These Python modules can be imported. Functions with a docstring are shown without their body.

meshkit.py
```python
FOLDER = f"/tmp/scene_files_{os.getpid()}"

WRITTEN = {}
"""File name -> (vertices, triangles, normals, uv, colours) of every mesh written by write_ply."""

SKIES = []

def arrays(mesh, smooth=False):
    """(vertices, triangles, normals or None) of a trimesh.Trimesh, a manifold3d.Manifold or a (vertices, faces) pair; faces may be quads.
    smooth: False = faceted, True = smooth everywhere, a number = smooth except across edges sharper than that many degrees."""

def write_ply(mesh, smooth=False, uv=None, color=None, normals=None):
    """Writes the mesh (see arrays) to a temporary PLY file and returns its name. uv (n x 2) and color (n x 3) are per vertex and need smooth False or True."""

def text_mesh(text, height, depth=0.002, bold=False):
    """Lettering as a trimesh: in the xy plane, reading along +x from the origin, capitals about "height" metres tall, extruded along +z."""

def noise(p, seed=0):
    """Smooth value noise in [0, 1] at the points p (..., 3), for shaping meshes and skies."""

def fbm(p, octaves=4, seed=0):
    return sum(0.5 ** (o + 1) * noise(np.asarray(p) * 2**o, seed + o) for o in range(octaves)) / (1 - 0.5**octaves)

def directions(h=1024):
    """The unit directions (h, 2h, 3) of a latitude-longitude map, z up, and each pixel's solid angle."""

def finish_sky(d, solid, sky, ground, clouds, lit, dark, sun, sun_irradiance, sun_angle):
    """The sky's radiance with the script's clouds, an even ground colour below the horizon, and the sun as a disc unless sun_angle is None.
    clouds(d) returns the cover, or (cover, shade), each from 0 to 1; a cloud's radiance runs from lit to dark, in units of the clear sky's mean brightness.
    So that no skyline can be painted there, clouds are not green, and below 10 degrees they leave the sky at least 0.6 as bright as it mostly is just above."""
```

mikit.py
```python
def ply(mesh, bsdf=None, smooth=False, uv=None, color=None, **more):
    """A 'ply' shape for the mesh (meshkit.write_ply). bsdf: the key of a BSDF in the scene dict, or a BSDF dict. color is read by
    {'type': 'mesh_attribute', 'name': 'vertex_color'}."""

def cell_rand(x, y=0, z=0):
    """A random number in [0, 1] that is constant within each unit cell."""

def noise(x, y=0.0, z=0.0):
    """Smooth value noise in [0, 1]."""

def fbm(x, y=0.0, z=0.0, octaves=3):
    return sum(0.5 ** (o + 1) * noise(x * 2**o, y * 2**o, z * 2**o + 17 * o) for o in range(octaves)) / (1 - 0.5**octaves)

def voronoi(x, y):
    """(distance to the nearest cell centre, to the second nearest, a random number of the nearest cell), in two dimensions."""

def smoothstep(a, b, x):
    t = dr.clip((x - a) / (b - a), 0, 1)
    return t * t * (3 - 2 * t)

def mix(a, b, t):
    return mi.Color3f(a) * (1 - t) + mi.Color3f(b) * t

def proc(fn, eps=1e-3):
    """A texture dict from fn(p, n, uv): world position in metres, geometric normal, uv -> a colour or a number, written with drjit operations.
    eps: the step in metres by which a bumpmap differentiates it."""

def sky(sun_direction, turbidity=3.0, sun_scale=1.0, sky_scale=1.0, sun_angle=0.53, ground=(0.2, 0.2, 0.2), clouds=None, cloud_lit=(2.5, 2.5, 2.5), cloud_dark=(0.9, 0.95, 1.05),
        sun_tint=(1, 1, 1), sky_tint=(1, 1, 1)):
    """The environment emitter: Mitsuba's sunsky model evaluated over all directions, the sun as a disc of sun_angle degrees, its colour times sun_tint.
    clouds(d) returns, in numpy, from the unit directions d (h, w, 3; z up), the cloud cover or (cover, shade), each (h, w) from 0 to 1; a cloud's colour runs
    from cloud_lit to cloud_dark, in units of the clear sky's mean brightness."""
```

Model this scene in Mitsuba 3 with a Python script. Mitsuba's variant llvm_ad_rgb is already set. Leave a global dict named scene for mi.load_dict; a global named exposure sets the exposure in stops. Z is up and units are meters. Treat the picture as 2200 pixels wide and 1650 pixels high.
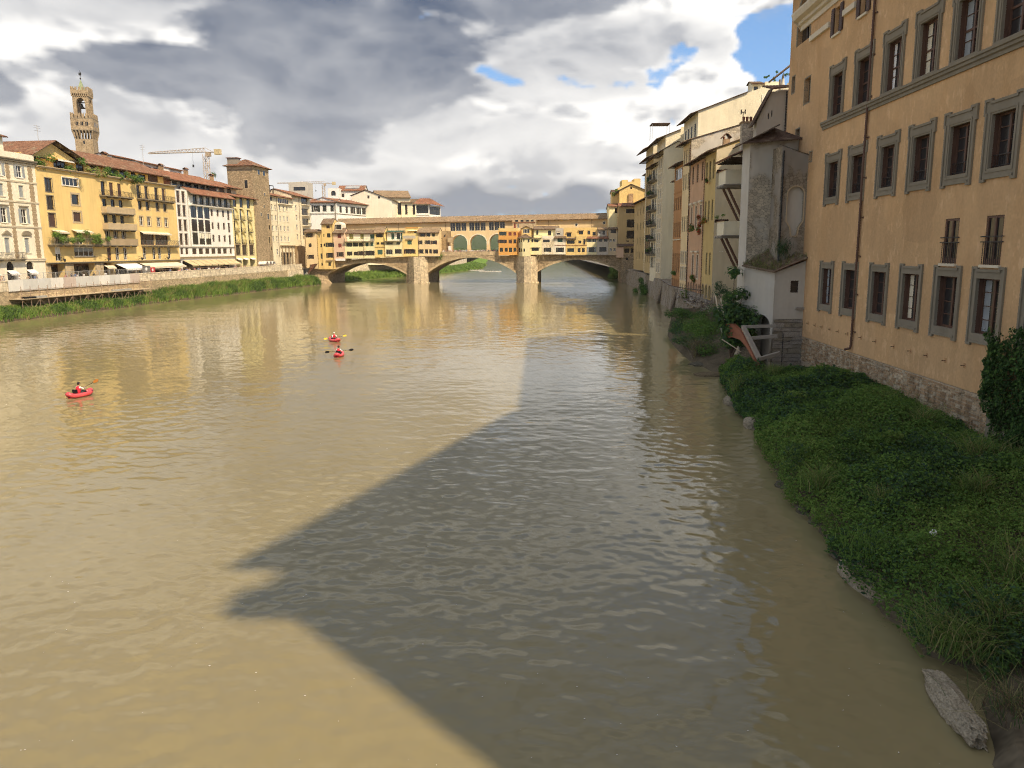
import math, random
import numpy as np, trimesh, mitsuba as mi, drjit as dr, mikit, meshkit
from shapely.geometry import Polygon, Point, box as rect2
from shapely.ops import unary_union
from shapely import affinity
import manifold3d as m3

T = mi.ScalarTransform4f
rnd = random.Random(7)
rng = np.random.default_rng(11)
scene, labels = {}, {}

# ------------------------------------------------------------------ camera, sky, exposure
EYE = np.array([0.0, 0.0, 10.8])
PITCH, YAW, ROLL = np.radians([9.9, 1.98, 0.4])
_f = np.array([-np.sin(YAW) * np.cos(PITCH), np.cos(YAW) * np.cos(PITCH), -np.sin(PITCH)])
_r = np.array([np.cos(YAW), np.sin(YAW), 0])
_u = np.cross(_r, _f)
_up = _u * np.cos(ROLL) + _r * np.sin(ROLL)
scene["camera"] = {"type": "perspective", "fov": 67.34, "fov_axis": "x", "near_clip": 0.1, "far_clip": 30000.0, "medium": {"type": "ref", "id": "air"},
                   "to_world": T().look_at(origin=EYE.tolist(), target=(EYE + _f).tolist(), up=_up.tolist())}
exposure = 1.85
SUN = np.array([0.692, -0.724, 1.0])


def ss(a, b, x):
    t = np.clip((x - a) / (b - a), 0, 1)
    return t * t * (3 - 2 * t)


def fbl(p, octaves, seed):
    """Billowing noise: rounded heaps with sharp creases."""
    t = 0
    for o in range(octaves):
        t = t + 0.5 ** (o + 1) * (1 - np.abs(2 * meshkit.noise(p * 2.03**o + o * 7.7, seed + o) - 1))
    return t / (1 - 0.5**octaves)


def clouds(d):
    """Broken cumulus over the whole sky: bright heaps, dark slabs among them, clear gaps to the south-east."""
    el = np.degrees(np.arcsin(np.clip(d[..., 2], -1, 1)))
    az = np.degrees(np.arctan2(d[..., 0], d[..., 1]))
    k = 1.0 / (d[..., 2] + 0.20)
    flat = np.stack([d[..., 0] * k * 1.25, d[..., 1] * k * 1.25, el * .03], -1)
    low = np.stack([d[..., 0] * 5.0, d[..., 1] * 5.0, el * .15], -1)
    m = ss(16, 36, el)[..., None]
    q = low * (1 - m) + (flat * 2.2 + 3) * m
    warp = np.stack([meshkit.fbm(q * 1.2 + i * 9.1, 2, 60 + i) - .5 for i in range(3)], -1)
    q = q + warp * .45
    heap = fbl(q * 1.5, 6, 3)
    heap_up = fbl((q + np.array([.05, -.03, .09])) * 1.5, 4, 3)
    mass = meshkit.fbm(q * .8 + 11, 3, 30)
    fine = meshkit.fbm(q * 6, 4, 50) - .5
    edge = (heap - .55) * 3.4 + fine * 1.3

    def any_of(amp, *bs):
        out = np.full(az.shape, -9.0)
        for a0, e0, ra, re in bs:
            x, y = (az - a0) / ra, (el - e0) / re
            out = np.maximum(out, 1 - np.sqrt(x * x + y * y))
        return out + edge * amp

    front = ss(60, 40, np.abs(az)) * ss(40, 24, el)
    white = any_of(.42, (-32, 10, 15, 7.5), (-18, 8.5, 13, 4.0), (-8, 7.6, 14, 4.0), (0, 6.0, 8.6, 2.9), (4, 14.8, 7.8, 3.0), (0, 16, 8, 4), (11.4, 10.4, 2.4, 2.0), (7.6, 9.2, 1.7, 1.4), (4.7, 9.7, 2.0, 1.2), (-26, 15, 12, 3.5), (-14, 19, 30, 5), (-9, 3.9, 16, 1.5), (-36, 6, 10, 4.0), (-30, 3, 14, 4), (-9.5, 12.5, 5.5, 3.4))
    elsewhere = (mass - .43) * 4 + edge * .6
    cov = ss(-.04, .10, white) * front + ss(-.1, .25, elsewhere) * (1 - front)
    cov = np.maximum(cov, .45 * ss(.42, .75, mass + fine * .5) * ss(3, 10, el))
    dark = any_of(.36, (-13, 14.2, 9.0, 4.6), (-10, 18.5, 14, 3.6), (-25, 11.4, 4.8, 1.6), (-20.5, 10.9, 4.2, 1.5), (-15.8, 8.8, 4.2, 2.3), (-37, 9.6, 4.0, 1.7))
    grey = any_of(.40, (-28, 7.0, 6.0, 2.8), (-21, 18, 12, 3.6), (-31, 16, 10, 2.0), (-8.5, 8.6, 4.0, 2.0), (3, 13.6, 8, 1.7), (-4, 4.4, 10, 1.1), (-14, 5.0, 6, 1.6), (0, 11.8, 7, 1.3), (-36, 5.5, 5, 1.8), (-1, 8.0, 3.5, 1.3), (2.5, 6.2, 4, 1.0))
    lit = .13 + np.clip((heap_up - heap) * 3.6, -.3, .6) + (.60 - heap) * 1.2 + fine * .45
    shade = np.clip(lit, 0, .62)
    shade = shade + (.60 - (heap - .55) * .8 - shade) * ss(-.15, .35, grey) * front * .85
    shade = shade + (.93 - (heap - .55) * .55 + fine * .15 - shade) * ss(-.10, .22, dark) * front
    gen = np.clip(.75 + (.55 - heap) * 1.2 + (mass - .5) * 1.2, 0, 1)
    shade = shade * (.80 + .20 * ss(9.3, 12.0, el))
    bank = ss(.0, .35, any_of(.22, (-2, 1.5, 13, 3.4), (9, 1.5, 10, 2.6))) * front
    cov = np.maximum(cov, .42 * bank)
    shade = shade + (.84 - shade) * bank
    shade = shade * front + gen * (1 - front)
    return cov, np.clip(shade, 0, 1)


scene["sky"] = mikit.sky(SUN.tolist(), turbidity=3.0, sun_scale=1.0, sky_scale=1.0, sun_angle=0.7, sun_tint=(1.0, 0.965, 0.88), sky_tint=(1.10, 1.26, 1.40), ground=(0.2, 0.18, 0.14),
                         clouds=clouds, cloud_lit=(2.75, 2.7, 2.6), cloud_dark=(0.25, 0.35, 0.56))

# thin afternoon air round the whole scene, which turns the far hills blue
scene["air"] = {"type": "homogeneous", "albedo": 0.95, "sigma_t": 0.00007}
scene["haze"] = {"type": "cube", "to_world": T().translate([0, 4320, 90]).scale([6400, 4760, 93]), "bsdf": {"type": "null"}, "interior": {"type": "ref", "id": "air"}}
labels["haze"] = {"label": "thin pale afternoon haze over the river valley", "category": "haze", "kind": "stuff"}

# ------------------------------------------------------------------ colours (albedo)
PAL = {}


def C(name, r, g, b):
    PAL[name] = (len(PAL), (r, g, b))


for _n, _c in dict(
    cream=(.75, .69, .52), ivory=(.79, .74, .61), yellow=(.74, .56, .25), white=(.80, .79, .75), straw=(.76, .68, .38), ochre=(.60, .395, .215), grey_stone=(.25, .22, .17), brown_stone=(.38, .30, .20), muted_yellow=(.56, .43, .20),
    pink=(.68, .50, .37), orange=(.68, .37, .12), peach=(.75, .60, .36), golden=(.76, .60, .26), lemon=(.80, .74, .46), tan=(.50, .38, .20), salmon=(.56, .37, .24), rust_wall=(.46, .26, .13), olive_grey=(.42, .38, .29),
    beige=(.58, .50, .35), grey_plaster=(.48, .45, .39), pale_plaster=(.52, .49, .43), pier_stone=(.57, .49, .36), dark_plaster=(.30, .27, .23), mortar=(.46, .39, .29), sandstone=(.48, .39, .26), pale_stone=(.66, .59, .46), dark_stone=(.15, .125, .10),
    tile=(.22, .125, .088), tile_red=(.27, .135, .09), tile_brown=(.20, .145, .105), tile_tan=(.30, .22, .145), tile_dark=(.13, .09, .07), eave_wood=(.075, .055, .042), wood_dark=(.06, .04, .032), wood_brown=(.12, .065, .045), wood_grey=(.28, .25, .21),
    wood_pale=(.44, .36, .25), rust=(.26, .095, .055), shutter_brown=(.085, .05, .04), shutter_red=(.20, .055, .045), shutter_green=(.055, .12, .10), shutter_olive=(.26, .25, .10), shutter_grey=(.30, .33, .35), shutter_dark=(.045, .05, .045),
    white_paint=(.78, .77, .74), iron=(.03, .03, .032), iron_grey=(.14, .14, .14), steel=(.40, .41, .42), steel_rust=(.33, .24, .18), awning_cream=(.70, .64, .50), awning_tan=(.56, .47, .28), awning_white=(.80, .80, .78), awning_brown=(.20, .09, .05),
    board_grey=(.55, .56, .55), board_pink=(.52, .45, .41), board_pale=(.68, .68, .65), crane_yellow=(.60, .50, .30), crane_pale=(.45, .36, .26), copper_green=(.30, .36, .22), dark=(.02, .018, .016), red_boat=(.76, .10, .12), red_boat_dark=(.35, .03, .035),
    vest_red=(.70, .03, .06), shirt_white=(.80, .80, .80), shirt_dark=(.035, .04, .045), shirt_blue=(.12, .2, .42), shirt_tan=(.5, .4, .28), shirt_rose=(.62, .3, .3), jeans=(.08, .11, .2), skin=(.55, .34, .24), hair=(.03, .022, .018), cap_white=(.8, .78, .72),
    paddle_yellow=(.78, .62, .08), paddle_orange=(.50, .20, .04), paddle_black=(.02, .02, .02), leaf_a=(.108, .195, .05), leaf_b=(.15, .25, .058), leaf_c=(.07, .132, .046), leaf_d=(.185, .255, .07), grass_a=(.15, .25, .06), grass_b=(.21, .31, .08), grass_c=(.115, .19, .06), grass_dry=(.30, .27, .13),
    flower_red=(.42, .03, .03), flower_orange=(.55, .16, .05), flower_yellow=(.7, .6, .05), bush_blue=(.06, .11, .065), ivy=(.042, .085, .03), soil=(.12, .10, .07), mud=(.17, .135, .085), road=(.19, .18, .165), rock=(.27, .235, .175), rock_dark=(.11, .10, .075),
    hill_a=(.05, .08, .035), hill_b=(.075, .10, .045), brick_a=(.38, .265, .165), brick_b=(.31, .215, .135), brick_c=(.43, .33, .22), brick_d=(.48, .40, .29), black=(.012, .012, .012), sign_white=(.8, .8, .8), sign_red=(.5, .03, .04), bark=(.14, .10, .07), net=(.36, .36, .34), plastic_white=(.8, .8, .8),
).items():
    C(_n, *_c)
_P = np.array([v[1] for v in PAL.values()], np.float32)
_PR, _PG, _PB = (mi.Float(np.ascontiguousarray(_P[:, k])) for k in range(3))


def pal(uv):
    i = mi.UInt32(dr.clip(uv.x, 0, len(_P) - 0.5))
    return mi.Color3f(dr.gather(mi.Float, _PR, i), dr.gather(mi.Float, _PG, i), dr.gather(mi.Float, _PB, i))


N, FB, SS = mikit.noise, mikit.fbm, mikit.smoothstep


def across(p, n):
    """Horizontal distance along an upright face, whichever way it points."""
    return dr.select(dr.abs(n.x) > dr.abs(n.y), p.y + p.x * 0.1, p.x + p.y * 0.1)


def f_stucco(p, n, uv):
    h = across(p, n)
    big = FB(h * 0.35, p.z * 0.28 + 3, uv.y * 50, 3)
    streak = FB(h * 2.6, p.z * 0.32, uv.y * 31 + 9, 3)
    grain = N(h * 9, p.z * 7, uv.y * 13)
    scab = SS(0.60, 0.70, FB(h * 0.55 + 40, p.z * 0.5, uv.y * 77, 4))
    c = pal(uv) * (0.80 + 0.24 * big + 0.20 * streak + 0.07 * grain)
    return mikit.mix(c, c * mi.Color3f(1.08, 1.10, 1.16), scab * 0.45)


def f_palace(p, n, uv):
    h = p.y
    big = FB(h * 0.22, p.z * 0.2, 4, 4)
    wash = FB(h * 1.9, p.z * 0.42, 1.5, 4)
    fleck = SS(0.58, 0.74, FB(h * 4.6, p.z * 2.3, 7, 3)) * SS(.35, .6, FB(h * .7, p.z * .6, 17, 3))
    grain = N(h * 14, p.z * 10, 2)
    c = pal(uv) * (0.70 + 0.28 * big + 0.22 * wash + 0.12 * grain)
    c = mikit.mix(c, c * mi.Color3f(1.16, 1.20, 1.28), fleck * 0.9)
    c = mikit.mix(c, c * mi.Color3f(.84, .78, .70), SS(.55, .72, FB(h * .9 + 3, p.z * .35, 11, 3)) * 0.3)
    a, b, r = mikit.voronoi(h * .38 + .25 * N(h * 1.3, p.z * 1.3, 5), p.z * .42 + .25 * N(h * 1.3, p.z * 1.3, 8))
    c = mikit.mix(c, c * mi.Color3f(1.06, 1.06, 1.05), SS(.72, .76, r) * .7)
    return mikit.mix(c, c * mi.Color3f(.95, .94, .94), SS(.24, .20, r) * .7)


def f_ashlar(p, n, uv):
    h = across(p, n)
    row = dr.floor(p.z * 2.6)
    cx = h * 1.5 + mikit.cell_rand(row, 3) * 7
    r = mikit.cell_rand(dr.floor(cx), row, 5)
    fx, fz = cx - dr.floor(cx), p.z * 2.6 - row
    joint = SS(0.0, 0.10, fx) * SS(1.0, 0.9, fx) * SS(0.0, 0.14, fz) * SS(1.0, 0.86, fz)
    stain = FB(h * 0.4, p.z * 0.22, uv.y * 40, 4)
    g = N(h * 6, p.z * 6, 1)
    drip = SS(.54, .68, FB(h * 2.4, p.z * .35, uv.y * 60 + 5, 3))
    c = pal(uv) * (0.58 + 0.50 * r + 0.40 * stain + .16 * g)
    c = mikit.mix(c, c * mi.Color3f(.66, .62, .58), drip * .6)
    return mikit.mix(c * mi.Color3f(.62, .6, .58), c, 0.35 + 0.65 * joint)


def f_rubble(p, n, uv):
    h = across(p, n)
    a, b, r = mikit.voronoi(h * 3.1, p.z * 4.4)
    joint = SS(0.02, 0.16, b - a)
    bare = SS(0.42, 0.56, FB(h * 0.7, p.z * 0.5, uv.y * 20, 4))
    c = pal(uv) * (0.80 + 0.5 * r) * (0.58 + 0.42 * joint) * mi.Color3f(.94, .88, .78)
    pl = pal(uv) * (0.85 + 0.25 * FB(h * 1.5, p.z * 0.8, 3, 3)) * 1.12
    return mikit.mix(pl, c, bare)


def f_fieldstone(p, n, uv):
    h = across(p, n)
    a, b, r = mikit.voronoi(h * 2.2, p.z * 3.4)
    joint = SS(0.02, 0.18, b - a)
    stain = FB(h * 0.3, p.z * 0.25, uv.y * 20, 4)
    return pal(uv) * (0.50 + 0.55 * r + .45 * stain) * (0.62 + 0.38 * joint)


def h_rubble(p, n, uv):
    h = across(p, n)
    a, b, r = mikit.voronoi(h * 3.1, p.z * 4.4)
    bare = SS(0.42, 0.56, FB(h * 0.7, p.z * 0.5, 0, 4))
    return SS(0.0, 0.2, b - a) * bare - bare * .8


def f_tile(p, n, uv):
    r = mikit.cell_rand(dr.floor((p.x - p.y) * 1.9), dr.floor((p.x + p.y) * 1.9), dr.floor(p.z * 4))
    m = FB(p.x * 0.5, p.y * 0.5, p.z * .5, 3)
    lich = SS(.55, .7, FB(p.x * 1.1, p.y * 1.1, p.z + 8, 3))
    c = pal(uv) * (0.55 + 0.55 * r + 0.40 * m)
    return mikit.mix(c, mi.Color3f(.30, .26, .19) * (.6 + .6 * r), lich * .55)


def f_plain(p, n, uv):
    return pal(uv) * (0.86 + 0.28 * FB(p.x * 3 + p.y * 2, p.z * 3, uv.y * 9, 2))


def f_leaf(p, n, uv):
    patch = FB(p.x * 0.55, p.y * 0.55, p.z * .5, 3)
    return pal(uv) * (0.62 + 0.5 * patch + 0.36 * uv.y)


def f_water(p, n, uv):
    silt = FB(p.x * 0.035, p.y * 0.02, 2, 4)
    s2 = FB(p.x * 0.30, p.y * 0.16, 5, 4)
    return mi.Color3f(.252, .216, .114) * (0.80 + 0.30 * silt + 0.12 * s2)


def f_rock(p, n, uv):
    g = FB(p.x * 7, p.y * 7, p.z * 7, 4)
    m = FB(p.x * 1.6, p.y * 1.6, p.z * 1.6, 3)
    peb = N(p.x * 30, p.y * 30, p.z * 30)
    pit = SS(.60, .74, N(p.x * 22 + 3, p.y * 22, p.z * 22))
    return pal(uv) * (0.30 + 0.5 * g + .6 * peb + 0.5 * m) * (1 - .3 * pit)


def f_soil(p, n, uv):
    return pal(uv) * (0.5 + 0.6 * FB(p.x * 1.5, p.y * 1.5, p.z * 1.5, 4) + 0.4 * N(p.x * 11, p.y * 11, 3))


def two(b):
    return {"type": "twosided", "bsdf": b}


def diffuse(fn):
    return two({"type": "diffuse", "reflectance": mikit.proc(fn)})


scene["stucco"] = diffuse(f_stucco)
scene["palace_plaster"] = diffuse(f_palace)
scene["ashlar"] = diffuse(f_ashlar)
scene["rubble"] = two({"type": "bumpmap", "tex": mikit.proc(h_rubble, 0.02), "scale": 0.035, "bsdf": {"type": "diffuse", "reflectance": mikit.proc(f_rubble)}})
scene["fieldstone"] = diffuse(f_fieldstone)
scene["tile"] = diffuse(f_tile)
scene["plain"] = two({"type": "principled", "base_color": mikit.proc(f_plain), "roughness": 0.55, "specular": 0.3})
scene["gloss"] = two({"type": "roughplastic", "diffuse_reflectance": mikit.proc(f_plain), "alpha": 0.12})
scene["glass"] = two({"type": "roughplastic", "diffuse_reflectance": {"type": "rgb", "value": [.022, .022, .024]}, "alpha": 0.02, "int_ior": 1.6})
scene["old_glass"] = two({"type": "roughplastic", "diffuse_reflectance": {"type": "rgb", "value": [.03, .03, .033]}, "alpha": 0.04, "int_ior": 2.1})
scene["leaf"] = {"type": "principledthin", "base_color": mikit.proc(f_leaf), "roughness": 0.5, "diff_trans": 0.7, "spec_trans": 0.0}
scene["rockface"] = diffuse(f_rock)
scene["earth"] = diffuse(f_soil)
scene["murky_water"] = two({"type": "roughplastic", "diffuse_reflectance": mikit.proc(f_water), "alpha": 0.012, "int_ior": 1.33, "nonlinear": False})

# ------------------------------------------------------------------ mesh helpers
_used = {}


def name(k):
    n = _used.get(k, -1) + 1
    _used[k] = n
    return k if n == 0 else f"{k}_{n:03d}"


class G:
    """A mesh under construction in (u along, v out, z up); col is the palette colour of what is added next."""

    def __init__(s, col="white"):
        s.V, s.F, s.I, s.n, s.col = [], [], [], 0, col

    def add(s, V, F, col=None):
        V, F = np.asarray(V, float).reshape(-1, 3), np.asarray(F, int)
        if F.shape[1] == 4:
            F = np.vstack([F[:, [0, 1, 2]], F[:, [0, 2, 3]]])
        s.V.append(V), s.F.append(F + s.n), s.I.append(np.full(len(V), PAL[col or s.col][0]))
        s.n += len(V)
        return s

    def box(s, a, b, c, d, e, f, col=None):
        V = [[x, y, z] for x in (a, b) for y in (c, d) for z in (e, f)]
        return s.add(V, [[0, 1, 3, 2], [4, 6, 7, 5], [0, 4, 5, 1], [2, 3, 7, 6], [0, 2, 6, 4], [1, 5, 7, 3]], col)

    def poly(s, pg, v0, v1, col=None):
        for g in getattr(pg, "geoms", [pg]):
            if g.is_empty or g.area < 1e-6:
                continue
            m = trimesh.creation.extrude_polygon(g, v1 - v0, engine="earcut")
            V = np.array(m.vertices)
            s.add(np.stack([V[:, 0], V[:, 2] + v0, V[:, 1]], 1), np.array(m.faces)[:, ::-1], col)
        return s

    def slab(s, pg, z0, z1, col=None):
        """A flat polygon in (u, v) between two heights."""
        m = trimesh.creation.extrude_polygon(pg, z1 - z0, engine="earcut")
        V = np.array(m.vertices)
        return s.add(V + [0, 0, z0], m.faces, col)

    def tube(s, p, q, r, r2=None, n=6, col=None):
        p, q = np.asarray(p, float), np.asarray(q, float)
        r2 = r if r2 is None else r2
        d = (q - p) / (np.linalg.norm(q - p) + 1e-9)
        x = np.cross(d, [0, 0, 1] if abs(d[2]) < .9 else [1, 0, 0])
        x /= np.linalg.norm(x)
        y = np.cross(d, x)
        a = np.arange(n) * 2 * np.pi / n
        c = np.cos(a)[:, None] * x + np.sin(a)[:, None] * y
        i, j = np.arange(n), (np.arange(n) + 1) % n
        F = [[a_, b_, b_ + n, a_ + n] for a_, b_ in zip(i, j)]
        V = np.vstack([p + c * r, q + c * r2])
        s.add(V, F, col)
        if n > 2:
            s.F.append(np.array([[0, k + 1, k] for k in range(1, n - 1)] + [[n, n + k, n + k + 1] for k in range(1, n - 1)]) + s.n - 2 * n)
        return s

    def path(s, pts, r, n=6, col=None):
        for p, q in zip(pts[:-1], pts[1:]):
            s.tube(p, q, r, n=n, col=col)
        return s

    def mesh(s, m, col=None, at=(0, 0, 0)):
        return s.add(np.array(m.vertices) + np.asarray(at, float), m.faces, col)

    def lathe(s, prof, c=(0, 0, 0), n=16, col=None):
        """prof: (radius, height) pairs about the vertical through c."""
        a = np.arange(n) * 2 * np.pi / n
        V = np.array([[c[0] + r * np.cos(t), c[1] + r * np.sin(t), c[2] + z] for r, z in prof for t in a])
        F = [[k * n + i, k * n + (i + 1) % n, (k + 1) * n + (i + 1) % n, (k + 1) * n + i] for k in range(len(prof) - 1) for i in range(n)]
        return s.add(V, F, col)

    def put(s, key, mat, fr=None, smooth=False, seed=None, **more):
        if not s.V:
            return None
        V, F = np.vstack(s.V), np.vstack(s.F)
        if fr is not None:
            V = V @ fr[:3, :3].T + fr[:3, 3]
            if np.linalg.det(fr[:3, :3]) < 0:
                F = F[:, ::-1]
        sd = rnd.random() if seed is None else seed
        uv = np.stack([np.concatenate(s.I) + 0.5, np.full(len(V), sd)], 1)
        scene[key] = mikit.ply((V, F), mat, smooth=smooth, uv=uv, **more)
        return key


def frame(o, u):
    """Facade frame: u runs right as seen from outside, v points out of the wall, z up; o = (x, y) or (x, y, z)."""
    u = np.array([u[0], u[1], 0.0]) / math.hypot(u[0], u[1])
    M = np.eye(4)
    M[:3, 0], M[:3, 1], M[:3, 2] = u, np.cross(u, [0, 0, 1]), [0, 0, 1]
    M[: len(o), 3] = o
    return M


def shifted(fr, u=0, v=0, z=0):
    M = fr.copy()
    M[:3, 3] = fr[:3, :3] @ np.array([u, v, z]) + fr[:3, 3]
    return M


WORLD = np.eye(4)


def thing(kind, label, cat, group=None, kindof=None):
    key = name(kind)
    labels[key] = {"label": label}
    if kindof:
        labels[key]["kind"] = kindof
    if kindof != "structure":
        labels[key]["category"] = cat
    if group:
        labels[key]["group"] = group
    return key


def part(parent, kind, label=None, kindof=None):
    key = name(parent + "__" + kind)
    if label or kindof:
        labels[key] = {k: v for k, v in (("label", label), ("kind", kindof)) if v}
    return key


def tiles(g, e0, e1, r1, r0, col="tile", pitch=0.42, lift=0.07, thick=0.10, under="eave_wood"):
    """A pantile slope: e0-e1 the eave, r0-r1 the ridge; half-round rows run from eave to ridge over a timber underside."""
    e0, e1, r1, r0 = (np.asarray(x, float) for x in (e0, e1, r1, r0))
    nrm = np.cross(e1 - e0, r0 - e0) if np.linalg.norm(r0 - e0) > 1e-6 else np.cross(e1 - e0, r1 - e0)
    nrm = nrm / np.linalg.norm(nrm)
    if nrm[2] < 0:
        nrm = -nrm
    n = max(2, int(round(np.linalg.norm(e1 - e0) / pitch)))
    t = np.arange(4 * n + 1) / (4 * n)
    hgt = np.array([0, .75, 1, .75])[np.arange(4 * n + 1) % 4] * lift
    a = e0 + (e1 - e0) * t[:, None] + nrm * (hgt + thick)[:, None]
    b = r0 + (r1 - r0) * t[:, None] + nrm * (hgt + thick)[:, None]
    lo = e0 + (e1 - e0) * t[:, None]
    m = len(t)
    i = np.arange(m - 1)
    g.add(np.vstack([a, b, lo]), np.vstack([np.stack([i, i + 1, i + 1 + m, i + m], 1), np.stack([i + 2 * m, i + 1 + 2 * m, i + 1, i], 1)]), col)
    g.add([e0, e1, r1, r0, e0 + nrm * thick, r0 + nrm * thick, e1 + nrm * thick, r1 + nrm * thick], [[3, 2, 1, 0], [0, 4, 5, 3], [1, 2, 7, 6]], under)


def arch(u0, u1, z0, z1, n=10):
    """Opening with a round head: z1 is the crown."""
    r = (u1 - u0) / 2
    c = (u0 + u1) / 2
    zs = max(z0, z1 - r)
    a = np.linspace(0, np.pi, n + 1)
    return Polygon([(u0, z0), (u1, z0)] + [(c + r * math.cos(t), zs + (z1 - zs) * math.sin(t)) for t in a])


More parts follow.
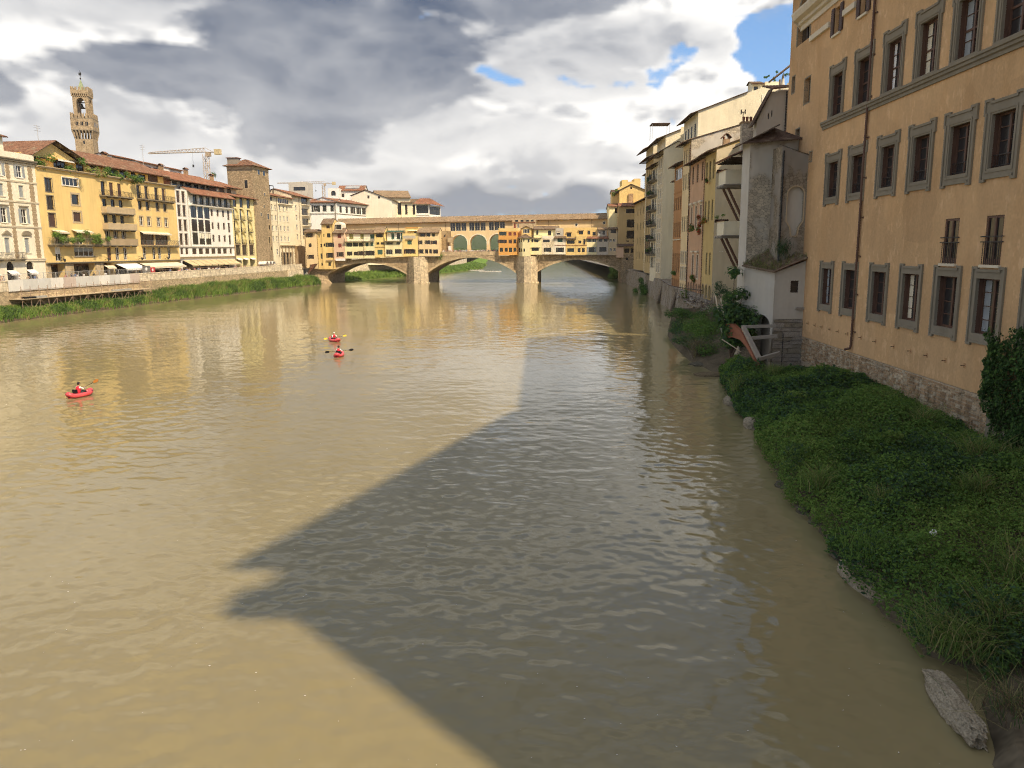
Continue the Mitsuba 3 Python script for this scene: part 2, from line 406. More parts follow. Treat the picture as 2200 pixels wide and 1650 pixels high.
class House:
    """A building with one worked facade: openings cut through a thick front wall, each window a part."""

    def __init__(s, kind, label, fr, u0, u1, z0, z1, depth=10, col="cream", mat="stucco", cat="building", group=None, outline=None, ply=0.4, vb=0.0, skew=None):
        s.key = thing(kind, label, cat, group)
        s.fr, s.u0, s.u1, s.z0, s.z1, s.depth, s.col, s.mat, s.ply, s.vb = fr, u0, u1, z0, z1, depth, col, mat, ply, vb
        s.outline = outline or rect2(u0, z0, u1, z1)
        s.holes, s.rooms = [], []

    def win(s, u, z, w, h, fr="wood_dark", bars=(2, 1), sh=None, shc="shutter_brown", sur=None, surc="grey_stone", sill=None, rec=0.22, round_=False, v=0.0, ft=0.07, pane=True, blind=None, lab=None, kind="window", shw=.48):
        pg = arch(u, u + w, z, z + h) if round_ else rect2(u, z, u + w, z + h)
        s.holes.append(pg)
        key = part(s.key, kind, lab)
        v0 = s.vb - rec
        if sh == "closed":
            g = G(shc)
            for a, b in ((u, u + w / 2 - .015), (u + w / 2 + .015, u + w)):
                g.box(a, b, v0 - .02, v0 + .05, z, z + h)
                for k in range(int(h / .16)):
                    g.box(a + .06, b - .06, v0 + .05, v0 + .068, z + .06 + k * .16, z + .06 + k * .16 + .07)
            g.put(key, "plain", s.fr)
        else:
            G().poly(pg, v0 - .03, v0).put(key, "glass", s.fr)
        if fr and sh != "closed":
            g = G(fr)
            if round_:
                g.poly(pg.difference(pg.buffer(-ft)), v0, v0 + .06)
            else:
                g.box(u, u + ft, v0, v0 + .06, z, z + h).box(u + w - ft, u + w, v0, v0 + .06, z, z + h).box(u + ft, u + w - ft, v0, v0 + .06, z, z + ft).box(u + ft, u + w - ft, v0, v0 + .06, z + h - ft, z + h)
            for k in range(1, bars[0]):
                c = u + w * k / bars[0]
                g.box(c - ft * .6, c + ft * .6, v0, v0 + .055, z + ft, z + h - ft)
            for k in range(1, bars[1] + 1 if bars[1] else 0):
                c = z + h * k / (bars[1] + 1)
                g.box(u + ft, u + w - ft, v0, v0 + .045, c - ft * .4, c + ft * .4)
            g.put(part(key, "frame"), "plain", s.fr)
        if blind:
            G(blind).box(u + ft, u + w - ft, v0 + .002, v0 + .02, z + h * .5, z + h - ft).put(part(key, "blind"), "plain", s.fr)
        if sh == "open":
            for a, b in ((u - w * shw - .02, u - .02), (u + w + .02, u + w * (1 + shw) + .02)):
                g = G(shc).box(a, b, s.vb + .03, s.vb + .075, z - .02, z + h + .02)
                for k in range(int(h / .2)):
                    g.box(a + .06, b - .06, s.vb + .075, s.vb + .09, z + .06 + k * .2, z + .15 + k * .2)
                g.put(part(key, "shutter"), "plain", s.fr)
        if sur:
            o = rect2(u - sur, z - (sur if not sill else 0), u + w + sur, z + h + sur) if not round_ else arch(u - sur, u + w + sur, z, z + h + sur)
            G(surc).poly(o.difference(pg), s.vb - .03, s.vb + .06).put(part(key, "surround"), "stucco", s.fr)
        if sill:
            G(surc).box(u - sill, u + w + sill, s.vb - .05, s.vb + .16, z - .14, z).put(part(key, "sill"), "stucco", s.fr)
        return key

    def gap(s, pg, col="wood_brown", kind="shopfront"):
        """A ground-floor bay: cut through the wall into a room three metres deep, glazed front set well back."""
        s.holes.append(pg)
        s.rooms.append(pg)
        a, b, c, d = pg.bounds
        key = part(s.key, kind)
        v = s.vb - 1.5
        G().box(a, c, v - .03, v, b, d).put(key, "glass", s.fr)
        g = G(col).box(a, c, v, v + .1, d - .5, d).box(a, c, v, v + .08, b, b + .4)
        n = max(1, int((c - a) / 1.6))
        for k in range(n + 1):
            x = a + (c - a - .1) * k / n
            g.box(x, x + .1, v, v + .09, b + .4, d - .5)
        g.put(part(key, "frame"), "plain", s.fr)
        return key

    def balcony(s, u0, u1, z, out=1.2, h=1.05, solid=None, railc="iron", slabc="grey_stone", step=.28):
        key = part(s.key, "balcony")
        g = G(slabc).box(u0, u1, s.vb, s.vb + out, z - .16, z)
        for k in range(int((u1 - u0) / 2.2) + 1):
            x = u0 + .3 + k * (u1 - u0 - .6) / max(1, int((u1 - u0) / 2.2))
            g.box(x - .1, x + .1, s.vb, s.vb + out * .8, z - .42, z - .16)
        g.put(key, "stucco", s.fr)
        g = G(solid or railc)
        if solid:
            for a, b, c, d in ((u0, u1, out - .1, out - .002), (u0, u0 + .1, 0, out - .1), (u1 - .1, u1, 0, out - .1)):
                g.box(a, b, s.vb + c, s.vb + d, z, z + h)
            g.put(part(key, "parapet"), "stucco", s.fr)
        else:
            n = int((u1 - u0) / step)
            for k in range(n + 1):
                x = u0 + .03 + (u1 - u0 - .06) * k / n
                g.box(x - .018, x + .018, s.vb + out - .06, s.vb + out - .024, z, z + h)
            for y in (.08, h - .05):
                g.box(u0, u1, s.vb + out - .07, s.vb + out - .012, z + y, z + y + .05)
                for x in (u0 + .01, u1 - .05):
                    g.box(x, x + .04, s.vb, s.vb + out - .07, z + y, z + y + .04)
            for x in (u0 + .01, u1 - .05):
                for k in range(1, int(out / step)):
                    g.box(x, x + .036, s.vb + k * step, s.vb + k * step + .036, z, z + h)
            g.put(part(key, "railing"), "plain", s.fr)
        return key

    def band(s, z, h=.3, out=.14, col="grey_stone", u0=None, u1=None, kind="string_course"):
        a, b = (s.u0 if u0 is None else u0), (s.u1 if u1 is None else u1)
        G(col).box(a, b, s.vb, s.vb + out, z, z + h * .6).box(a, b, s.vb, s.vb + out * 1.35, z + h * .6, z + h).put(part(s.key, kind), "stucco", s.fr)

    def awning(s, u0, u1, z, out=1.5, drop=.7, col="awning_cream", valance=.25):
        g = G(col)
        v = s.vb
        g.add([[u0, v, z], [u1, v, z], [u1, v + out, z - drop], [u0, v + out, z - drop], [u0, v, z - .03], [u1, v, z - .03], [u1, v + out, z - drop - .03], [u0, v + out, z - drop - .03]],
              [[0, 1, 2, 3], [7, 6, 5, 4], [0, 3, 7, 4], [1, 5, 6, 2]])
        n = max(2, int((u1 - u0) / .4))
        for k in range(n):
            a, b = u0 + (u1 - u0) * k / n, u0 + (u1 - u0) * (k + 1) / n
            g.box(a + .01, b - .01, v + out - .025, v + out, z - drop - valance, z - drop - .03)
        g.put(part(s.key, "awning"), "plain", s.fr)

    def downpipe(s, u, z0, z1, r=.055, col="wood_brown"):
        g = G(col).tube((u, s.vb + .12, z0), (u, s.vb + .12, z1), r)
        for k in range(int((z1 - z0) / 3)):
            g.box(u - .08, u + .08, s.vb, s.vb + .12, z0 + 1 + k * 3, z0 + 1.04 + k * 3)
        g.put(part(s.key, "downpipe"), "plain", s.fr)

    def roof(s, over=.9, rise=2.6, run=None, col="tile", side=.25, z=None, pitch=.42, u0=None, u1=None, back=None):
        """One slope up from the eave over the facade, and the slope behind it."""
        z = s.z1 if z is None else z
        run = s.depth / 2 if run is None else run
        a, b = (s.u0 if u0 is None else u0) - side, (s.u1 if u1 is None else u1) + side
        g = G(col)
        k = rise / run
        v0, v1 = s.vb + over, s.vb - run
        tiles(g, (a, v0, z - k * over + .02), (b, v0, z - k * over + .02), (b, v1, z + rise), (a, v1, z + rise), col, pitch)
        v2 = s.vb - (s.depth if back is None else back) - .3
        tiles(g, (b, v2, z + rise - k * (v1 - v2)), (a, v2, z + rise - k * (v1 - v2)), (a, v1, z + rise), (b, v1, z + rise), col, pitch * 2)
        for e in (s.u0 if u0 is None else u0, s.u1 if u1 is None else u1):
            sgn = -.15 if e == (s.u1 if u1 is None else u1) else .15
            zr, zb = z + rise, z + rise - k * (v1 - v2)
            g.add([[e, s.vb, z], [e, v1, zr], [e, v2 + .3, zb + k * .3], [e, v2 + .3, min(z, zb) - .1], [e, s.vb, z - .1]], [[0, 1, 2], [0, 2, 3], [0, 3, 4]], s.col if s.col in PAL else None)
        n = int((b - a) / .9)
        for i in range(n + 1):
            x = a + .1 + (b - a - .2) * i / max(n, 1)
            g.box(x - .05, x + .05, s.vb, v0 - .06, z - k * over - .02, z - k * over + .05, "eave_wood")
        g.tube((a, v0 + .07, z - k * over - .02), (b, v0 + .07, z - k * over - .02), .07, n=6, col="wood_brown")
        g.put(part(s.key, "roof"), "tile", s.fr)

    def flat(s, h=.9, t=.25, col=None):
        """Terrace parapet."""
        g = G(col or s.col)
        g.box(s.u0, s.u1, s.vb - t, s.vb, s.z1 + .002, s.z1 + h).box(s.u0, s.u0 + t, s.vb - s.depth, s.vb - t, s.z1 + .002, s.z1 + h).box(s.u1 - t, s.u1, s.vb - s.depth, s.vb - t, s.z1 + .002, s.z1 + h)
        g.put(part(s.key, "parapet"), "stucco", s.fr)

    def done(s, sides=True):
        g = G(s.col)
        pg = s.outline
        for h in s.holes:
            pg = pg.difference(h)
        g.poly(pg, s.vb - s.ply, s.vb)
        back = s.vb - s.ply - .003
        if s.rooms:
            g.poly(s.outline.difference(unary_union(s.rooms)), back - 2.6, back)
            back -= 2.603
        g.poly(s.outline, s.vb - s.depth, back)
        g.put(part(s.key, "wall"), s.mat, s.fr)
        return s


def leaves(g, pts, nrm, size, cols, aspect=.62, fold=.25, droop=0.0):
    """Leaf quads folded along the midrib at the points, facing about nrm; cols: palette names picked at random."""
    n = len(pts)
    if n == 0:
        return g
    nrm = nrm / (np.linalg.norm(nrm, axis=1, keepdims=True) + 1e-9)
    a = rng.normal(size=(n, 3))
    a[:, 2] -= droop
    a -= nrm * (a * nrm).sum(1, keepdims=True)
    a /= np.linalg.norm(a, axis=1, keepdims=True) + 1e-9
    b = np.cross(nrm, a)
    s = (np.asarray(size) * np.ones(n) * rng.uniform(.65, 1.3, n))[:, None]
    tip, base = pts + a * s * .5, pts - a * s * .5
    l, r = pts + b * s * aspect * .5 + nrm * s * fold * .4, pts - b * s * aspect * .5 + nrm * s * fold * .4
    V = np.stack([base, r, tip, l], 1).reshape(-1, 3)
    i = np.arange(n) * 4
    F = np.vstack([np.stack([i, i + 1, i + 2], 1), np.stack([i, i + 2, i + 3], 1)])
    idx = np.array([PAL[c][0] for c in cols])[rng.integers(0, len(cols), n)]
    g.V.append(V), g.F.append(F + g.n), g.I.append(np.repeat(idx, 4))
    g.n += len(V)
    return g


def blades(g, pts, height, width, cols, lean=.35):
    """Grass blades of two segments."""
    n = len(pts)
    a = rng.uniform(0, 2 * np.pi, n)
    side = np.stack([np.cos(a), np.sin(a), np.zeros(n)], 1)
    ln = rng.normal(size=(n, 3)) * lean
    ln[:, 2] = 0
    h = (np.asarray(height) * np.ones(n) * rng.uniform(.6, 1.25, n))[:, None]
    w = np.asarray(width) * np.ones(n)
    w = w[:, None] * .5
    mid = pts + [0, 0, 1] * h * .6 + ln * h * .35
    tip = pts + [0, 0, 1] * h * .95 + ln * h * 1.1
    V = np.stack([pts - side * w, pts + side * w, mid - side * w * .8, mid + side * w * .8, tip], 1).reshape(-1, 3)
    i = np.arange(n) * 5
    F = np.vstack([np.stack([i, i + 1, i + 3], 1), np.stack([i, i + 3, i + 2], 1), np.stack([i + 2, i + 3, i + 4], 1)])
    idx = np.array([PAL[c][0] for c in cols])[rng.integers(0, len(cols), n)]
    g.V.append(V), g.F.append(F + g.n), g.I.append(np.repeat(idx, 5))
    g.n += len(V)
    return g


def put_leaves(g, key, mat="leaf"):
    V, F = np.vstack(g.V), np.vstack(g.F)
    I = np.concatenate(g.I)
    k = 4 if len(V) % 4 == 0 else 1
    sd = np.repeat(rng.random(len(V) // k + 1), k)[: len(V)]
    scene[key] = mikit.ply((V, F), mat, uv=np.stack([I + .5, sd], 1))
    return key


def plant(label, c, r, n, size, cols, cat="plant", kind="potted_plant", group=None, shape=(1, 1, 1), flowers=None):
    """A bushy plant: leaves through a lumpy volume round a few stems."""
    key = thing(kind, label, cat, group)
    c = np.asarray(c, float)
    g = G()
    k = max(3, n // 90)
    cc = rng.normal(size=(k, 3)) * np.array(shape) * r * .5
    own = rng.integers(0, k, n)
    d = rng.normal(size=(n, 3))
    d /= np.linalg.norm(d, axis=1, keepdims=True)
    pts = c + cc[own] + d * r * .5 * rng.uniform(.35, 1.0, (n, 1)) * np.array(shape) ** .3
    leaves(g, pts, d + [0, -.2, .7], size, cols)
    if flowers:
        m = n // 5
        pts = c + cc[rng.integers(0, k, m)] + rng.normal(size=(m, 3)) * r * .32
        leaves(g, pts, rng.normal(size=(m, 3)) + [0, 0, 1], size * .8, flowers)
    put_leaves(g, part(key, "foliage"))
    s = G("bark")
    for i in range(min(k, 9)):
        s.tube(c + [0, 0, -r * shape[2] * .8], c + cc[i], .03, .012, n=4)
    s.put(part(key, "stem"), "plain")
    return key

# ------------------------------------------------------------------ river, ground, banks
def wave_height(x, y):
    p = np.stack([x, y, np.zeros_like(x)], -1)
    warp = (meshkit.noise(p * [.05, .04, 1] + 31, 5) - .5)[..., None] * [3.0, 3.0, 0]
    q = p + warp
    calm = 0.35 + 1.0 * meshkit.fbm(p * [.035, .028, 1] + 3, 3, 8)
    long_ = (meshkit.noise(q * [.16, .26, 1], 1) - .5) * .040
    mid = (meshkit.noise(q * [.60, .90, 1] + 9, 2) - .5) * .030 + (meshkit.noise(q * [1.3, 1.9, 1] + 5, 3) - .5) * .032
    r = q[..., :2] @ np.array([[.94, .34], [-.34, .94]])
    r = np.concatenate([r, q[..., 2:]], -1)
    small = (meshkit.noise(r * [2.3, 3.1, 1] + 2, 4) - .5) * .030 + (meshkit.noise(q * [4.1, 5.2, 1] + 4, 6) - .5) * .011
    wake = 0
    for kx, ky, ka in ((-34.9, 56.4, -.3), (-20.7, 78.6, .05), (-24.7, 92.0, math.pi + .7)):
        al = (x - kx) * math.sin(ka) - (y - ky) * math.cos(ka) - .9
        ac = np.abs((x - kx) * math.cos(ka) + (y - ky) * math.sin(ka))
        on = (al > 0) & (al < 14)
        arm = np.exp(-((ac - .25 - .34 * np.maximum(al, 0)) / .28) ** 2) * np.exp(-np.maximum(al, 0) / 5.0)
        wake = wake + np.where(on, .055 * arm * np.sin(al * 2.6 + ac * 5), 0)
    return long_ + (mid + small) * .85 * calm + wake


ys = [9.0]
while ys[-1] < 1150:
    ys.append(ys[-1] + (max(.05, .004 * ys[-1]) if ys[-1] < 300 else .015 * ys[-1]))
ys = np.array(ys)
nx = 620
t = np.linspace(0, 1, nx)
xl, xr = -0.84 * ys - 7, np.minimum(0.72 * ys + 4, np.interp(ys, [9, 20, 60, 70, 100, 140, 250, 280], [11.5, 12.5, 17, 18.5, 19, 26, 31, 60]))
xl = np.maximum(xl, -105)
X = xl[:, None] + (xr - xl)[:, None] * t[None]
Y = np.repeat(ys[:, None], nx, 1)
Z = wave_height(X, Y)
i = (np.arange(len(ys) - 1)[:, None] * nx + np.arange(nx - 1)[None]).ravel()
V = np.stack([X, Y, Z], -1).reshape(-1, 3)
F = np.stack([i, i + 1, i + nx + 1, i + nx], 1)
V = np.vstack([V, [[-105, -60, -.14], [60, -60, -.14], [60, 1160, -.14], [-105, 1160, -.14]]])
k = len(V) - 4
F = np.vstack([F, [[k, k + 1, k + 2, k + 3]]])
river = thing("river", "murky tan green river flowing under the old bridge", "river", kindof="structure")
scene[river] = mikit.ply((V, F), "murky_water", smooth=True)

ground = thing("ground", "paved ground of the river embankments and the flat land beyond", "ground", kindof="structure")
g = G("road")
g.add([[-6000, -400, -1.6], [6000, -400, -1.6], [6000, 9000, -1.6], [-6000, 9000, -1.6]], [[0, 1, 2, 3]], "mud")
g.add([[-6000, -400, 5.2], [-137, -400, 5.2], [-78.2, 252, 5.2], [-76, 262, 5.2], [-76, 300, 5.2], [-68, 335, 5.2], [-57, 390, 5.2], [-52, 440, 5.2], [-56, 600, 5.2], [-80, 1150, 5.2], [-6000, 1150, 5.2]],
      [[0, 1, 2], [0, 2, 10], [2, 3, 10], [3, 4, 10], [4, 5, 10], [5, 6, 10], [6, 7, 10], [7, 8, 10], [8, 9, 10]])
g.add([[28, -400, 4.0], [6000, -400, 4.0], [6000, 9000, 4.0], [28, 1150, 4.0], [28, 9000, 4.0]], [[0, 1, 2], [0, 2, 3], [3, 2, 4]])
g.add([[-6000, 1150, 4.0], [28.01, 1150, 4.0], [28.01, 9000, 4.0], [-6000, 9000, 4.0]], [[0, 1, 2, 3]], "hill_b")
g.put(ground, "earth")

hill = thing("hills", "wooded hills far upstream seen through the bridge arches", "hills", kindof="structure")
hx, hy = np.meshgrid(np.linspace(-2600, 2600, 120), np.linspace(1500, 5200, 50), indexing="ij")
hz = 3 + (ss(1500, 3300, hy) * (40 + 105 * meshkit.fbm(np.stack([hx / 900, hy / 1500, hx * 0], -1), 4, 9))) + 10 * (meshkit.fbm(np.stack([hx / 60, hy / 60, hx * 0], -1), 3, 4) - .5)
i = (np.arange(119)[:, None] * 50 + np.arange(49)[None]).ravel()
G("hill_a").add(np.stack([hx, hy, hz], -1).reshape(-1, 3), np.stack([i, i + 50, i + 51, i + 1], 1)).put(hill, "earth", smooth=True)

QW = frame((-89.5, 122), (12, 130))
q = thing("quay_wall", "long stone quay wall with pale plastered parapet along the far embankment", "quay wall")
top = lambda u: 6.22 + .0042 * u
G("sandstone").poly(Polygon([(-34, -1.5), (131, -1.5), (131, top(131) - 1.75), (-34, top(-34) - 1.75)]), -1.2, 0).put(part(q, "wall"), "fieldstone", QW)
g = G("pale_stone").poly(Polygon([(-34, top(-34) - 1.749), (131.1, top(131) - 1.749), (131.1, top(131) - .18), (-34, top(-34) - .18)]), -.5, .07)
g.put(part(q, "parapet"), "ashlar", QW)
g = G("pale_stone").poly(Polygon([(-34, top(-34) - .178), (131.2, top(131) - .178), (131.2, top(131)), (-34, top(-34))]), -.58, .15)
g.put(part(q, "coping"), "ashlar", QW)
G("pale_stone").box(119.5, 131.3, -1.3, .35, -1.5, top(125) - 1.9).put(part(q, "buttress"), "ashlar", QW)
g = G("steel_rust")
for k in range(70):
    x = -30 + k * 2.3
    if 5 < x < 41:
        continue
    g.tube((x, -.3, top(x)), (x, -.3, top(x) + .55), .025, n=4)
g.box(-30, 5, -.32, -.28, top(-12) + .5, top(-12) + .54)
g.poly(Polygon([(41, top(41) + .5), (130, top(130) + .5), (130, top(130) + .54), (41, top(41) + .54)]), -.32, -.28)
g.put(part(q, "handrail"), "plain", QW)

sv_u, sv_v = [-34, 0, 36, 91, 122, 129, 136], [5.4, 5.3, 3.6, 4.2, 6.6, 7.2, 5.0]
bk = thing("far_riverbank", "earth bank at the foot of the far quay wall", "riverbank", kindof="structure")
us = np.linspace(-34, 136, 171)
sv = np.interp(us, sv_u, sv_v) + (meshkit.noise(np.stack([us * .4, us * 0, us * 0], -1), 6) - .5) * 1.1
prof = [(0, 1.7), (.45, 1.45), (.8, 1.0), (.97, .4), (1.0, -.5)]
V = np.array([[u, -.02 + s * a, z + .25 * (meshkit.noise(np.array([u * .5, a * 3, 0]), 2) - .5) * (a < .99)] for u, s in zip(us, sv) for a, z in prof])
i = (np.arange(170)[:, None] * 5 + np.arange(4)[None]).ravel()
G("soil").add(V, np.stack([i, i + 1, i + 6, i + 5], 1)).put(bk, "earth", QW)
gr = thing("bank_grass", "tall green grass and reeds covering the far bank below the quay wall", "grass", kindof="stuff")
g = G()
n = 36000
uu = rng.uniform(-34, 134, n)
aa = rng.uniform(.02, .985, n) ** .9
s_ = np.interp(uu, us, sv)
zz = np.interp(aa, [p[0] for p in prof], [p[1] for p in prof])
P = np.stack([uu, s_ * aa, zz - .1], 1) @ QW[:3, :3].T + QW[:3, 3]
tall = np.interp(uu, [40, 62], [.25, .5]) + np.interp(uu, [40, 62], [1.2, 2.2]) * meshkit.fbm(np.stack([uu * .16, aa * 2, uu * 0], -1), 3, 12)
tone = meshkit.fbm(np.stack([uu * .25, aa * 2.5, uu * 0], -1), 3, 30)
for lo, hi, cols in ((0, .46, ["grass_c", "leaf_c", "grass_c", "grass_a"]), (.46, .56, ["grass_a", "grass_b"]), (.56, 2, ["grass_b", "grass_b", "grass_a", "grass_dry"])):
    m = (tone >= lo) & (tone < hi)
    blades(g, P[m], tall[m], .17, cols, .3)
put_leaves(g, gr)

sh = [(-76.5, 262), (-66, 293), (-56.5, 326), (-44, 381), (-35.5, 427), (-33.6, 466), (-37.8, 571), (-45, 690), (-70, 1150)]
bk2 = thing("upstream_riverbank", "grassy bank beyond the old bridge", "riverbank", kindof="structure")
V, F = [], []
for (x, y) in sh:
    V += [[x - 11, y - 2, 2.2], [x - 4, y, 1.0], [x + .8, y, -.6]]
for k in range(len(sh) - 1):
    for j in (0, 1):
        F.append([3 * k + j, 3 * k + j + 1, 3 * k + j + 4, 3 * k + j + 3])
G("grass_a").add(V, F).put(bk2, "earth")
g, n = G(), 9000
kk = rng.integers(0, 6, n)
tt = rng.random(n)
aa = rng.random(n)
S = np.array(sh)
b = S[kk] * (1 - tt)[:, None] + S[kk + 1] * tt[:, None]
P = np.stack([b[:, 0] - 11 * aa, b[:, 1], .1 + 2.0 * aa], 1)
blades(g, P, 1.0, .5, ["grass_a", "grass_b", "grass_c", "grass_b"], .3)
put_leaves(g, thing("upstream_grass", "bright grass on the bank seen through the bridge arches", "grass", kindof="stuff"))
q2 = thing("upstream_quay_wall", "sunlit old quay wall seen through the bridge arches", "quay wall")
g = G("pale_stone")
pw = [(-77.5, 262), (-76, 300), (-68, 335), (-57, 390), (-52, 440), (-55, 600)]
for (x0, y0), (x1, y1) in zip(pw[:-1], pw[1:]):
    g.add([[x0, y0, -1], [x1, y1, -1], [x1, y1, 6.2], [x0, y0, 6.2], [x0 - 1, y0, 6.2], [x1 - 1, y1, 6.2]], [[0, 1, 2, 3], [3, 2, 5, 4]])
g.put(part(q2, "wall"), "ashlar")
wd = thing("distant_wood", "dark line of trees along the river upstream", "trees", kindof="stuff")
g = G()
for k in range(260):
    c = np.array([rng.uniform(-330, 60), rng.uniform(690, 1050), 0])
    if -75 < c[0] < 30 and c[1] < 1100:
        c[0] -= 110
    r = rng.uniform(2.6, 5.0)
    n = 130
    d = rng.normal(size=(n, 3))
    d /= np.linalg.norm(d, axis=1, keepdims=True)
    leaves(g, c + [0, 0, 3.5 + r] + d * r * rng.uniform(.5, 1.05, (n, 1)) * [1, 1, 1.2], d + [0, 0, .5], 2.1, ["leaf_a", "leaf_c", "leaf_a", "leaf_b"], .8)
put_leaves(g, wd)

# ------------------------------------------------------------------ the old bridge
a = math.radians(-3.5)
BR = frame((-40.3, 259.5), (math.cos(a), math.sin(a)))


def arc(u0, u1, z0, zc, n=28):
    h, c = zc - z0, (u0 + u1) / 2
    R = ((u1 - u0) ** 2 / 4 + h * h) / (2 * h)
    th = math.asin((u1 - u0) / 2 / R)
    return [(c + R * math.sin(x), zc - R + R * math.cos(x)) for x in np.linspace(-th, th, n)]


spans = [(-31.2, -4.0, 2.9, 6.85), (3.0, 33.2, 3.0, 8.35), (39.9, 67.4, 3.3, 7.45)]
bridge = thing("stone_bridge", "old three-arched stone bridge crowded with yellow shop-houses", "bridge")
deck = [(-42, 5.4), (-31, 7.7), (-14, 8.35), (-4, 8.85), (8, 9.2), (27.4, 9.2), (36, 9.0), (66, 8.9), (75, 8.9)]
body = Polygon([(-42, -1.5)] + deck + [(75, -1.5)])
for (u0, u1, zs, zc) in spans:
    body = body.difference(Polygon([(u0, -2), *arc(u0, u1, zs, zc), (u1, -2)]))
G("brown_stone").poly(body, -19, 0).put(part(bridge, "masonry"), "ashlar", BR)
for (u0, u1, zs, zc) in spans:
    lo, hi = arc(u0, u1, zs, zc), arc(u0 - .75, u1 + .75, zs, zc + .8)
    ring = Polygon(lo + hi[::-1])
    G("sandstone").poly(ring, -.1, .16).put(part(bridge, "arch_ring"), "ashlar", BR)
for c in (0.2, 36.9):
    nose = Polygon([(c - 3.4, 0), (c - .9, 3.0), (c + 1.3, 3.0), (c + 3.3, 0)])
    back = Polygon([(c - 3.4, -19), (c - 1, -22), (c + 1, -22), (c + 3.4, -19)])
    g = G("pier_stone").slab(nose, -1.5, 8.7).slab(affinity.translate(nose, 0, -.0).buffer(.25, join_style=2), -1.4, .35)
    g.put(part(bridge, "pier"), "ashlar", BR)
    G("sandstone").slab(back, -1.5, 7).put(part(bridge, "pier"), "ashlar", BR)
g = G("sandstone").box(8.0, 27.4, -.42, .06, 9.2, 10.25).box(8.0, 27.4, -.5, .16, 9.02, 9.2).box(8.0, 27.4, -.48, .12, 10.25, 10.4)
g.put(part(bridge, "parapet"), "ashlar", BR)
G("brown_stone").box(67.6, 73.0, 0, 3.0, -1.5, 9.35).put(part(bridge, "abutment"), "fieldstone", BR)
G("brown_stone").add([[-36, -0.5, -1], [-29, -.5, -1], [-31.5, 3.0, -1], [-36, -.5, 3.2], [-33, -.5, 3.4]], [[0, 2, 3], [2, 4, 3], [2, 1, 4]]).put(part(bridge, "abutment"), "ashlar", BR)
g = G("leaf_a")
P = np.array([[7.4, .3, 9.0]]) + rng.normal(size=(260, 3)) * [.6, .25, .6]
leaves(g, P @ BR[:3, :3].T + BR[:3, 3], rng.normal(size=(260, 3)) + [0, -1, .5], .3, ["leaf_a", "leaf_b"])
put_leaves(g, part(thing("wall_shrub", "green shrub growing from the bridge masonry beside the parapet", "shrub"), "foliage"))

# corridor along the upstream side
CF = BR.copy()
CF[2, 0] = .010
CF[2, 3] = -.10
s = House("corridor_building", "long tan covered corridor with tiled roof running above the bridge shops", CF, -31, 66.6, 8.8, 21.0, 4.2, "peach", vb=-12)
thru = []
for (u0, u1, zt) in ((9.5, 15.0, 16.0), (15.9, 21.8, 16.0), (22.7, 28.5, 16.1)):
    thru.append(arch(u0, u1, 8.7, zt, 16))
for (u0, u1) in ((9.1, 14.9), (15.7, 21.6), (22.6, 28.3)):
    w = (u1 - u0) / 3
    for k in range(3):
        s.win(u0 + k * w + .1, 17.35, w - .2, 2.85, fr="steel", bars=(2, 1), rec=.3, ft=.09)
for (u, z) in ((52.2, 18.15), (61.6, 18.6), (65.6, 18.6)):
    pg = Point(u + .55, z + .5).buffer(.42)
    s.holes.append(pg)
    k_ = part(s.key, "round_window")
    G().poly(pg, -12.28, -12.25).put(k_, "glass", CF)
    G("ivory").poly(Point(u + .55, z + .5).buffer(.62).difference(pg), -12.02, -11.93).put(part(k_, "surround"), "stucco", CF)
outl = s.outline
for p in thru:
    outl = outl.difference(p)
s.outline = outl
s.roof(over=1.0, rise=1.35, run=2.2, col="tile_tan", pitch=.5)
for u in (-9, 7.5, 43.3, 58):
    s.downpipe(u, 15, 20.8)
s.band(20.4, .25, .12, "peach")
for (u0, u1, zt) in ((9.5, 15.0, 16.0), (15.9, 21.8, 16.0), (22.7, 28.5, 16.1)):
    G("ivory").poly(arch(u0 - .3, u1 + .3, 12.5, zt + .3, 16).difference(arch(u0, u1, 8.7, zt, 16)), -12.02, -11.94).put(part(s.key, "arch_surround"), "stucco", CF)
s.done()

SHO = dict(sh="open")
SHC = dict(sh="closed")


def bridge_house(label, u0, u1, z0, z1, col, wins, vb=1.5, rise=.9, run=2.6, rcol="tile_brown", depth=6.5, over=.55, struts=0, roof=True, mat="stucco", kind="bridge_house", fr=BR, cat="house"):
    h = House(kind, label, fr, u0, u1, z0, z1, depth, col, vb=vb, ply=.3, mat=mat, cat=cat)
    for w in wins:
        o = dict(bars=(2, 0), rec=.14, ft=.06)
        o.update(w[4] if len(w) > 4 else {})
        h.win(*w[:4], **o)
    if roof:
        h.roof(over, rise, run, rcol, side=.15, pitch=.45)
    if struts:
        for k in range(struts):
            x = u0 + (k + .5) * (u1 - u0) / struts
            G("wood_pale").tube((x, .02, z0 - 1.25), (x, vb - .15, z0 - .03), .10, n=4).put(part(h.key, "strut"), "plain", fr)
        G("wood_grey").box(u0, u1, .0, vb, z0 - .14, z0 - .002).put(part(h.key, "floor_beam"), "plain", fr)
    return h


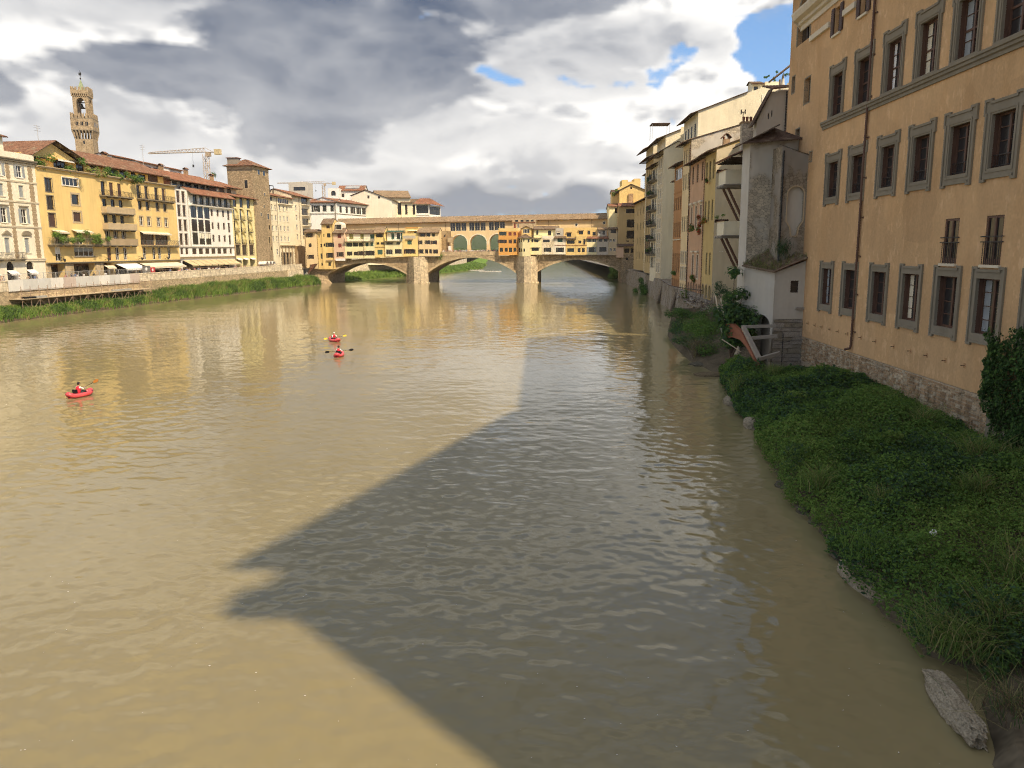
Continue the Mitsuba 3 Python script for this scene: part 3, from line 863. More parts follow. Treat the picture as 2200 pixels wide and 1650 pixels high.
SHB = lambda c="shutter_brown": dict(sh="open", shc=c, shw=.34)
CL = lambda c: dict(sh="closed", shc=c)
h = bridge_house("tall tan corner house at the left end of the bridge with low hipped roof", -38.1, -33.9, 5.0, 17.3, "peach", [(-37.0, 15.4, 1.3, 1.4, SHB()), (-36.8, 12.2, 1.0, 1.2), (-36.9, 8.3, 1.3, 1.3, SHB())], rise=.7, over=.9)
h.downpipe(-37.8, 5.2, 17); h.done()
h = bridge_house("narrow yellow slice of house beside the tan corner house", -33.88, -32.15, 4.8, 17.2, "yellow", [(-33.3, 15.3, .35, 1.0), (-32.8, 12.1, .5, 1.1), (-32.9, 8.3, .6, 1.7, CL("shutter_dark")), (-32.8, 6.0, .5, .9)], vb=1.2, rise=.6); h.downpipe(-33.8, 5, 17); h.done()
h = bridge_house("tallest yellow bridge house with brown shutters and stepped lower room", -32.1, -28.2, 4.8, 19.9, "yellow", [(-30.4, 18.3, 1.2, 1.0, CL("shutter_brown")), (-30.3, 15.3, 1.2, 1.4), (-30.3, 12.2, 1.7, 1.4, SHB("shutter_dark")), (-30.3, 8.6, 1.5, 1.6, SHB()), (-31.6, 15.6, .4, .8), (-31.6, 12.4, .5, .9), (-30.3, 5.9, .9, 1.2)], rise=1.6, run=3, rcol="tile_brown")
h.awning(-30.9, -28.6, 7.9, .5, .25, "tile_tan", .05); h.downpipe(-28.4, 5, 19.6); h.done()
h = bridge_house("small gabled dormer house with arched top beside the tallest yellow house", -27.95, -25.6, 16.6, 19.6, "ivory", [(-27.3, 18.0, 1.2, 1.5, SHB("shutter_dark"))], vb=.2, roof=False, depth=5, kind="dormer_house")
h.outline = Polygon([(-27.95, 16.6), (-25.6, 16.6), (-25.6, 19.6), (-26.1, 20.2), (-26.8, 20.5), (-27.5, 20.2), (-27.95, 19.6)]); h.done()
h = bridge_house("pink bridge house with red closed shutters", -28.15, -24.35, 7.8, 16.9, "pink", [(-26.7, 15.1, 1.2, 1.5, CL("shutter_red")), (-26.6, 12.0, 1.2, 1.5, CL("shutter_red")), (-26.7, 8.95, 1.4, 1.5, SHB())], struts=0, rise=1.5)
h.band(13.3, .2, .06, "pink"); G("sign_white").box(-27.7, -24.4, 1.52, 1.6, 7.55, 8.35).put(part(h.key, "fascia"), "plain", BR); h.done()
h = bridge_house("cream bridge house with rooftop balcony and olive shutters", -24.3, -17.75, 8.35, 14.0, "lemon", [(-23.8, 12.2, 2.0, 1.3, dict(bars=(4, 0), fr="shutter_green")), (-21.5, 12.2, 1.7, 1.3, dict(bars=(3, 0), fr="shutter_green")), (-19.5, 12.2, 1.4, 1.3, dict(fr="shutter_green")), (-23.7, 9.3, 1.8, 1.3, dict(bars=(3, 0))), (-21.4, 9.3, 1.4, 1.2), (-19.6, 9.3, 1.3, 1.4, SHB())], roof=False, struts=5)
h.balcony(-24.2, -17.8, 14.0, 1.0, .9, railc="iron_grey"); h.downpipe(-17.9, 8.5, 14); h.done()
h = bridge_house("pale upper storey with olive and green shutters set back over the cream bridge house", -24.2, -14.2, 13.7, 16.75, "ivory", [(-23.2, 14.7, 1.4, 1.7, CL("shutter_olive")), (-19.4, 14.7, 1.2, 1.7, CL("shutter_olive")), (-16.0, 14.7, 1.4, 1.6, CL("shutter_green"))], vb=-.2, depth=5, rise=1.1, rcol="tile_brown"); h.done()
h = bridge_house("narrow cream bridge house with two green closed shutters", -17.7, -14.15, 8.35, 14.0, "lemon", [(-17.2, 12.3, 1.0, 1.3, CL("shutter_green")), (-15.5, 12.3, 1.0, 1.3, CL("shutter_green")), (-17.2, 9.3, 1.5, 1.5, SHB("shutter_dark")), (-15.2, 9.3, .95, 1.5)], roof=False, struts=3)
h.balcony(-17.6, -14.3, 14.0, 1.0, .9, railc="steel"); h.done()
h = bridge_house("golden bridge house with green blind below and wide top window", -14.1, -10.7, 8.6, 16.9, "golden", [(-13.5, 15.2, 2.3, 1.2, dict(bars=(3, 0))), (-13.5, 12.8, 1.0, .8), (-12.0, 12.8, 1.0, .8), (-13.2, 9.6, 1.7, 1.5, CL("shutter_green"))], rise=1.7, rcol="tile_tan"); h.band(11.9, .15, .08, "wood_brown"); h.downpipe(-10.85, 8.8, 16.6); h.done()
h = bridge_house("pale cream bridge house with planted green terrace on top", -10.6, -4.7, 8.9, 14.0, "lemon", [(-10.1, 12.8, 2.2, .8, dict(bars=(4, 0))), (-6.7, 12.8, 1.2, .8, dict(fr="shutter_green")), (-10.3, 9.6, 2.2, 1.6, dict(bars=(3, 0), fr="shutter_grey")), (-7.3, 9.8, 2.3, 1.5, dict(bars=(3, 0)))], roof=False, struts=0)
h.balcony(-10.5, -4.8, 14.0, .9, .8, railc="shutter_green"); h.done()
h = bridge_house("green shuttered terrace room under a thin roof above the pale cream bridge house", -10.4, -4.9, 13.9, 17.0, "white", [(-8.9, 14.5, 1.0, 2.1, CL("shutter_green")), (-7.0, 14.5, 1.1, 2.1, dict(fr="shutter_green")), (-5.6, 14.5, .6, 2.1, CL("shutter_green"))], vb=-.6, depth=4.5, rise=.35, rcol="shutter_green", over=1.0, kind="terrace_room"); h.done()
h = bridge_house("bright golden bridge house with blue green window over the pier", -4.6, .6, 8.9, 15.9, "golden", [(-3.0, 12.8, 1.5, 1.3, CL("shutter_green")), (-3.7, 9.8, 1.4, 1.4, SHB()), (-1.95, 9.8, 1.2, 1.4, SHB())], roof=False)
h.awning(-3.9, -.8, 11.6, .45, .25, "awning_tan", .05); h.awning(-3.6, -1.0, 14.6, .4, .2, "tile_tan", .05); G("grey_plaster").box(-4.3, -.2, 1.5, 1.56, 14.75, 15.7).put(part(h.key, "fascia"), "stucco", BR); h.flat(.5, .2); h.done()
h = bridge_house("flat topped golden attic set back above the bright golden bridge house", -3.8, .5, 15.6, 18.5, "golden", [(-2.9, 15.9, 1.7, 1.1, dict(blind="yellow")), (-.9, 15.9, .9, 1.2)], vb=0.2, depth=5, roof=False, kind="attic"); h.band(18.2, .3, .2, "orange"); h.awning(-3.0, .2, 17.4, .5, .15, "awning_white", .05); h.done()
h = bridge_house("peach bridge house with three rows of brown shuttered windows at the open centre", .62, 7.75, 8.95, 16.8, "peach", [(1.6, 15.3, 1.2, 1.1, SHB()), (3.5, 15.3, 1.2, 1.15), (5.4, 15.3, .95, 1.05, CL("shutter_dark")), (1.0, 12.85, .8, 1.2, SHB("shutter_dark")), (3.3, 12.85, 1.1, 1.25, SHB("shutter_dark")), (5.4, 12.8, 1.2, 1.2, SHB()), (1.0, 9.8, 1.0, 1.4, SHB("shutter_dark")), (2.9, 9.8, 1.0, 1.4), (4.3, 9.8, .9, 1.4), (5.9, 9.8, 1.0, 1.3, SHB())], rise=1.3, rcol="tile_tan", struts=6)
h.downpipe(.75, 9, 16.6); h.done()
h = bridge_house("rough stone flank wall of the bridge house by the open centre", 7.78, 10.0, 9.25, 17.2, "brown_stone", [(8.6, 15.2, .5, .7)], vb=-2.6, depth=6, roof=False, mat="rubble", kind="flank_house"); h.done()
k = thing("market_stall", "small tiled stall with white panel against the rough stone flank wall", "stall")
G("tile_tan").box(9.9, 11.7, -3.6, -1.8, 13.4, 13.5).box(9.9, 11.7, -3.6, -1.9, 15.0, 15.1).put(part(k, "canopy"), "tile", BR)
G("sandstone").box(9.95, 11.6, -3.6, -2.0, 13.5, 15.0).put(part(k, "wall"), "rubble", BR)
G("plastic_white").box(10.05, 11.1, -2.2, -2.1, 10.4, 12.2).put(part(k, "panel"), "plain", BR)
g = G("wood_brown")
for x in (9.95, 11.55):
    g.box(x, x + .12, -2.1, -1.98, 9.25, 13.4)
g.put(part(k, "post"), "plain", BR)

h = bridge_house("deep orange bridge house with green glazed top row", 27.5, 33.6, 9.1, 16.8, "orange", [(27.7, 15.45, 2.4, 1.2, dict(bars=(6, 0), fr="shutter_green")), (30.8, 15.4, 1.0, 1.1, CL("shutter_red")), (32.4, 15.4, .9, 1.1, CL("shutter_red")), (27.7, 13.0, 1.4, 1.1, SHB()), (29.4, 13.0, .8, 1.1), (30.8, 12.9, 1.1, 1.2, CL("shutter_brown")), (32.4, 12.9, 1.0, 1.3), (27.9, 10.2, 1.0, 1.3, CL("shutter_dark")), (29.5, 10.2, 1.0, 1.3, CL("shutter_dark")), (30.9, 10.1, 1.0, 1.4, CL("shutter_dark")), (32.4, 10.2, 1.0, 1.3, CL("shutter_dark"))], roof=False, struts=0)
h.flat(1.0, .2, "yellow"); G("wood_pale").box(27.5, 31, .0, 1.6, 8.8, 9.09).put(part(h.key, "floor_beam"), "plain", BR); h.done()
h = bridge_house("weathered rooftop altana with small square openings over the orange bridge house", 31.5, 39.2, 17.9, 20.9, "sandstone", [(32.4, 20.0, 1.0, .65), (34.2, 20.0, 1.0, .65), (36.1, 20.0, .9, .65), (37.7, 20.0, .9, .65), (32.0, 18.0, .6, 1.5, CL("shutter_red")), (33.1, 18.0, .7, 1.4, dict(fr="white_paint"))], vb=-5, depth=5, roof=False, mat="ashlar", kind="altana"); h.band(19.7, .18, .2, "rust"); h.done()
h = bridge_house("cream and orange upper floor between the orange house and its rooftop altana", 31.0, 38.9, 14.0, 17.88, "peach", [(36.5, 15.2, .8, 1.2)], vb=-4, depth=6, roof=False, kind="upper_floor"); h.done()
key = thing("bridge_house", "lemon yellow six-sided bridge house standing on the pier", "house")
hexa = Polygon([(33.65, 0.0), (35.5, 3.0), (38.0, 3.0), (38.0, -4), (33.65, -4)])
G("lemon").slab(hexa, 8.72, 14.6).put(part(key, "wall"), "stucco", BR)
g = G("tile_brown")
ap = (36.2, -.5, 15.8)
for p_, q_ in (((33.2, 0.1), (35.3, 3.5)), ((35.3, 3.5), (38.3, 3.5)), ((38.3, 3.5), (38.3, -3.5))):
    tiles(g, (*p_, 14.55), (*q_, 14.55), ap, ap, "tile_brown", .4)
g.put(part(key, "roof"), "tile", BR)
HX = frame(tuple((BR @ np.array([33.65, 0, 0, 1]))[:2]), (BR[:3, :3] @ np.array([1.85, 3.0, 0]))[:2])
for (u, z, w, hh, f_) in ((1.1, 13.2, .5, 1.2, HX), (1.1, 10.1, .8, 1.3, HX), (2.55, 13.3, .45, 1.0, HX), (2.55, 10.2, .45, 1.0, HX)):
    k_ = part(key, "window")
    G().box(u, u + w, .0, .03, z, z + hh).put(k_, "glass", f_)
    G("shutter_olive").box(u - .08, u, 0, .06, z - .08, z + hh + .08).box(u + w, u + w + .08, 0, .06, z - .08, z + hh + .08).box(u, u + w, 0, .06, z + hh, z + hh + .08).put(part(k_, "frame"), "plain", f_)
FRT = shifted(BR, v=3.0)
for (u, z, w, hh) in ((35.75, 13.4, .35, 1.0), (35.8, 10.2, .5, 1.0), (37.2, 13.2, .6, 1.0)):
    k_ = part(key, "window")
    G().box(u, u + w, .0, .03, z, z + hh).put(k_, "glass", FRT)
h = bridge_house("gabled attic with bright awning window above the lemon yellow bridge house", 34.9, 38.1, 15.0, 17.6, "yellow", [(35.4, 16.2, 2.1, 1.3, dict(bars=(4, 0), fr="white_paint"))], vb=-.8, depth=5, roof=False, kind="gabled_attic")
h.outline = Polygon([(34.9, 15), (38.1, 15), (38.1, 17.6), (36.5, 18.35), (34.9, 17.6)])
g = G("tile_brown")
tiles(g, (34.5, -.4, 17.45), (34.5, -5, 17.45), (36.5, -5, 18.4), (36.5, -.4, 18.4), "tile_brown", .4)
tiles(g, (38.5, -5, 17.45), (38.5, -.4, 17.45), (36.5, -.4, 18.4), (36.5, -5, 18.4), "tile_brown", .4)
g.put(part(h.key, "roof"), "tile", BR); h.done()
h = bridge_house("lemon yellow bridge house with flat terrace just right of the six-sided house", 38.02, 41.7, 9.2, 14.6, "lemon", [(38.3, 13.2, .6, 1.0), (39.2, 13.2, 1.4, .9), (38.4, 10.4, 2.3, 1.1, dict(bars=(4, 0)))], roof=False, struts=0); h.awning(38.2, 41.2, 11.6, .4, .1, "grey_stone", .04); h.balcony(38.1, 41.6, 14.6, .6, .9, railc="iron_grey"); h.done()
g = G("wood_pale")
for (x0, x1) in ((41.2, 39.6), (40.4, 38.4)):
    g.tube((x0, 1.4, 9.0), (x1, .6, 5.6), .11, n=5)
g.tube((42.0, 1.4, 9.0), (42.6, .1, 6.2), .08, n=5)
g.put(part(h.key, "strut"), "plain", BR)
h = bridge_house("yellow penthouse under a long tiled roof behind the terraces", 38.9, 47.0, 14.4, 17.5, "lemon", [(39.7, 15.6, .7, 1.5), (43.6, 15.4, 1.0, 1.6)], vb=-1.2, depth=4.5, rise=.9, rcol="tile_brown", kind="penthouse"); h.done()
h = bridge_house("grey cream bridge house with patchy plaster and dark green shutters", 41.75, 45.8, 9.3, 14.4, "ivory", [(42.1, 13.2, 2.2, .8, dict(bars=(3, 0))), (42.9, 10.1, 1.4, 1.3, SHB("shutter_dark"))], roof=False, struts=2, mat="rubble"); h.flat(.8, .2); h.done()
h = bridge_house("cream bridge house with big teal window and a tiled ledge", 45.85, 49.45, 9.3, 14.6, "ivory", [(46.8, 13.2, 1.7, 1.4, CL("shutter_green")), (46.9, 10.0, 1.5, 1.4, SHB("shutter_dark"))], rise=.4, run=1.6, rcol="tile_brown", struts=2); h.band(12.1, .15, .1, "rust"); h.done()
h = bridge_house("whitish cabin with awning window on the roof of the teal windowed bridge house", 46.1, 48.6, 14.6, 17.7, "pale_plaster", [(46.5, 15.6, 1.1, 1.1, dict(blind="awning_cream"))], vb=-.4, depth=4, roof=False, kind="roof_cabin"); h.done()
h = bridge_house("yellow bridge house with low veranda window", 49.5, 52.75, 9.0, 14.2, "yellow", [(49.9, 12.6, 2.5, 1.1, dict(bars=(4, 0))), (50.0, 10.0, 2.2, 1.2, dict(bars=(3, 0), fr="shutter_green"))], rise=.2, run=1.3, struts=2); h.band(12.0, .15, .12, "tile_red"); h.done()
h = bridge_house("wide yellow upper storey with small awnings against the corridor", 48.9, 59.6, 13.9, 17.6, "yellow", [(49.8, 14.9, 1.4, 1.2), (53.7, 15.6, 1.4, 1.1), (56.5, 15.6, .9, 1.2), (58.2, 15.4, 1.0, 1.0)], vb=-1.6, depth=5, roof=False, kind="upper_floor"); h.awning(53.4, 55.4, 16.95, .5, .2, "wood_brown", .04); h.awning(49.6, 51.4, 16.4, .5, .2, "wood_brown", .04); h.flat(.25, .2); h.done()
h = bridge_house("yellow bridge house with two tall narrow lower windows", 52.8, 56.3, 9.05, 15.0, "yellow", [(53.6, 12.7, .9, .9), (53.4, 9.9, .9, 1.3), (54.8, 9.9, .9, 1.3), (55.2, 12.3, .6, 1.8)], roof=False, struts=2); h.band(12.0, .15, .12, "tile_red"); h.flat(.3, .2); h.done()
h = bridge_house("lemon bridge house with tiled eave and folding glass doors", 56.35, 59.55, 9.05, 14.3, "lemon", [(56.5, 13.1, 1.3, 1.0, dict(bars=(3, 0), fr="white_paint")), (58.1, 13.1, 1.2, 1.0, dict(bars=(2, 0), fr="white_paint")), (57.0, 9.9, 1.8, 1.6, SHB("shutter_grey"))], rise=.5, run=1.6, rcol="tile_red", struts=3); h.done()
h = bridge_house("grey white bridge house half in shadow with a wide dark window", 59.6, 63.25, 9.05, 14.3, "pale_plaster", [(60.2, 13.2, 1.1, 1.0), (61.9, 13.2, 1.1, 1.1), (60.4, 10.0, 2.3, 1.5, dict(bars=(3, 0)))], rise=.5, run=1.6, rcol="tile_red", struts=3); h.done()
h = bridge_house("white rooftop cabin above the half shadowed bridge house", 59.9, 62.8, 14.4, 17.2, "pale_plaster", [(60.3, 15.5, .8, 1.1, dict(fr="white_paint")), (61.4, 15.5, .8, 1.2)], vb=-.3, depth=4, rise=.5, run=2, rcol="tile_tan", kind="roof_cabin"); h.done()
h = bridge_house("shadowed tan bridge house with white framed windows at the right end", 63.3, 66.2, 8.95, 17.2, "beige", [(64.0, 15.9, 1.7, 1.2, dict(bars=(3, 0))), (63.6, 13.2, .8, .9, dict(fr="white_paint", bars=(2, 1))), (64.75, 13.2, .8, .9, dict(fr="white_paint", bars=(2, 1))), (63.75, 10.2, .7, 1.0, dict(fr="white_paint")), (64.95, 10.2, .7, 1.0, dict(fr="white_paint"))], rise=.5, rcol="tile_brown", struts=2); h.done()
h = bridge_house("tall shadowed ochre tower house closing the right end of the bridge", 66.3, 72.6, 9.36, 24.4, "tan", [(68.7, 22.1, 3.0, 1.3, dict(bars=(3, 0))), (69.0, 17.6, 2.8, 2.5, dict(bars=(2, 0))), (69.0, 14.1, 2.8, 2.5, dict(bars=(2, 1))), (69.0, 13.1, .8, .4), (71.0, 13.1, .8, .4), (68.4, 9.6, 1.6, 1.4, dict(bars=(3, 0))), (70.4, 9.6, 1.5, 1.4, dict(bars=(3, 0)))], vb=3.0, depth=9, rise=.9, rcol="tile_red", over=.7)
h.awning(65.9, 73.0, 12.5, 1.0, .8, "tile_dark", .05); G("pink").box(65.9, 68.1, 1.5, 3.6, 8.1, 11.4).put(part(h.key, "oriel"), "stucco", BR); h.done()
for (u, z) in ((68.9, 7.3), (71.2, 7.3)):
    G("wood_dark").box(u, u + .75, 3.0, 3.02, z, z + .75).put(part(bridge, "vent"), "glass", BR)

st = thing("steel_stair", "rusty stair climbing from the far bank to the bridge house", "stair")
g = G("rust")
for o in (-.45, .45):
    g.tube((-37.6, 4.2 + o, 1.2), (-34.6, 4.2 + o, 6.5), .09, n=4)
g.put(part(st, "stringer"), "plain", BR)
for k in range(11):
    x, z = -37.5 + k * .27, 1.45 + k * .48
    G("wood_grey").box(x - .16, x + .16, 3.75, 4.65, z, z + .06).put(part(st, "tread"), "plain", BR)
g = G("steel").box(-40.2, -37.4, -.5, 3.2, 1.0, 5.0)
g.put(part(st, "landing_block"), "plain", BR)
G("wood_brown").add([[-36.3, 1.6, 6.4], [-33.9, 1.6, 6.7], [-36.0, 1.6, 4.2], [-36.3, 2.6, 6.4], [-33.9, 2.6, 6.7], [-36, 2.6, 4.2]], [[0, 1, 2], [5, 4, 3], [0, 3, 4], [0, 4, 1], [1, 4, 5], [1, 5, 2], [2, 5, 3], [2, 3, 0]]).put(part(st, "landing"), "plain", BR)

# ------------------------------------------------------------------ far embankment row (left of the river)
LF = frame((-93.5, 120), (11.5, 145))
Z0 = 5.2
# cream palazzo with quoins
h = House("palazzo", "cream stuccoed palazzo with stone quoins and pedimented windows at the left edge", LF, -16, 22.0, Z0, 27.0, 14, "ivory", cat="building")
for c in (-13.5, -9.1, -4.7, -.3, 4.2, 8.7, 13.2, 17.95):
    dx = .35 if c > 4 else 0
    if c > 10:
        o = dict(bars=(2, 1), fr="white_paint")
        h.win(c - .65, 24.1, 1.3, 2.0, sh="open", shc="shutter_grey", sur=.16, surc="white", sill=.2, **o)
        h.win(c - .6, 20.6, 1.2, 2.1, sh="closed", shc="shutter_grey", sur=.18, surc="ivory", sill=.2)
        k_ = h.win(c - .65, 16.1, 1.3, 2.5, sh="open", shc="shutter_grey", sur=.2, surc="ivory", sill=.2, **o)
        G("grey_stone").box(c - 1.1, c + 1.1, 0, .35, 18.95, 19.15).put(part(k_, "hood"), "stucco", LF)
        k_ = h.win(c - .6, 10.9, 1.2, 2.6, sh="closed", shc="shutter_grey", sur=.2, surc="ivory", sill=.2)
        pd = Polygon([(c - 1.15, 14), (c + 1.15, 14), (c, 14.75)]) if c < 15 else arch(c - 1.15, c + 1.15, 14, 14.75)
        G("grey_stone").poly(pd, 0, .32).put(part(k_, "pediment"), "stucco", LF)
    elif c > 4:
        for z in (24.1, 20.6, 16.1, 10.9):
            h.win(c - .6, z, 1.2, 2.2, fr="white_paint")
    h.win(c - .85, Z0 + .6, 1.8, 3.6, round_=True, fr="wood_dark", bars=(2, 1), sur=.3, surc="ivory")
for c in (13.2, 17.95, 8.7):
    h.awning(c - 1.0, c + 1.1, 7.9, 1.0, .7, "awning_white", .2)
for z in (15.3, 19.7, 23.2, 26.3):
    h.band(z, .28, .14, "pale_stone")
h.band(9.4, .5, .25, "pale_stone")
h.band(26.7, .5, .55, "grey_stone", kind="cornice")
h.balcony(8.0, 16.2, 9.9, 1.1, 1.1)
for (u, w) in ((20.6, 1.2), (15.2, 1.0)):
    for k in range(42):
        z = 9.9 + k * .4
        if z < 26.2:
            G("brown_stone").box(u - (w / 2 if k % 2 else w / 2 - .14), u + (w / 2 if k % 2 else w / 2 - .14), 0.0, .07, z, z + .36).put(part(h.key, "quoin"), "stucco", LF)
h.flat(1.3, .3)
h.done()
a_ = House("attic_storey", "recessed cream attic storey with tiled eave on top of the quoined palazzo", LF, -16, 16.4, 28.2, 31.0, 8, "ivory", vb=-1.2)
a_.z0 = 27.0
a_.outline = rect2(-16, 27.0, 16.4, 31.0)
for c in (13.2, 9.2):
    a_.win(c - .6, 28.0, 1.3, 2.2, sh="open", shc="shutter_grey")
a_.roof(.8, 1.5, 5, "tile"); a_.done()

# yellow apartment house: gabled end bay, main block with terraces
Yb = "yellow"
h = House("apartment_building", "big yellow apartment building with balconies and planted terraces", LF, 22.05, 69.0, Z0, 26.6, 15, Yb)
dk = dict(fr="wood_dark", bars=(2, 0))
for z in (22.1, 18.9, 15.7):
    h.win(24.2, z, 1.9, 2.5, sh="closed" if z < 17 else None, shc="shutter_brown", sur=.14, **dk)
h.win(29.0, 23.7, 4.6, 1.45, bars=(4, 0), fr="white_paint", sur=.15, surc="white", sill=.3)
h.win(31.2, 20.2, 2.2, 1.9, sur=.35, surc="sandstone", bars=(1, 0)); h.win(31.2, 16.9, 2.3, 1.8, sh="closed", shc="shutter_brown", sur=.35, surc="sandstone")
h.win(31.6, 12.5, 1.8, 2.7, fr="white_paint"); h.win(25.4, 12.5, 2.4, 2.2)
h.win(25.0, 9.3, 1.6, 2.7, fr="white_paint", blind="awning_white"); h.win(30.4, 10.1, 6.0, 1.9, bars=(4, 0), fr="white_paint", ft=.12, sill=.3, blind="shutter_grey")
for c in (40.7, 43.5, 46.3):
    h.win(c, 22.6, 1.35, 2.8, sh="closed" if c > 42 else None, shc="shutter_brown", **dk)
    h.win(c, 19.1, 1.35, 2.8, **dk)
    h.win(c, 15.7, 1.35, 3.0, sh="closed", shc="shutter_dark")
    h.win(c, 12.5, 1.3, 2.9, fr="white_paint", sur=.12)
    h.win(c, 9.2, 1.35, 2.7, sh="closed" if c < 42 else None, shc="wood_brown", fr="white_paint")
for c in (53.3, 56.3, 60.3, 63.4):
    h.win(c, 22.8, 1.35, 2.8, sh="closed" if c > 63 else None, sur=.12, **dk)
    h.win(c, 20.3, 1.4, 1.9, sur=.2, surc="sandstone", **dk)
    h.win(c, 16.8, 1.5, 2.0, fr="white_paint", sur=.22, surc="sandstone")
for c in (53.5, 57.3, 59.6, 63.7):
    h.win(c, 9.2, 1.35, 2.8, fr="white_paint")
h.win(53.1, 12.5, 5.6, 2.9, bars=(4, 0), fr="wood_brown", ft=.14, rec=.35); h.win(59.0, 12.5, 5.5, 2.8, bars=(4, 0), fr="wood_brown", ft=.14, rec=.35)
h.awning(52.9, 58.8, 15.5, .9, .4); h.awning(58.9, 64.7, 15.4, .9, .4)
h.awning(30.2, 35.4, 15.3, 1.1, .4); h.awning(24.6, 28.0, 15.1, 1.2, .4)
h.balcony(23.1, 37.2, 12.4, 1.5, 1.25, railc="wood_grey", step=.45); h.balcony(37.25, 50.0, 12.4, 1.3, 1.3, solid="brown_stone")
h.balcony(40.0, 50.1, 15.65, 1.3, 1.25, solid="sandstone"); h.balcony(40.0, 50.0, 19.0, 1.3, 1.25, solid="sandstone"); h.balcony(39.8, 49.9, 22.5, 1.3, 1.1)
h.balcony(52.8, 59.8, 22.65, 1.2, 1.15); h.balcony(60.1, 67.0, 22.65, 1.2, 1.15); h.balcony(53.2, 67.3, 12.35, 1.3, 1.2, railc="iron_grey")
for (a, b) in ((23.4, 27.1), (29.7, 36.3), (38.9, 42.2)):
    h.gap(rect2(a, Z0, b, 8.7))
for (a, b) in ((42.8, 50.8), (51.4, 67.5)):
    h.gap(rect2(a, Z0, b, 8.4))
h.awning(42.9, 50.6, 8.5, 2.6, 1.1, "awning_white", .35); h.awning(51.5, 67.4, 8.5, 2.4, .9, "awning_cream", .4); h.awning(39.1, 42.0, 8.2, 1.0, .5, "awning_cream")
for a, b in ((27.12, 29.68), (36.32, 38.88)):
    G("sandstone").box(a, b, .0, .12, Z0, 8.75).put(part(h.key, "pier"), "ashlar", LF)
G("sandstone").box(22.05, 23.3, .0, .1, Z0, 9.0).put(part(h.key, "pier"), "ashlar", LF)
h.band(8.75, .3, .45, "grey_stone", kind="cornice")
for x in (26.2, 39.6, 51.6, 62.2):
    k_ = part(h.key, "wall_lamp")
    G("iron").tube((x, 0, 9.3), (x, .9, 9.7), .05, n=5).tube((x, 0, 10.0), (x, .9, 9.7), .03, n=4).lathe([(.05, .5), (.22, .38), (.17, 0), (.03, -.1)], (x, .9, 9.2), 6).put(k_, "plain", LF)
h.band(26.3, .35, .5, "sandstone", kind="terrace_edge")
h.done()
t_ = House("penthouse", "set back yellow penthouse floor with gabled end and long tiled roof above the yellow apartments", LF, 22.3, 68.9, 26.6, 29.0, 13, Yb, vb=-2.6)
for (u, z, w, hh) in ((24.3, 26.7, 1.8, 2.3), (30.6, 26.7, 3.6, 2.3), (37.2, 26.7, 2.4, 2.0), (41.5, 26.7, 3.0, 2.0), (46.5, 26.7, 3.6, 2.0), (51.5, 26.7, 2.6, 2.0), (55.8, 26.7, 1.8, 2.1), (58.6, 26.8, 2.9, 1.8), (62.4, 26.8, 4.2, 2.0)):
    t_.win(u, z, w, hh, bars=(3 if w > 2.5 else 2, 0), sh="closed" if u > 62 else None)
t_.roof(1.5, 2.9, 6.5, "tile", u0=34.5, u1=68.9, z=29.3)
g = G("tile")
tiles(g, (21.6, .2, 28.35), (21.6, -14, 28.35), (28.3, -14, 31.7), (28.3, .2, 31.7), "tile")
tiles(g, (36.4, -14, 29.0), (36.4, .2, 29.0), (28.3, .2, 31.7), (28.3, -14, 31.7), "tile")
g.put(part(t_.key, "roof"), "tile", LF)
G(Yb).poly(Polygon([(22.3, 28.4), (35.6, 28.8), (28.3, 31.45)]), -3.0, -1.2).put(part(t_.key, "gable"), "stucco", LF)
t_.awning(29.9, 34.6, 29.1, 1.6, .5, "awning_white", .3); t_.awning(24.0, 27.4, 28.9, 1.3, .5, "wood_brown", .15)
t_.done()
for (u, w, lab) in ((24.6, 1.7, "dark leafy shrub trailing over the corner terrace of the yellow apartments"), (32.4, 1.5, "bushy flowering shrub before the awning door on the yellow penthouse terrace"), (40.0, 1.2, "pale grassy planting on the long terrace edge of the yellow apartments, nearest the gable"), (44.0, 1.0, "low green planting midway along the terrace edge of the yellow apartments"), (48.8, 1.1, "rounded olive shrub on the terrace edge above the balcony stack"), (51.8, 1.3, "large rounded shrub at the far end of the planted terrace edge")):
    c = (LF @ np.array([u, -.3, 27.3 if u < 35 else 26.9, 1]))[:3]
    plant(lab, c, w * 1.35, 600, .4, ["leaf_a", "leaf_b", "leaf_c"] if u < 35 or u > 42 else ["grass_dry", "leaf_d"], kind="terrace_shrub", shape=(1.0, 1.3, .75))
for i_, u in enumerate((24.4, 27.5, 30.2, 33.2, 36.2)):
    c = (LF @ np.array([u, .9, 13.6, 1]))[:3]
    plant(("first", "second", "third", "fourth", "fifth")[i_] + " clump from the left of the green hedge on the yellow building's long balcony", c, 1.5, 420, .34, ["leaf_b", "leaf_d", "leaf_a"], kind="balcony_plant", shape=(1, 1.7, .65))

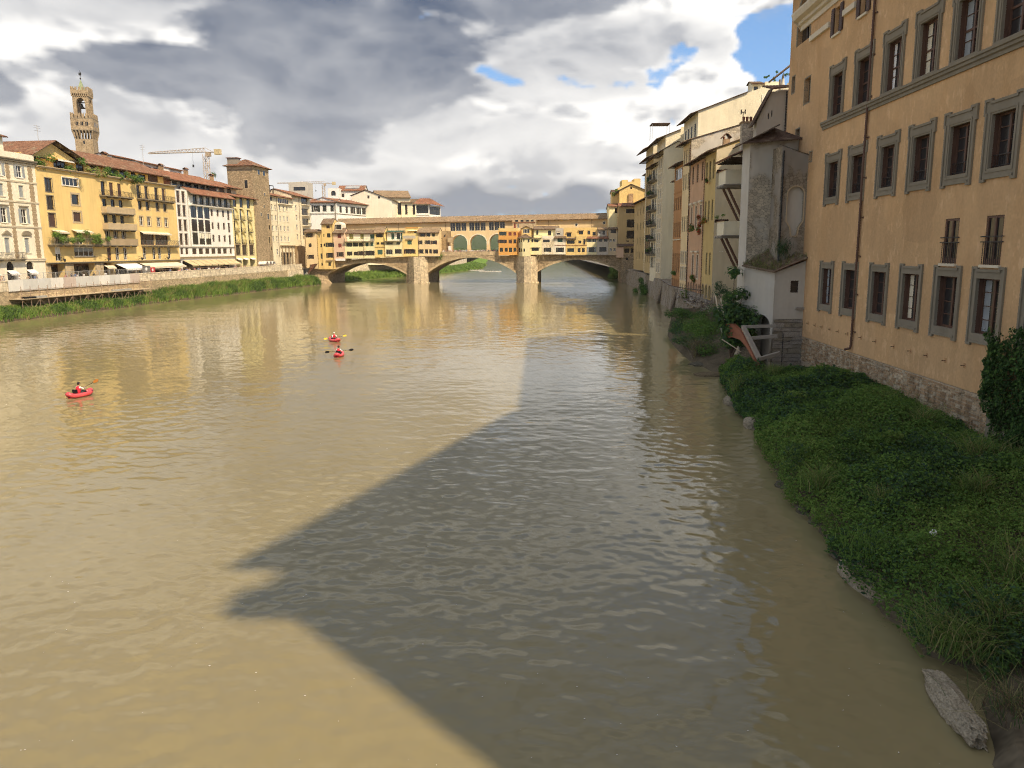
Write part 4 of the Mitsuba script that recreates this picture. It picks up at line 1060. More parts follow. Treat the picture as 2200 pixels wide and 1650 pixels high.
# white modern block
h = House("office_building", "white modern apartment block with glazed bays under a red tiled roof", LF, 69.05, 98.0, Z0, 26.0, 15, "white")
for c in (69.6, 72.0):
    for z in (22.85, 19.5, 16.0, 12.6):
        h.win(c, z, 1.5, 2.75, fr="wood_brown", bars=(2, 1), ft=.09, sur=.1, surc="grey_plaster")
    h.win(c - .1, 10.3, 1.3, 1.5, fr="wood_brown")
for k in range(7):
    c = 77.3 + k * 3.28
    h.win(c, 22.9, 2.35, 2.5, fr="shutter_dark", bars=(2, 0), rec=.38, ft=.12)
for z in (19.4, 16.0, 12.7):
    for c in (75.8, 79.15, 82.5):
        h.win(c, z, 2.7, 3.05, fr="iron", bars=(2, 1), ft=.12, rec=.1, blind="ivory" if (c > 79 and z < 14) else None)
    for c in (86.0, 89.2, 92.3):
        h.win(c, z + .8, 1.25, 1.8, fr="wood_brown")
    h.win(95.2, z + .1, 1.3, 2.6, fr="wood_brown", bars=(2, 1))
for c in (75.1, 78.4, 81.7, 85.0, 88.2, 91.4):
    h.win(c, 10.3, 2.2, 1.45, fr="wood_brown", bars=(3, 0))
h.win(95.3, 10.3, 1.3, 1.4, fr="wood_brown")
h.band(22.3, .3, .6, "white", 74.9, 98.0, kind="ledge")
h.balcony(76.6, 98.0, 22.75, .5, .75, railc="iron", step=.4)
h.band(12.0, .2, .25, "grey_plaster", kind="ledge"); h.band(9.3, .35, .35, "brown_stone", kind="cornice")
h.gap(rect2(70.0, Z0, 97, 8.8))
for k in range(8):
    h.awning(70.4 + k * 3.35, 73.4 + k * 3.35, 8.8, 2.4, 1.2, "awning_tan", .3)
h.downpipe(74.6, 12, 25.5, .07, "grey_plaster")
h.roof(1.4, 1.0, 1.5, "tile_red", u0=74.8, u1=98.0, back=1.8); h.done()
t_ = House("penthouse", "white set back top floor with terraces above the white block's lower red roof", LF, 69.1, 96.5, 26.0, 29.2, 11, "white", vb=-3.0)
for (u, w) in ((73.4, 2.4), (77, 1.8), (79.6, 3.2), (84.0, 2.2), (87.2, 2.4), (90.4, 1.4)):
    t_.win(u, 26.9, w, 1.9, fr="wood_dark", bars=(2, 0))
for a, b in ((69.4, 72.6), (92.0, 95.8)):
    G("rust").box(a, b, 0, .1, 26.2, 28.6).put(part(t_.key, "screen"), "plain", shifted(LF, v=-3))
t_.roof(2.7, 2.0, 5, "tile_red"); t_.done()
# narrow straw house
h = House("terraced_house", "narrow straw yellow house with three columns of scooped balcony niches", LF, 98.05, 112.2, Z0, 26.3, 14, "straw")
for c in (98.8, 102.9, 107.5):
    for z in (19.9, 16.5, 13.2):
        pg = rect2(c, z, c + 3.1, z + 3.0)
        h.holes.append(pg)
        k_ = part(h.key, "niche")
        G("wood_dark").box(c, c + 1.5, -.9, -.401, z, z + 3.0).put(k_, "plain", LF)
        G().box(c + .05, c + 1.45, -.402, -.38, z + .1, z + 2.7).put(part(k_, "pane"), "glass", LF)
        g = G("iron")
        for j in range(12):
            g.box(c + .1 + j * .26, c + .13 + j * .26, .12, .15, z, z + .95)
        g.box(c, c + 3.1, .1, .16, z + .95, z + 1.0).box(c, c + 3.1, -.1, .2, z - .15, z)
        g.put(part(k_, "railing"), "plain", LF)
        g = G("straw")
        g.poly(Polygon([(c + 1.8, z + 3.0), (c + 3.1, z + 3.0), (c + 3.1, z + .9), (c + 2.9, z + 1.8), (c + 2.4, z + 2.6)]), -.38, .05)
        g.put(part(k_, "scoop"), "stucco", LF)
    h.win(c + .3, 23.3, 2.1, 2.8, fr="wood_brown", bars=(2, 0))
    h.win(c + .1, 9.9, 2.9, 2.8, fr="wood_dark", bars=(2, 1), sur=.25, surc="brown_stone")
    h.gap(rect2(c, Z0, c + 2.9, 8.9))
    h.awning(c, c + 2.8, 8.95, .7, .3, "awning_white", .2)
G("brown_stone").box(98.06, 98.5, .0, .1, Z0, 12.7).box(112.0, 112.2, .0, .1, Z0, 12.7).put(part(h.key, "pier"), "ashlar", LF)
h.roof(1.2, 1.6, 6, "tile_red", u0=98, u1=113); h.done()
t_ = House("roof_terrace_room", "small terraced top floor with brown screens between white block and stone tower", LF, 98.1, 110, 26.4, 29.4, 9, "cream", vb=-4)
t_.win(99.5, 26.8, 3, 2.0, sh="closed", shc="wood_brown"); t_.win(104, 26.8, 2.6, 1.9); t_.roof(1.8, 1.6, 5, "tile_red"); t_.done()

# stone tower
tw = thing("stone_tower", "tall square brown stone medieval tower with low tiled roof", "tower")
g = G("brown_stone").box(112.25, 123.5, -7.6, .3, Z0, 35.0)
g.put(part(tw, "wall"), "fieldstone", LF)
G("sandstone").box(112.2, 123.55, -7.65, .34, 34.998, 35.8).put(part(tw, "parapet"), "ashlar", LF)
TS = frame(tuple((LF @ np.array([112.25, -7.6, 0, 1]))[:2]), LF[:3, 1])
for (u, z, w, hh, fr_, vv) in ((115.6, 33.6, 1.6, 2.2, LF, .3), (119.3, 33.6, 1.6, 2.2, LF, .3), (115.9, 21.4, .9, 1.0, LF, .3), (120.7, 20.7, 1.2, 1.6, LF, .3), (119.3, 27.6, .9, .9, LF, .3), (121.2, 17.5, 1.1, 1.4, LF, .3), (120.6, 13.3, 1.2, 2.0, LF, .3), (121.8, 11.2, 1.0, 1.2, LF, .3), (118.4, 24.0, .8, .8, LF, .3), (5.2, 29.4, 1.0, 2.3, TS, 0)):
    k_ = part(tw, "window")
    G().box(u, u + w, vv - .2, vv + .015, z, z + hh).put(k_, "glass", fr_)
    G("sandstone").box(u - .2, u, vv - .1, vv + .08, z - .1, z + hh + .2).box(u + w, u + w + .2, vv - .1, vv + .08, z - .1, z + hh + .2).box(u - .2, u + w + .2, vv - .1, vv + .1, z + hh, z + hh + .25).box(u - .2, u + w + .2, vv - .1, vv + .12, z - .2, z).put(part(k_, "surround"), "stucco", fr_)
g = G("tile")
c4 = [(111.3, 1.2), (124.4, 1.2), (124.4, -8.5), (111.3, -8.5)]
r0, r1 = (116.4, -3.6, 38.0), (119.3, -3.6, 38.0)
for e0, e1, q1, q0 in ((c4[0], c4[1], r1, r0), (c4[1], c4[2], r1, r1), (c4[2], c4[3], r0, r1), (c4[3], c4[0], r0, r0)):
    tiles(g, (*e0, 35.75), (*e1, 35.75), q1, q0, "tile")
g.put(part(tw, "roof"), "tile", LF)
k_ = part(tw, "dormer")
G("wood_grey").box(112.4, 114.6, -7.4, -4.4, 36.0, 38.1).put(k_, "plain", LF)
G("tile").box(112.1, 114.9, -7.7, -4.1, 38.1, 38.3).put(part(k_, "roof"), "tile", LF)
plant("dark rounded bush on the terrace beside the stone tower's left side", (LF @ np.array([109.5, -9, 31.2, 1]))[:3], 1.9, 220, .5, ["leaf_c", "leaf_a"], kind="terrace_shrub")

# cream house right of tower
h = House("apartment_building", "cream house with rows of small windows between the stone tower and the bridge", LF, 123.6, 141.5, Z0, 28.2, 14, "cream")
for c in (124.4, 127.2, 130.7, 133.7, 136.6):
    for z in (23.8, 20.5, 17.3, 14.0):
        h.win(c, z, 1.35, 1.65, fr="white_paint", sill=.12, surc="ivory")
h.win(124.2, 26.5, 1.6, 1.2); h.win(130.3, 26.0, 8.7, 1.9, bars=(6, 0), fr="ivory", ft=.2); h.win(127, 9.8, 1.4, 1.8, fr="white_paint")
h.band(25.8, .2, .5, "ivory", 129.8, 141.3, kind="ledge"); h.downpipe(128.9, 9, 28)
h.gap(rect2(130.4, Z0, 141, 10.5))
for k in range(4):
    G("brown_stone").box(131.0 + k * 2.7, 131.5 + k * 2.7, -.1, .25, Z0, 12.5).put(part(h.key, "pilaster"), "ashlar", LF)
h.band(12.4, .4, .5, "brown_stone", 129.8, 141.4, kind="ledge")
h.roof(1.0, 1.5, 6, "tile_red"); h.done()
h = House("apartment_building", "cream house with glazed corner balconies at the far end of the embankment row", LF, 141.55, 158, Z0, 29.5, 14, "cream")
for z in (24.4, 21.2, 18.0, 14.8):
    h.win(144.1, z, 1.6, 1.8, fr="white_paint", sur=.12, surc="ivory")
for z in (27.0, 23.3, 19.9, 16.4):
    h.win(150.0, z, 6.2, 2.2, bars=(4, 1), fr="wood_dark", rec=.35); h.balcony(149.6, 156.6, z - .2, .9, .9, railc="iron_grey", slabc="ivory")
h.win(144.2, 10.0, 1.5, 1.7); G("brown_stone").box(141.6, 158, 0, .12, Z0, 12.6).put(part(h.key, "base"), "rubble", LF)
h.downpipe(147.6, 12, 29); h.roof(1.2, 2.0, 6, "tile_red"); h.done()
for (u, w, lab) in ((126, 1.8, "trailing green roof plants left of the dark pergola above the cream house"), (130.5, 1.5, "trailing green roof plants nearer the dark pergola above the cream house")):
    plant(lab, (LF @ np.array([u, -4.5, 30.6, 1]))[:3], w, 220, .45, ["leaf_b", "leaf_a"], kind="roof_plant", shape=(1.2, 1.6, .5))
k_ = thing("roof_pergola", "dark steel framed glass pergola on the roof of the cream houses", "pergola")
g = G("iron")
for u in (131, 134.5, 138, 141):
    g.box(u, u + .14, -6, -5.86, 29.4, 32.2)
g.box(131, 141.14, -6, -5.86, 32.2, 32.4).box(131, 141.14, -9, -5.9, 32.35, 32.45)
g.put(part(k_, "frame"), "plain", LF)
h = House("rooftop_house", "little cream rooftop house with tiled lean-to roof beside the pergola", LF, 124, 131, 29.5, 31.6, 6, "cream", vb=-6); h.win(126, 29.9, 1.2, 1.3); h.roof(.6, 1.2, 4, "tile_brown"); h.done()
h = House("rooftop_house", "distant pale concrete rooftop block behind the cream houses", frame((-100, 330), (1, 0)), -5, 3, 20, 39.5, 8, "pale_plaster"); h.win(-3, 36, 5, 1.5, bars=(5, 0)); h.done()

# white rooftop houses seen over the roofs
for (u, w, z, lab) in ((70.5, 9, 31.0, "long white dormer house with three windows on the roof behind the white block"), (84, 6, 30.8, "small white dormer house in the middle of the roof behind the white block"), (60, 8, 31.2, "low white dormer house over the far roof slope of the yellow apartments")):
    h = House("dormer_house", lab, LF, u, u + w, z - 2.5, z + 1.6, 6, "white", vb=-9.5)
    for k in range(3):
        h.win(u + .5 + k * w / 3.2, z - .6, w / 5, 1.5)
    h.roof(.5, .7, 3, "tile_red"); h.done()
for i_, (u, v, z) in enumerate(((38, -8, 31.2), (56, -9.5, 31.6), (78, -9, 31.3), (90, -9, 31.5), (104, -9, 31.2))):
    k_ = thing("chimney", ("brick chimney on the yellow apartments' roof beneath the bell tower", "brick chimney near the far end of the yellow apartments' roof", "brick chimney on the white block's upper roof, left one", "brick chimney on the white block's upper roof, right one", "brick chimney on the roof left of the stone tower")[i_], "chimney")
    G("brick_a").box(u, u + .9, v, v + .9, z - 1.5, z + .9).put(part(k_, "stack"), "ashlar", LF)
    g = G("tile")
    tiles(g, (u - .2, v + 1.1, z + 1.2), (u + 1.1, v + 1.1, z + 1.2), (u + 1.1, v + .45, z + 1.6), (u - .2, v + .45, z + 1.6)); tiles(g, (u + 1.1, v - .2, z + 1.2), (u - .2, v - .2, z + 1.2), (u - .2, v + .45, z + 1.6), (u + 1.1, v + .45, z + 1.6))
    g.box(u + .05, u + .2, v + .05, v + .85, z + .9, z + 1.25).box(u + .7, u + .85, v + .05, v + .85, z + .9, z + 1.25)
    g.put(part(k_, "cap"), "tile", LF)
for i_, (u, v, z) in enumerate(((33, -7, 31.2), (70, -8, 32.2))):
    k_ = thing("roof_antenna", ("aerial above the gable of the yellow apartments", "thin aerial beside the long white dormer house", "aerial beside the long white dormer house", "aerial on the roof beside the stone tower")[i_], "antenna")
    g = G("steel").tube((u, v, z - 1), (u, v, z + 4.2), .06, n=4)
    for q_ in (3.2, 3.7, 4.1):
        g.tube((u - .9, v, z + q_), (u + .9, v, z + q_), .035, n=4)
    g.put(part(k_, "mast"), "plain", LF)

# bell tower far behind
TB = frame((-218.6, 380), (math.cos(math.radians(14)), math.sin(math.radians(14))))
TB[:3, :2] *= .8
def turned(u):
    M = frame((-218.6, 380), u)
    M[:3, :2] *= .8
    return M


bt = thing("bell_tower", "crenellated brown stone bell tower with green spire rising over the roofs", "tower")
SQ = lambda w: rect2(-w, -w, w, w)


def sqbox(g, w, z0, z1, col=None, w1=None):
    w1 = w if w1 is None else w1
    V = [[x * w, y * w, z0] for x, y in ((-1, -1), (1, -1), (1, 1), (-1, 1))] + [[x * w1, y * w1, z1] for x, y in ((-1, -1), (1, -1), (1, 1), (-1, 1))]
    return g.add(V, [[0, 1, 5, 4], [1, 2, 6, 5], [2, 3, 7, 6], [3, 0, 4, 7], [4, 5, 6, 7], [3, 2, 1, 0]], col)


g = sqbox(G("brown_stone"), 4.9, 20, 64.6); g.put(part(bt, "shaft"), "ashlar", TB)
g = sqbox(G("brown_stone"), 5.6, 68.6, 73.9); g.put(part(bt, "gallery"), "ashlar", TB)


def merlons(w, z, n, hgt, wd):
    for sx, sy in ((0, -1), (0, 1), (-1, 0), (1, 0)):
        for k in range(n):
            t_ = -w + (k + .5) * 2 * w / n
            a, b = (t_, sy * w) if sx == 0 else (sx * w, t_)
            g = G("brown_stone")
            pr = Polygon([(-wd / 2, 0), (wd / 2, 0), (wd / 2, hgt), (0, hgt * .68), (-wd / 2, hgt)])
            m = G("brown_stone").poly(pr, -.25, .25)
            V = np.vstack(m.V)
            if sx:
                V = V[:, [1, 0, 2]]
            V = V + [a * .97, b * .97, z]
            G("brown_stone").add(V, np.vstack(m.F)).put(part(bt, "merlon"), "ashlar", TB)


for sx, sy in ((0, -1), (1, 0), (-1, 0), (0, 1)):
    for k in range(7):
        t_ = -4.7 + k * 9.4 / 6
        p0, p1 = ((t_, sy * 4.9), (t_ * 1.18, sy * 6.0)) if sx == 0 else ((sx * 4.9, t_), (sx * 6.0, t_ * 1.18))
        d = .28
        g = G("brown_stone")
        if sx == 0:
            V = [[p0[0] - d, p0[1] * .9, 64.2], [p0[0] + d, p0[1] * .9, 64.2], [p1[0] - d, p1[1], 68.0], [p1[0] + d, p1[1], 68.0], [p1[0] - d, p1[1], 68.8], [p1[0] + d, p1[1], 68.8], [p0[0] - d, p0[1] * .9, 68.8], [p0[0] + d, p0[1] * .9, 68.8]]
        else:
            V = [[p0[0] * .9, p0[1] - d, 64.2], [p0[0] * .9, p0[1] + d, 64.2], [p1[0], p1[1] - d, 68.0], [p1[0], p1[1] + d, 68.0], [p1[0], p1[1] - d, 68.8], [p1[0], p1[1] + d, 68.8], [p0[0] * .9, p0[1] - d, 68.8], [p0[0] * .9, p0[1] + d, 68.8]]
        g.add(V, [[0, 1, 3, 2], [2, 3, 5, 4], [4, 5, 7, 6], [0, 2, 4, 6], [1, 7, 5, 3]])
        g.put(part(bt, "corbel"), "ashlar", TB)
g = sqbox(G("brown_stone"), 6.05, 68.75, 73.9)
g.put(part(bt, "gallery"), "ashlar", TB)
g = sqbox(G("grey_stone"), 6.15, 73.9, 74.2); sqbox(g, 6.15, 68.5, 68.8); g.put(part(bt, "string_course"), "stucco", TB)
merlons(6.0, 74.1, 6, 2.6, 1.25)
for sx, fr_ in ((0, TB), (1, turned((-TB[1, 0], TB[0, 0])))):
    for k in (-2.6, 0.1, 2.8):
        k_ = part(bt, "window")
        G("wood_dark").box(k - .75, k - .1, 6.03, 6.07, 70.6, 72.4).box(k + .1, k + .75, 6.03, 6.07, 70.6, 72.4).put(k_, "glass", fr_)
G("wood_dark").box(-.5, .5, 4.85, 4.93, 62.3, 63.8).put(part(bt, "window"), "glass", TB)
# belfry with open arches
for (fr_, vv) in ((TB, 4.3), (turned((-TB[1, 0], TB[0, 0])), 4.3), (turned((-TB[0, 0], -TB[1, 0])), 4.3), (turned((TB[1, 0], -TB[0, 0])), 4.3)):
    G("brown_stone").poly(rect2(-4.3, 73.9, 4.3, 84.6).difference(arch(-2.4, 2.4, 75.0, 83.5, 14)), vv - 1.5, vv).put(part(bt, "belfry_wall"), "ashlar", fr_)
G("wood_dark").box(-2.8, 2.8, -.2, .2, 81.6, 82.1).box(-2.8, 2.8, -.2, .2, 79.0, 79.6).box(-2.0, -1.7, -.2, .2, 75, 82).put(part(bt, "bell_frame"), "plain", TB)
G("iron").lathe([(.1, 1.9), (.5, 1.7), (.75, .8), (1.05, .1), (1.1, 0)], (-.6, 0, 79.6), 12).put(part(bt, "bell"), "plain", TB)
for sx, sy in ((0, -1), (1, 0), (-1, 0), (0, 1)):
    for k in range(9):
        t_ = -4.3 + k * 8.6 / 8
        a, b = (t_, sy * 4.55) if sx == 0 else (sx * 4.55, t_)
        G("brown_stone").box(a - .25, a + .25, b - .3, b + .3, 84.3, 85.4).put(part(bt, "corbel"), "ashlar", TB)
g = sqbox(G("brown_stone"), 4.85, 85.4, 87.0); g.put(part(bt, "belfry_parapet"), "ashlar", TB)
merlons(4.8, 87.0, 5, 1.7, 1.1)
g = sqbox(G("copper_green"), 1.9, 86.9, 92.2, w1=.12)
g.put(part(bt, "spire"), "stucco", TB)
g = G("iron").tube((0, 0, 92), (0, 0, 96.6), .1, n=6)
g.mesh(trimesh.creation.icosphere(2, .45), at=(0, 0, 92.9))
g.put(part(bt, "finial"), "plain", TB)
G("iron").poly(Polygon([(-.7, 94.4), (.5, 94.2), (.8, 95.2), (.3, 96.0), (-.1, 95.3), (-.8, 95.6)]), -.05, .05).put(part(bt, "weathervane"), "plain", TB)

# cranes
def crane(label, fr, mast_top, jib, cj, col, z0=5, w=.9, hgt=1.3):
    k_ = thing("tower_crane", label, "crane")
    g = G(col)
    for x in (-w, w):
        for y in (-w, w):
            g.tube((x, y, z0), (x, y, mast_top), .14, n=4)
    z, s_ = mast_top - 24, 1
    while z < mast_top - 1.8:
        for (p_, q_) in (((-w, -w), (w, -w)), ((-w, w), (w, w)), ((-w, -w), (-w, w)), ((w, -w), (w, w))):
            a, b = (p_, q_) if s_ > 0 else (q_, p_)
            g.tube((*a, z), (*b, z + 1.8), .08, n=4)
        z += 1.8
        s_ = -s_
    g.put(part(k_, "mast"), "plain", fr)
    g = G(col)
    n = int(jib / 1.6)
    zt, zb = mast_top + .9 + hgt, mast_top + .9
    g.tube((0, 0, zt), (-jib, 0, zb + .5), .12, n=4)
    for y in (-.6, .6):
        g.tube((0, y, zb), (-jib, y, zb), .11, n=4)
    for k in range(n):
        x0, x1 = -k * jib / n, -(k + 1) * jib / n
        zz = lambda x: zt + (zb + .5 - zt) * (-x / jib)
        for y in (-.6, .6):
            g.tube((x0, y, zb), ((x0 + x1) / 2, 0, zz((x0 + x1) / 2)), .06, n=4).tube(((x0 + x1) / 2, 0, zz((x0 + x1) / 2)), (x1, y, zb), .06, n=4)
    g.put(part(k_, "jib"), "plain", fr)
    g = G(col)
    for y in (-.6, .6):
        g.tube((0, y, zb), (cj, y, zb - .3), .12, n=4)
    g.tube((0, 0, zt), (cj * .5, 0, zb), .09, n=4)
    g.put(part(k_, "counter_jib"), "plain", fr)
    G("crane_yellow").add(*(lambda m: (np.array(m.vertices) * [2.6, 1.6, 2.2] + [cj - 1.0, 0, zb - .1], m.faces))(trimesh.creation.box((1, 1, 1)))).put(part(k_, "counterweight"), "plain", fr)
    G("crane_pale").box(.3, 1.8, -1.2, .9, zb - 1.8, zb).put(part(k_, "cab"), "plain", fr)
    G("iron").tube((-6, 0, zb), (-6, 0, zb - 5), .04, n=4).box(-6.3, -5.7, -.2, .2, zb - 6, zb - 5).put(part(k_, "hook"), "plain", fr)


crane("yellow tower crane with long lattice jib above the roofs behind the white block", frame((-139.4, 330), (math.cos(.12), -math.sin(.12))), 51.2, 26, 6.5, "crane_pale", hgt=1.7)
crane("far pale tower crane whose jib shows faintly right of the stone tower", frame((-164, 600), (1, .05)), 61.0, 35, 9, "crane_pale", z0=4, hgt=1.6)

# buildings behind the bridge
P1 = frame((-87.8, 300), (10.3, .4))
h = House("palazzo", "white palazzo front with grey trim and dark shutters behind the bridge's left end", P1, 0, 10.3, 5, 29.4, 12, "white")
h.win(1.6, 25.75, 1.6, 2.4, fr="white_paint", sh="open", shc="shutter_dark"); h.win(5.0, 25.8, 1.5, 2.4, sh="closed", shc="shutter_dark"); h.win(8.0, 25.8, 1.5, 2.4, sh="closed", shc="shutter_dark"); h.win(8.3, 22.0, 1.4, 1.3)
h.band(24.8, .3, .15); h.band(28.9, .45, .4, kind="cornice"); G("grey_stone").box(9.6, 10.3, 0, .1, 5, 28.9).put(part(h.key, "quoin"), "stucco", P1)
h.roof(.9, 1.5, 6, "tile_red"); h.done()
P2 = frame((-77.5, 300.2), (12, 40))
h = House("palazzo", "white palazzo side with a long row of grey shuttered windows facing the river", P2, 0, 42, 5, 29.6, 10, "white")
for k in range(8):
    h.win(2.3 + k * 4.6, 25.5, 1.8, 2.6, sh="open" if k > 1 else None, shc="shutter_dark"); h.win(2.6 + k * 4.6, 22.0, 1.0, 1.2)
h.band(24.8, .3, .15); h.band(29.0, .45, .4, kind="cornice"); h.roof(1.2, 1.6, 6, "tile_red"); h.done()
P3 = frame((-65.5, 341), (12, 40))
h = House("loggia_building", "ochre building with dark red framed loggia behind the bridge", P3, 0, 22, 5, 29.5, 9, "yellow")
for k in range(5):
    h.win(.8 + k * 4.1, 24.0, 3.7, 4.4, fr="shutter_red", bars=(2, 1), ft=.25)
h.roof(1.4, 1.4, 5, "tile_brown"); h.done()
P4 = frame((-58.9, 363), (12, 40))
h = House("terraced_house", "pale yellow house with a close row of windows behind the corridor roof", P4, 0, 24, 5, 28.5, 9, "cream")
for k in range(6):
    h.win(1.2 + k * 3.8, 24.6, 2.2, 2.8, sh="open", shc="shutter_grey")
h.roof(1.0, 1.3, 5, "tile_brown"); h.done()
P5 = frame((-76.5, 322), (1, .02))
h = House("gabled_building", "broad cream gabled wall with two tiny openings rising behind the bridge", P5, 0, 17.0, 5, 31.3, 26, "ivory", outline=Polygon([(0, 5), (16.4, 5), (16.4, 31.4), (5.8, 35.3), (0, 33.2)]))
h.win(6.4, 32.0, .9, 1.2); h.win(10.8, 31.9, .9, 1.0)
g = G("tile_tan")
tiles(g, (17.2, -26, 31.2), (17.2, .5, 31.2), (5.8, .5, 35.5), (5.8, -26, 35.5), "tile_tan"); tiles(g, (-.6, .5, 33.1), (-.6, -26, 33.1), (5.8, -26, 35.5), (5.8, .5, 35.5), "tile_tan")
g.put(part(h.key, "roof"), "tile", P5); h.done()
P6 = frame((-86.8, 324), (1, .0))
h = House("rooftop_house", "white rooftop house with arched window and red tiled roof behind the white palazzo", P6, 0, 4.6, 26, 36.0, 8, "white"); h.win(1.4, 33.4, 1.7, 1.9, round_=True, sur=.15); h.flat(.4, .2); h.done()
h = House("rooftop_house", "white upper rooftop house under a solar-panelled red roof", P6, 3.2, 14.2, 26, 35.8, 7, "white", vb=-4)
h.win(4.3, 33.0, 1.5, 1.5); h.win(11, 33, 1.5, 1.5); h.roof(.5, 2.1, 3.5, "tile_red"); G("steel").add([[6, -4.6, 36.6], [12, -4.6, 36.6], [12, -6.6, 37.8], [6, -6.6, 37.8]], [[0, 1, 2, 3]]).put(part(h.key, "solar_panel"), "gloss", P6); h.done()
P7 = frame((-68.5, 332), (1.0, .35))
h = House("terraced_house", "cream house with long brown tiled roof right of the broad gabled wall", P7, 0, 14.5, 5, 33.5, 14, "cream")
for (u, z, w, hh) in ((9, 26, 1.5, 5), (12, 27, 1.3, 3.5), (3, 29, 1.6, 1.4)):
    h.win(u, z, w, hh)
h.roof(1.0, 2.8, 6, "tile_tan"); h.done()
P8 = frame((-58.4, 335), (1.0, .35))
h = House("terraced_house", "yellow cream house with two tall slit windows behind the corridor", P8, 0, 9.2, 5, 31.2, 12, "cream")
for (u, z, w, hh) in ((1.6, 26.0, 1.0, 4.2), (4.9, 26, 1.0, 4.2), (7.8, 25.5, 1.2, 4.6)):
    h.win(u, z, w, hh)
h.roof(1.0, 1.6, 5, "tile_brown"); h.done()
P9 = frame((-49.8, 320), (5.0, .2))
h = House("loggia_building", "white building with glazed corner loggia and wide tiled eaves, rightmost behind the corridor", P9, 0, 5.4, 5, 29.4, 11, "white")
h.win(.2, 25.8, 5.0, 3.2, bars=(7, 1), fr="shutter_dark", ft=.12); h.band(24.9, .3, .2, "ivory"); h.done()
P9b = frame((-44.4, 320.2), (3.2, 8))
k_ = House("loggia_building", "receding glazed side of the corner loggia building behind the corridor", P9b, 0, 9.5, 5, 29.0, 5, "white")
k_.win(.3, 25.3, 8.8, 3.2, bars=(6, 1), fr="shutter_dark", ft=.14); k_.done()
g = G("tile_red")
tiles(g, (-1.2, 1.5, 29.4), (6.8, 1.5, 29.2), (5.2, -6, 32.0), (1.0, -6, 32.0), "tile_red"); tiles(g, (6.8, 1.5, 29.2), (10.8, -10, 28.9), (5.2, -8, 32.0), (5.2, -6, 32.0), "tile_red")
g.put(part(h.key, "roof"), "tile", P9)

# ------------------------------------------------------------------ near palazzo on the right
PF = frame((22, 0), (0, -1))
pz = thing("palazzo", "huge ochre plastered palazzo with grey stone window frames filling the right side", "building")
wallpoly = Polygon([(-71.7, 3.53), (9.5, 3.53), (9.5, 45.2), (-27, 32.25), (-71.7, 32.25)])
holes = []
YC_UP = [60.15, 55.5, 51.0, 46.75, 42.65, 38.6, 34.4]
YC_LOW = [59.9, 55.5, 50.8, 46.5, 42.4, 38.6, 34.5]


